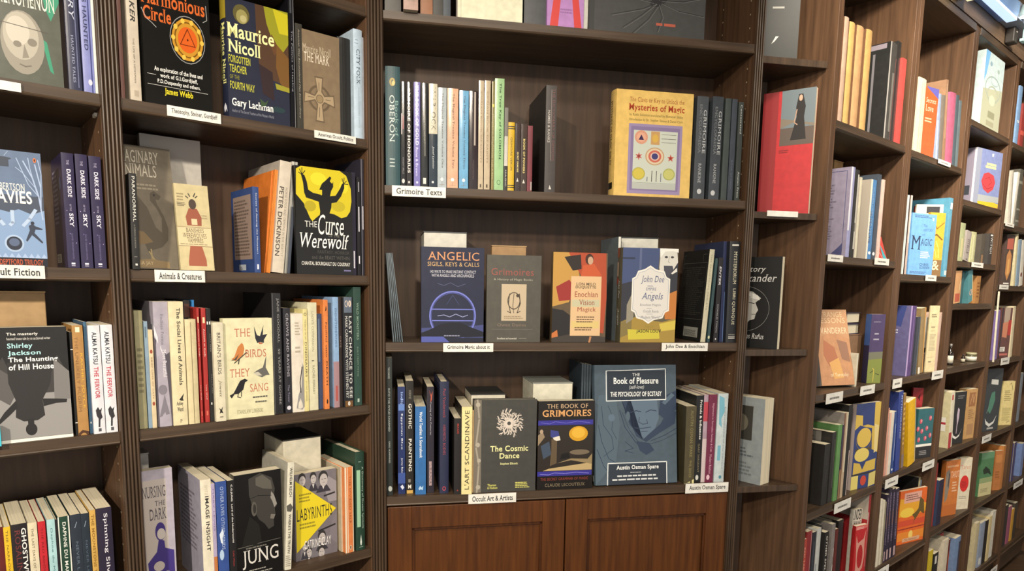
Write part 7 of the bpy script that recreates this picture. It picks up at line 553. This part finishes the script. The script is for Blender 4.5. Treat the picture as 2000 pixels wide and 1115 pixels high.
    b('R',-0.888,'F',1.8572,0.0211,0.0436,0.014,0.186,26.0,0.0,0.0,0,'a86a34',[('n','f',0.2,0.3,0.8,0.5,3,'8a5224'),('r','f',0.15,0.7,0.85,0.9,'b87a40')],'orange-brown cover at middle of shelf, fourth right-wall column, sixth shelf','book',None,None,'books, fourth right-wall column, sixth shelf')
    b('R',-0.888,'S',1.9747,0.06,0.12,0.004,0.1969,0.0,0.0,0.0,0,'1d1917',[],'black spine behind orange-brown cover, fourth right-wall column, sixth shelf','book',None,None,'books, fourth right-wall column, sixth shelf')
    b('R',-0.888,'S',1.9059,0.004,0.12,0.037,0.2042,0.0,0.0,0.0,0,'b8783c',[],'slim orange spine at row end, fourth right-wall column, sixth shelf','book',None,None,'books, fourth right-wall column, sixth shelf')
    b('R',-1.215,'S',1.6887,0.03,0.1,0.0091,0.1184,0.0,0.0,0.0,0,'a54068',[],'magenta spine at column start, fourth right-wall column, seventh shelf','book',None,None,'books, fourth right-wall column, seventh shelf')
    b('R',-1.215,'S',1.623,0.008,0.13,0.0488,0.224,0.0,0.0,0.0,0,'c0b490',[],'cream spine under white wrapper, fourth right-wall column, seventh shelf','book',None,None,'books, fourth right-wall column, seventh shelf')
    b('R',-1.215,'S',1.6982,0.01,0.12,0.0674,0.2069,0.0,0.0,0.0,0,'8c98ac',[('r','s',0.2,0.05,0.7,0.2,'d5d5d0')],'steel-grey spine, fourth right-wall column, seventh shelf','book',None,None,'books, fourth right-wall column, seventh shelf')
    b('R',-1.215,'S',1.774,0.01,0.13,0.0438,0.2022,0.0,0.0,0.0,0,'1f1b18',[],'black spine in the middle, fourth right-wall column, seventh shelf','book',None,None,'books, fourth right-wall column, seventh shelf')
    b('R',-1.215,'S',1.8181,0.008,0.14,0.0423,0.2126,0.0,0.0,0.0,0,'cdbb8c',[],'cream spine with wide top, fourth right-wall column, seventh shelf','book',None,None,'books, fourth right-wall column, seventh shelf')
    b('R',-1.215,'X',1.8711,0.01,0.0505,0.1,0.2247,0.0,0.0,0.0,0,'cbc6b8',[],'white curved box above row end, fourth right-wall column, seventh shelf','display_box',None,None,None)
    b('R',-0.592,'S',2.0796,0.01,0.12,0.05,0.2318,0.0,0.0,0.0,0,'77808a',[],'grey-blue spine at frame edge, farthest right-wall column, fifth shelf','book',None,None,'books, farthest right-wall column, fifth shelf')
    b('R',-0.888,'S',2.0965,0.01,0.13,0.05,0.1902,0.0,0.0,0.0,0,'3d3a6c',[('r','s',0,0,0.15,1,'a5a08c')],'purple-blue spine at frame edge, farthest right-wall column, sixth shelf','book',None,None,'books, farthest right-wall column, sixth shelf')
    b('R',-0.888,'S',2.2578,0.01,0.13,0.05,0.1649,0.0,0.0,0.0,0,'6b7fae',[],'blue spine beyond purple-blue one, farthest right-wall column, sixth shelf','book',None,None,'books, farthest right-wall column, sixth shelf')
    b('R',-1.215,'S',2.0902,0.012,0.12,0.0512,0.2089,0.0,0.0,0.0,0,'35302f',[],'dark spine at column start, farthest right-wall column, seventh shelf','book',None,None,'books, farthest right-wall column, seventh shelf')
    b('R',-1.215,'S',2.1525,0.012,0.12,0.0524,0.1904,0.0,0.0,0.0,0,'94546c',[],'mauve spine, farthest right-wall column, seventh shelf','book',None,None,'books, farthest right-wall column, seventh shelf')
    b('R',-1.215,'S',2.2189,0.012,0.12,0.0405,0.1649,0.0,0.0,0.0,0,'c09038',[],'amber spine, farthest right-wall column, seventh shelf','book',None,None,'books, farthest right-wall column, seventh shelf')
    b('R',-1.215,'S',2.2599,0.012,0.12,0.0504,0.1867,0.0,0.0,0.0,0,'3a332c',[],'dark brown spine at row end, farthest right-wall column, seventh shelf','book',None,None,'books, farthest right-wall column, seventh shelf')
_books()
# ------------------------------------------------------------------ the bookcases
DEP = .205
def shelf_profile(d): return [(0, 0), (0, -.0165), (-.0022, -.0175), (-.0034, -.0195), (-.0022, -.0215), (0, -.0225), (.004, -.0235), (d, -.0235), (d, 0)]
def mk(f): return lambda name, mb, root, **k: mb.build(name, root, None, **k)
def bookcase(f, u0, u1, zb, zt, shelves, label, lp=.016, rp=.016, holes=False, pil=None, top=None):
    root = empty('bookcase', at(f, 0, 0, 0)-Vector((0, 0, EYE)), rotz(f), label, 'bookcase')
    Z = EYE
    if lp: mb = MB(); mb.box(u0-lp, 0, Z+zb, u0, DEP+.012, Z+zt, W_S); mb.build('side_panel', root, None, .0012)
    if rp:
        mb = MB(); mb.box(u1, 0, Z+zb, u1+rp, DEP+.012, Z+zt, W_S)
        if holes:
            hm = ink('b9a88a', .6); z = zb+.1
            while z < zt-.04:
                for yy in (.028, .17):
                    c = (u1-.0004, yy, Z+z); n = 8
                    mb.add([(c[0], c[1]+.0022*math.cos(2*PI*j/n), c[2]+.0022*math.sin(2*PI*j/n)) for j in range(n)], [tuple(range(n))], hm)
                z += .032
        mb.build('side_panel', root, None, .0012)
    mb = MB(); mb.box(u0+.0002, DEP+.0005, Z+zb, u1-.0002, DEP+.012, Z+zt, W_B); mb.build('back_panel', root)
    for z in shelves:
        mb = MB(); mb.prism([(p, Z+z+q) for p, q in shelf_profile(DEP)], 'x', u0+.0003, u1-.0003, W_H); mb.build('shelf', root)
    return root
def fluted(root, f, u0, u1, zb, zt, n):
    # pilaster: a strip with rounded reeds on its face
    w = u1-u0; r = w/n; prof = [(u1, .0), (u0, .0)]
    for i in range(n):
        a0 = u0+i*r
        for j in range(7):
            t = PI*j/6; prof.append((a0+r*.5-r*.44*math.cos(t), -.002-.0048*math.sin(t)))
        prof.append((a0+r*.985, -.0012))
    mb = MB(); mb.prism(prof, 'z', EYE+zb, EYE+zt, W_V); return mb.build('reeded_face', root)
ZB, ZT = -1.34, 1.0
# far-left and second cases stand on one wall, the middle case on the next, the right-hand columns on the last
a = bookcase('B', -.985, -.516, ZB, ZT, [.605, .324, .022, -.278, -.631, -.98], 'dark walnut bookcase at far left, cut by the frame edge', lp=.03, rp=.015, holes=True)
pl1 = empty('fluted_pilaster', at('B', 0, 0, 0)-Vector((0, 0, EYE)), rotz('B'), 'fluted dark pilaster left of the Theosophy and Animals shelves', 'pilaster')
fluted(pl1, 'B', -.5155, -.4845, ZB, ZT, 5)
mb = MB(); mb.box(-.5205, .03, EYE+.2915, -.5165, .05, EYE+.2975, ink('cfc9bd', .4)); mb.build('shelf_clip', a)
bookcase('B', -.4835, .0035, ZB, ZT, [.605, .324, .022, -.279, -.631, -.98], 'dark walnut bookcase between the two fluted pilasters', lp=.015, rp=.014)
c = bookcase('C', .0005, .8955, ZB, ZT, [.601, .2265, -.132, -.505], 'wide dark walnut bookcase in the middle with cupboard doors below', lp=.015, rp=.012, holes=True)
pl2 = empty('fluted_pilaster', at('C', 0, 0, 0)-Vector((0, 0, EYE)), rotz('C'), 'fluted dark pilaster left of the Grimoire shelves, where the walls turn', 'pilaster')
fluted(pl2, 'C', -.0345, .0, ZB, ZT, 5)
pl3 = empty('fluted_pilaster', at('C', 0, 0, 0)-Vector((0, 0, EYE)), rotz('C'), 'narrow fluted pilaster between middle bookcase and corner bookcase', 'pilaster')
fluted(pl3, 'C', .8957, .9195, ZB, ZT, 4)
for nm, u0, u1 in (('left', .0025, .4455), ('right', .449, .893)):
    mb = MB(); z0, z1 = EYE-1.26, EYE-.531; st = .058
    mb.box(u0, .0, z0, u0+st, .02, z1, W_D); mb.box(u1-st, 0, z0, u1, .02, z1, W_D)
    mb.box(u0+st, 0, z1-st*.95, u1-st, .02, z1, W_D); mb.box(u0+st, 0, z0, u1-st, .02, z0+st, W_D)
    d = mb.build('door', c, None, .0012)
    mb = MB(); mb.box(u0+st, .009, z0+st, u1-st, .017, z1-st*.95, W_D); mb.build('door_panel', d, None)
    mb = MB(); w = .006; dk = wood('door_moulding', '331a08', '4f2a10', .35, (7, 7, .4))
    x0, x1, y0, y1 = u0+st, u1-st, z0+st, z1-st*.95
    for q in ((x0, y0, x0+w, y1), (x1-w, y0, x1, y1), (x0, y1-w, x1, y1), (x0, y0, x1, y0+w)): mb.box(q[0], .003, q[1], q[2], .0095, q[3], dk)
    mb.build('door_moulding', d)
mb = MB(); mb.box(.0005, .03, EYE+ZB, .8955, .05, EYE-1.265, W_D); mb.build('plinth', c)
# narrow corner case wedged between the middle case and the right-hand wall of shelves
dr = empty('corner_bookcase', at('C', 0, 0, 0)-Vector((0, 0, EYE)), rotz('C'), 'narrow dark corner bookcase wedged right of the middle bookcase', 'bookcase')
mb = MB(); mb.box(.908, .002, EYE+ZB, .92, .149, EYE+ZT, W_V); mb.build('side_panel', dr)
mb = MB(); mb.prism([(.9202, .142), (1.0198, .142), (1.0158, .149), (.9202, .149)], 'z', EYE+ZB, EYE+ZT, W_B); mb.build('back_panel', dr)
for z in (.577, .202, -.150, -.518):
    mb = MB(); mb.prism([(.9203, .0), (1.0995, .0), (1.0995-.566*.1415, .1415), (.9203, .1415)], 'z', EYE+z-.017, EYE+z, W_V); mb.build('shelf', dr, None, .001)
RC = [('1', .0015, .4565), ('2', .5095, .9645), ('3', 1.0135, 1.4685), ('4', 1.5225, 1.9795), ('5', 2.0345, 2.49)]
RS = {'1': [0.438, 0.098, -0.2745, -0.604, -0.93], '2': [0.435, 0.062, -0.2705, -0.59, -0.9, -1.215], '3': [0.609, 0.336, 0.1215, -0.032, -0.267, -0.586, -0.887, -1.215], '4': [0.606, 0.29, 0.042, -0.272, -0.592, -0.888, -1.215], '5': [0.606, 0.29, 0.042, -0.272, -0.592, -0.888, -1.215]}
RL = {'1': 'nearest column of the long right-hand bookshelves, beside the narrow corner case', '2': 'second column of right-hand bookshelves, holding the sky-blue MAGIC paperback', '3': 'third column of right-hand bookshelves, the one with small bottles',
      '4': 'fourth column of right-hand bookshelves, second from the far end', '5': 'farthest column of right-hand bookshelves, mostly beyond the frame'}
for k, u0, u1 in RC:
    rt = bookcase('R', u0, u1, -1.33, .91, RS[k], RL[k], lp={'1': .026, '2': .0255, '3': .0235, '4': .0265, '5': .0265}[k], rp={'1': .0265, '2': .0245, '3': .0265, '4': .0275, '5': .0265}[k])
    mb = MB(); mb.box(u0, -.004, EYE+.885, u1, DEP, EYE+.909, W_H); mb.build('top_board', rt, None, .001)
    mb = MB(); mb.box(u0, .012, EYE-1.33, u1, .03, EYE-1.2395, W_H); mb.build('plinth', rt)
mb = MB(); mb.box(-.026, -.006, EYE+.911, 2.52, .02, EYE+1.118, wood('frieze_wood', '5a4838', '7a6450', .5, (.35, 6, 6)))
o = mb.build('trim_1', None); o.location = at('R', 0, 0, 0)-Vector((0, 0, EYE)); o.rotation_euler = (0, 0, rotz('R')); o['kind'] = 'structure'
# ------------------------------------------------------------------ shelf tags
TAGS = [('B',-0.7025,-0.6288,0.324,0.3183,0.304,'','blank white end of a shelf tag below the green-grey hardback'),
    ('B',-0.7051,-0.6142,0.022,0.024,0.002,'Occult Fiction','white shelf tag reading Occult Fiction'),
    ('B',-0.4094,-0.3137,0.324,0.3242,0.3051,'Theosophy, Steiner, Gurdjieff','white shelf tag starting with Theosophy, under black medallion hardback'),
    ('B',-0.1228,-0.0265,0.324,0.3245,0.309,'American Occult, Politics','white shelf tag reading American Occult, Politics'),
    ('B',-0.4443,-0.355,0.022,0.0227,0.0005,'Animals & Creatures','white shelf tag reading Animals & Creatures'),
    ('C',0.0174,0.1395,0.2265,0.226,0.2025,'Grimoire Texts','white shelf tag reading Grimoire Texts'),
    ('C',0.1347,0.2549,-0.132,-0.1329,-0.1539,'Grimoire Magic about it','white shelf tag reading Grimoire Magic'),
    ('C',0.6858,0.8112,-0.132,-0.132,-0.1524,'John Dee & Enochian','white shelf tag reading Enochian'),
    ('C',0.1976,0.3173,-0.505,-0.5052,-0.5296,'Occult Art & Artists','white shelf tag reading Occult Art & Artists'),
    ('C',0.7696,0.8914,-0.505,-0.5017,-0.5277,'Austin Osman Spare','white shelf tag above right cupboard door, under maroon spine'),
    ('C',0.9545,1.041,0.202,0.2047,0.1907,'','small blank white tag under red book'),
    ('R',0.0025,0.0904,0.098,0.1002,0.0821,'Tarot','white tag below violet paperback'),
    ('R',0.2965,0.3977,0.098,0.1031,0.0837,'Kabbalah','torn white tag near red leaflet'),
    ('R',0.0545,0.1564,-0.2745,-0.2744,-0.3029,'Tarot ref','white tag under peach paperback'),
    ('R',0.2723,0.3727,-0.2745,-0.272,-0.2994,'Kabbalah','white tag under purple paperback'),
    ('R',0.1604,0.2682,-0.604,-0.6062,-0.6362,'Tarot decks','white tag under green spine'),
    ('R',0.724,0.838,0.435,0.4364,0.4224,'Love','white tag below rose-pink spine'),
    ('R',0.708,0.8055,0.062,0.0641,0.0449,'Magic','white tag under sky-blue paperback'),
    ('R',0.5105,0.5841,-0.2705,-0.2687,-0.2987,'Love','white tag at left end below starry purple book'),
    ('R',0.8554,0.9635,-0.2705,-0.2668,-0.2968,'Divination','white tag at right end below cream booklet'),
    ('R',0.5221,0.6268,-0.59,-0.5985,-0.6285,'Tarot','white tag under white and blue spines'),
    ('R',0.849,0.9635,-0.59,-0.5952,-0.6252,'Divination','white tag under teal paperback'),
    ('R',0.5176,0.616,-0.9,-0.9067,-0.9367,'Tarot','white tag under thin white spines'),
    ('R',1.1596,1.2951,0.1215,0.1224,0.1043,'Spells','white tag under yellow-green spine'),
    ('R',1.5275,1.6456,0.29,0.294,0.2798,'Wicca','white tag under white spine pair'),
    ('R',1.5372,1.6615,0.042,0.0449,0.0261,'Runes','white tag under flame cover'),
    ('R',1.6723,1.7955,-0.272,-0.2655,-0.2955,'Mediums','white tag under multicoloured cover'),
    ('R',1.5235,1.6469,-0.592,-0.588,-0.618,'Witchcraft','white tag under crescent cover'),
    ('R',1.8752,1.9785,-1.215,-1.2666,-1.2966,'Healing','white tag on bottom ledge'),
    ('R',2.1119,2.2684,-0.888,-0.8953,-0.9253,'Stars','white tag under purple-blue spine')]
for f, u0, u1, zs, za, zb, text, label in TAGS:
    ang = math.atan2(0, 1); w = u1-u0; h = za-zb
    root = empty('shelf_tag', at(f, u0, -.0040, zb), rotz(f), label, 'label', None)
    mb = MB(); mb.box(0, -.0012, 0, w, 0, h, cover('dcdad2', .45))
    if text and f == 'R': decorate(mb, [('n', 'f', .2, .3, .85, .7, 1, '6b6862')], lambda fc, a_, b_, e: (a_*w, -.0012-e, b_*h), lambda fc: (w, h), .5)
    elif text: decorate(mb, [('t', 'f', .08, .22, .93, .78, '2b2b2e', text, 10)], lambda fc, a_, b_, e: (a_*w, -.0012-e, b_*h), lambda fc: (w, h), .5)
    mb.build('tag_card', root)
# ------------------------------------------------------------------ small bottles on the third column's empty shelf
def bottle(u, v, z, r, h, label, glass, cap, lab, neck=.35):
    root = empty('bottle', at('R', u, v, z), 0, label, 'bottle')
    gm = noise_mat(('gl', glass), 'bottle_glass', rgb(glass), rgb(glass), .12, 20, spec=.6)
    mb = MB(); mb.lathe([(r*.95, 0), (r, h*.03), (r, h*.5), (r*.85, h*.6), (r*neck, h*.7), (r*neck, h*.86)], 20, gm); mb.build('glass_body', root, None, 0, True)
    mb = MB(); mb.lathe([(r*neck*1.25, h*.86), (r*neck*1.25, h*.97), (r*neck, h)], 16, ink(cap, .4)); mb.build('cap', root, None, 0, True)
    mb = MB(); mb.lathe([(r*1.02, h*.1), (r*1.02, h*.45)], 20, ink(lab, .6)); mb.build('paper_label', root, None, 0, True)
bottle(1.1625, .037, -.267, .0115, .082, 'dark dropper bottle with white paper label, left end of bottle shelf', '1a1512', '8d8a86', 'c9c4b4', .3)
bottle(1.325, .039, -.267, .0075, .034, 'tiny dark bottle between dropper bottle and squat jar', '1f1814', '3a3330', 'b9b09c', .4)
j = empty('jar', at('R', 1.405, .034, -.267), 0, 'squat glass jar with pale lid and white label', 'jar')
mb = MB(); mb.lathe([(.018, 0), (.0195, .003), (.0195, .024), (.017, .028)], 24, noise_mat(('gl', 'jar'), 'jar_glass', rgb('4d4a38'), rgb('5a5640'), .12, 20)); mb.build('glass_body', j, None, 0, True)
mb = MB(); mb.lathe([(.0188, .028), (.0188, .036), (.0175, .037)], 24, ink('a8a480', .35)); mb.build('lid', j, None, 0, True)
mb = MB(); mb.lathe([(.0199, .005), (.0199, .021)], 24, ink('cfcbbd', .6)); mb.build('paper_label', j, None, 0, True)
# two books lying flat on the brown box in the nearest right-hand column
BX = (0.3096, 0.1006, -0.1251)
for i, (dz, du, w, dd, col, lb) in enumerate(((0, .004, -.012, .10, '3d3446', 'dark violet book lying flat on brown box, lower of two'), (.034, -.004, -.004, .11, '352c33', 'dark plum book lying flat on top of the small stack'))):
    rt = empty('book', at('R', BX[0]+du, .066, BX[2]+dz+.0004), rotz('R'), lb, 'book', 'books lying flat')
    W, T = BX[1]+w, .033
    mb = MB(); cm = cover(col); mb.box(0, 0, 0, W, dd, .0026, cm); mb.box(0, 0, T-.0026, W, dd, T, cm); mb.box(-.001, 0, 0, .0026, dd, T, cm); mb.build('cover', rt)
    mb = MB(); mb.box(.0027, .003, .0027, W-.003, dd-.003, T-.0027, paper('F')); mb.build('page_block', rt)

# ------------------------------------------------------------------ light fittings above the right-hand columns
def em(name, c, s):
    m = bpy.data.materials.new(name); m.use_nodes = True; b = bsdf(m)
    b.inputs['Emission Color'].default_value = c; b.inputs['Emission Strength'].default_value = s; return m
st = empty('strip_light', at('R', 1.0, -.034, .962), rotz('R'), 'long bluish metal strip light above the right-hand shelves', 'light')
mb = MB(); mb.prism([(.027, .062), (-.026, .062), (-.034, .05), (-.034, .014), (-.026, .002), (.027, .002)], 'x', -.6, .17, noise_mat(('mtl', 'b'), 'blue_grey_metal', rgb('6f93cf'), rgb('86abe0'), .35, 9)); mb.build('housing', st, None, .002)
mb = MB(); mb.box(-.6, -.03, -.008, .165, .0, .0015, em('lit_tube', (.5, .72, 1, 1), 1.1)); mb.build('tube', st)
mb = MB(); mb.prism([(.027, .06), (-.03, .06), (-.03, .004), (.027, .004)], 'x', .173, .6, ink('8c97ad', .4)); mb.build('end_housing', st, None, .002)
jb = empty('junction_box', at('R', 1.262, -.0065, .915), rotz('R'), 'small black switch box on the frieze, upper right', 'switch box')
mb = MB(); mb.box(0, -.03, 0, .05, 0, .085, ink('2f2a26', .5)); mb.build('box_body', jb, None, .004)
mb = MB(); mb.box(.02, -.0315, .035, .03, -.03, .039, ink('a5a09a', .3)); mb.build('switch', jb)
sp = empty('spotlight', at('R', 1.20, -.085, .985), rotz('R'), 'white ceiling spotlight at the top right corner, lit', 'light')
mb = MB(); mb.lathe([(.008, .06), (.008, .03), (.018, .024), (.026, -.008), (.027, -.014)], 24, ink('bcd4d2', .4)); mb.build('lamp_head', sp, None, 0, True)
mb = MB(); mb.lathe([(.022, -.0145), (.013, -.018), (.004, -.019)], 20, em('lit_bulb', (.95, 1, .95, 1), 9)); mb.build('bulb', sp, None, 0, True)
tb = empty('clamp_bracket', at('R', 1.315, -.05, .925), rotz('R'), 'pale turquoise T-shaped clamp below the strip light', 'bracket')
mb = MB(); mb.box(-.018, -.006, -.005, .018, .006, .005, ink('a9d4d2', .35)); mb.box(-.002, -.002, .0, .002, .002, .05, ink('a9d4d2', .35)); mb.build('clamp_head', tb, None, .001)
bl = empty('bracket_lamp', at('R', .735, -.03, .925), rotz('R'), 'small brass-yellow lamp box on the frieze at the top', 'light')
mb = MB(); mb.box(-.05, -.02, 0, .03, .022, .06, ink('a58f6c', .4)); mb.build('lamp_body', bl, None, .003)
mb = MB(); mb.box(-.05, -.024, -.006, .034, -.0, -.0005, em('brass_glow', (1, .9, .5, 1), .9)); mb.build('lit_rim', bl)
# ------------------------------------------------------------------ the room
def slab(name, mb): o = mb.build(name); o['kind'] = 'structure'; return o
fl = wood('floor_boards', '3a2c22', '54402f', .45, (.6, 8, 1))
mb = MB(); mb.box(-3.5, -2.5, -.08, 5.5, 5.5, 0, fl); slab('floor', mb)
mb = MB(); mb.box(-3.5, -2.5, EYE+1.12, 5.5, 5.5, EYE+1.2, noise_mat(('ceil',), 'ceiling_plaster', rgb('a89c8c'), rgb('b5a998'), .8, 6)); slab('ceiling', mb)
pl = noise_mat(('plaster',), 'wall_plaster', rgb('8a7a68'), rgb('998874'), .8, 8)
def wall(name, f, u0, u1, v):
    mb = MB(); mb.box(u0, v, 0, u1, v+.08, EYE+1.12, pl); o = slab(name, mb); o.location = at(f, 0, 0, 0)-Vector((0, 0, EYE)); o.rotation_euler = (0, 0, rotz(f))
wall('wall_left', 'B', -3.0, -.11, DEP+.02)
wall('wall_back', 'C', .0, .93, DEP+.06)
wall('wall_right', 'R', .10, 3.2, DEP+.02)
mb = MB(); mb.box(3.2, -1.6, 0, 3.28, DEP+.1, EYE+1.12, pl); o = slab('wall_far', mb); o.location = at('R', 0, 0, 0)-Vector((0, 0, EYE)); o.rotation_euler = (0, 0, rotz('R'))
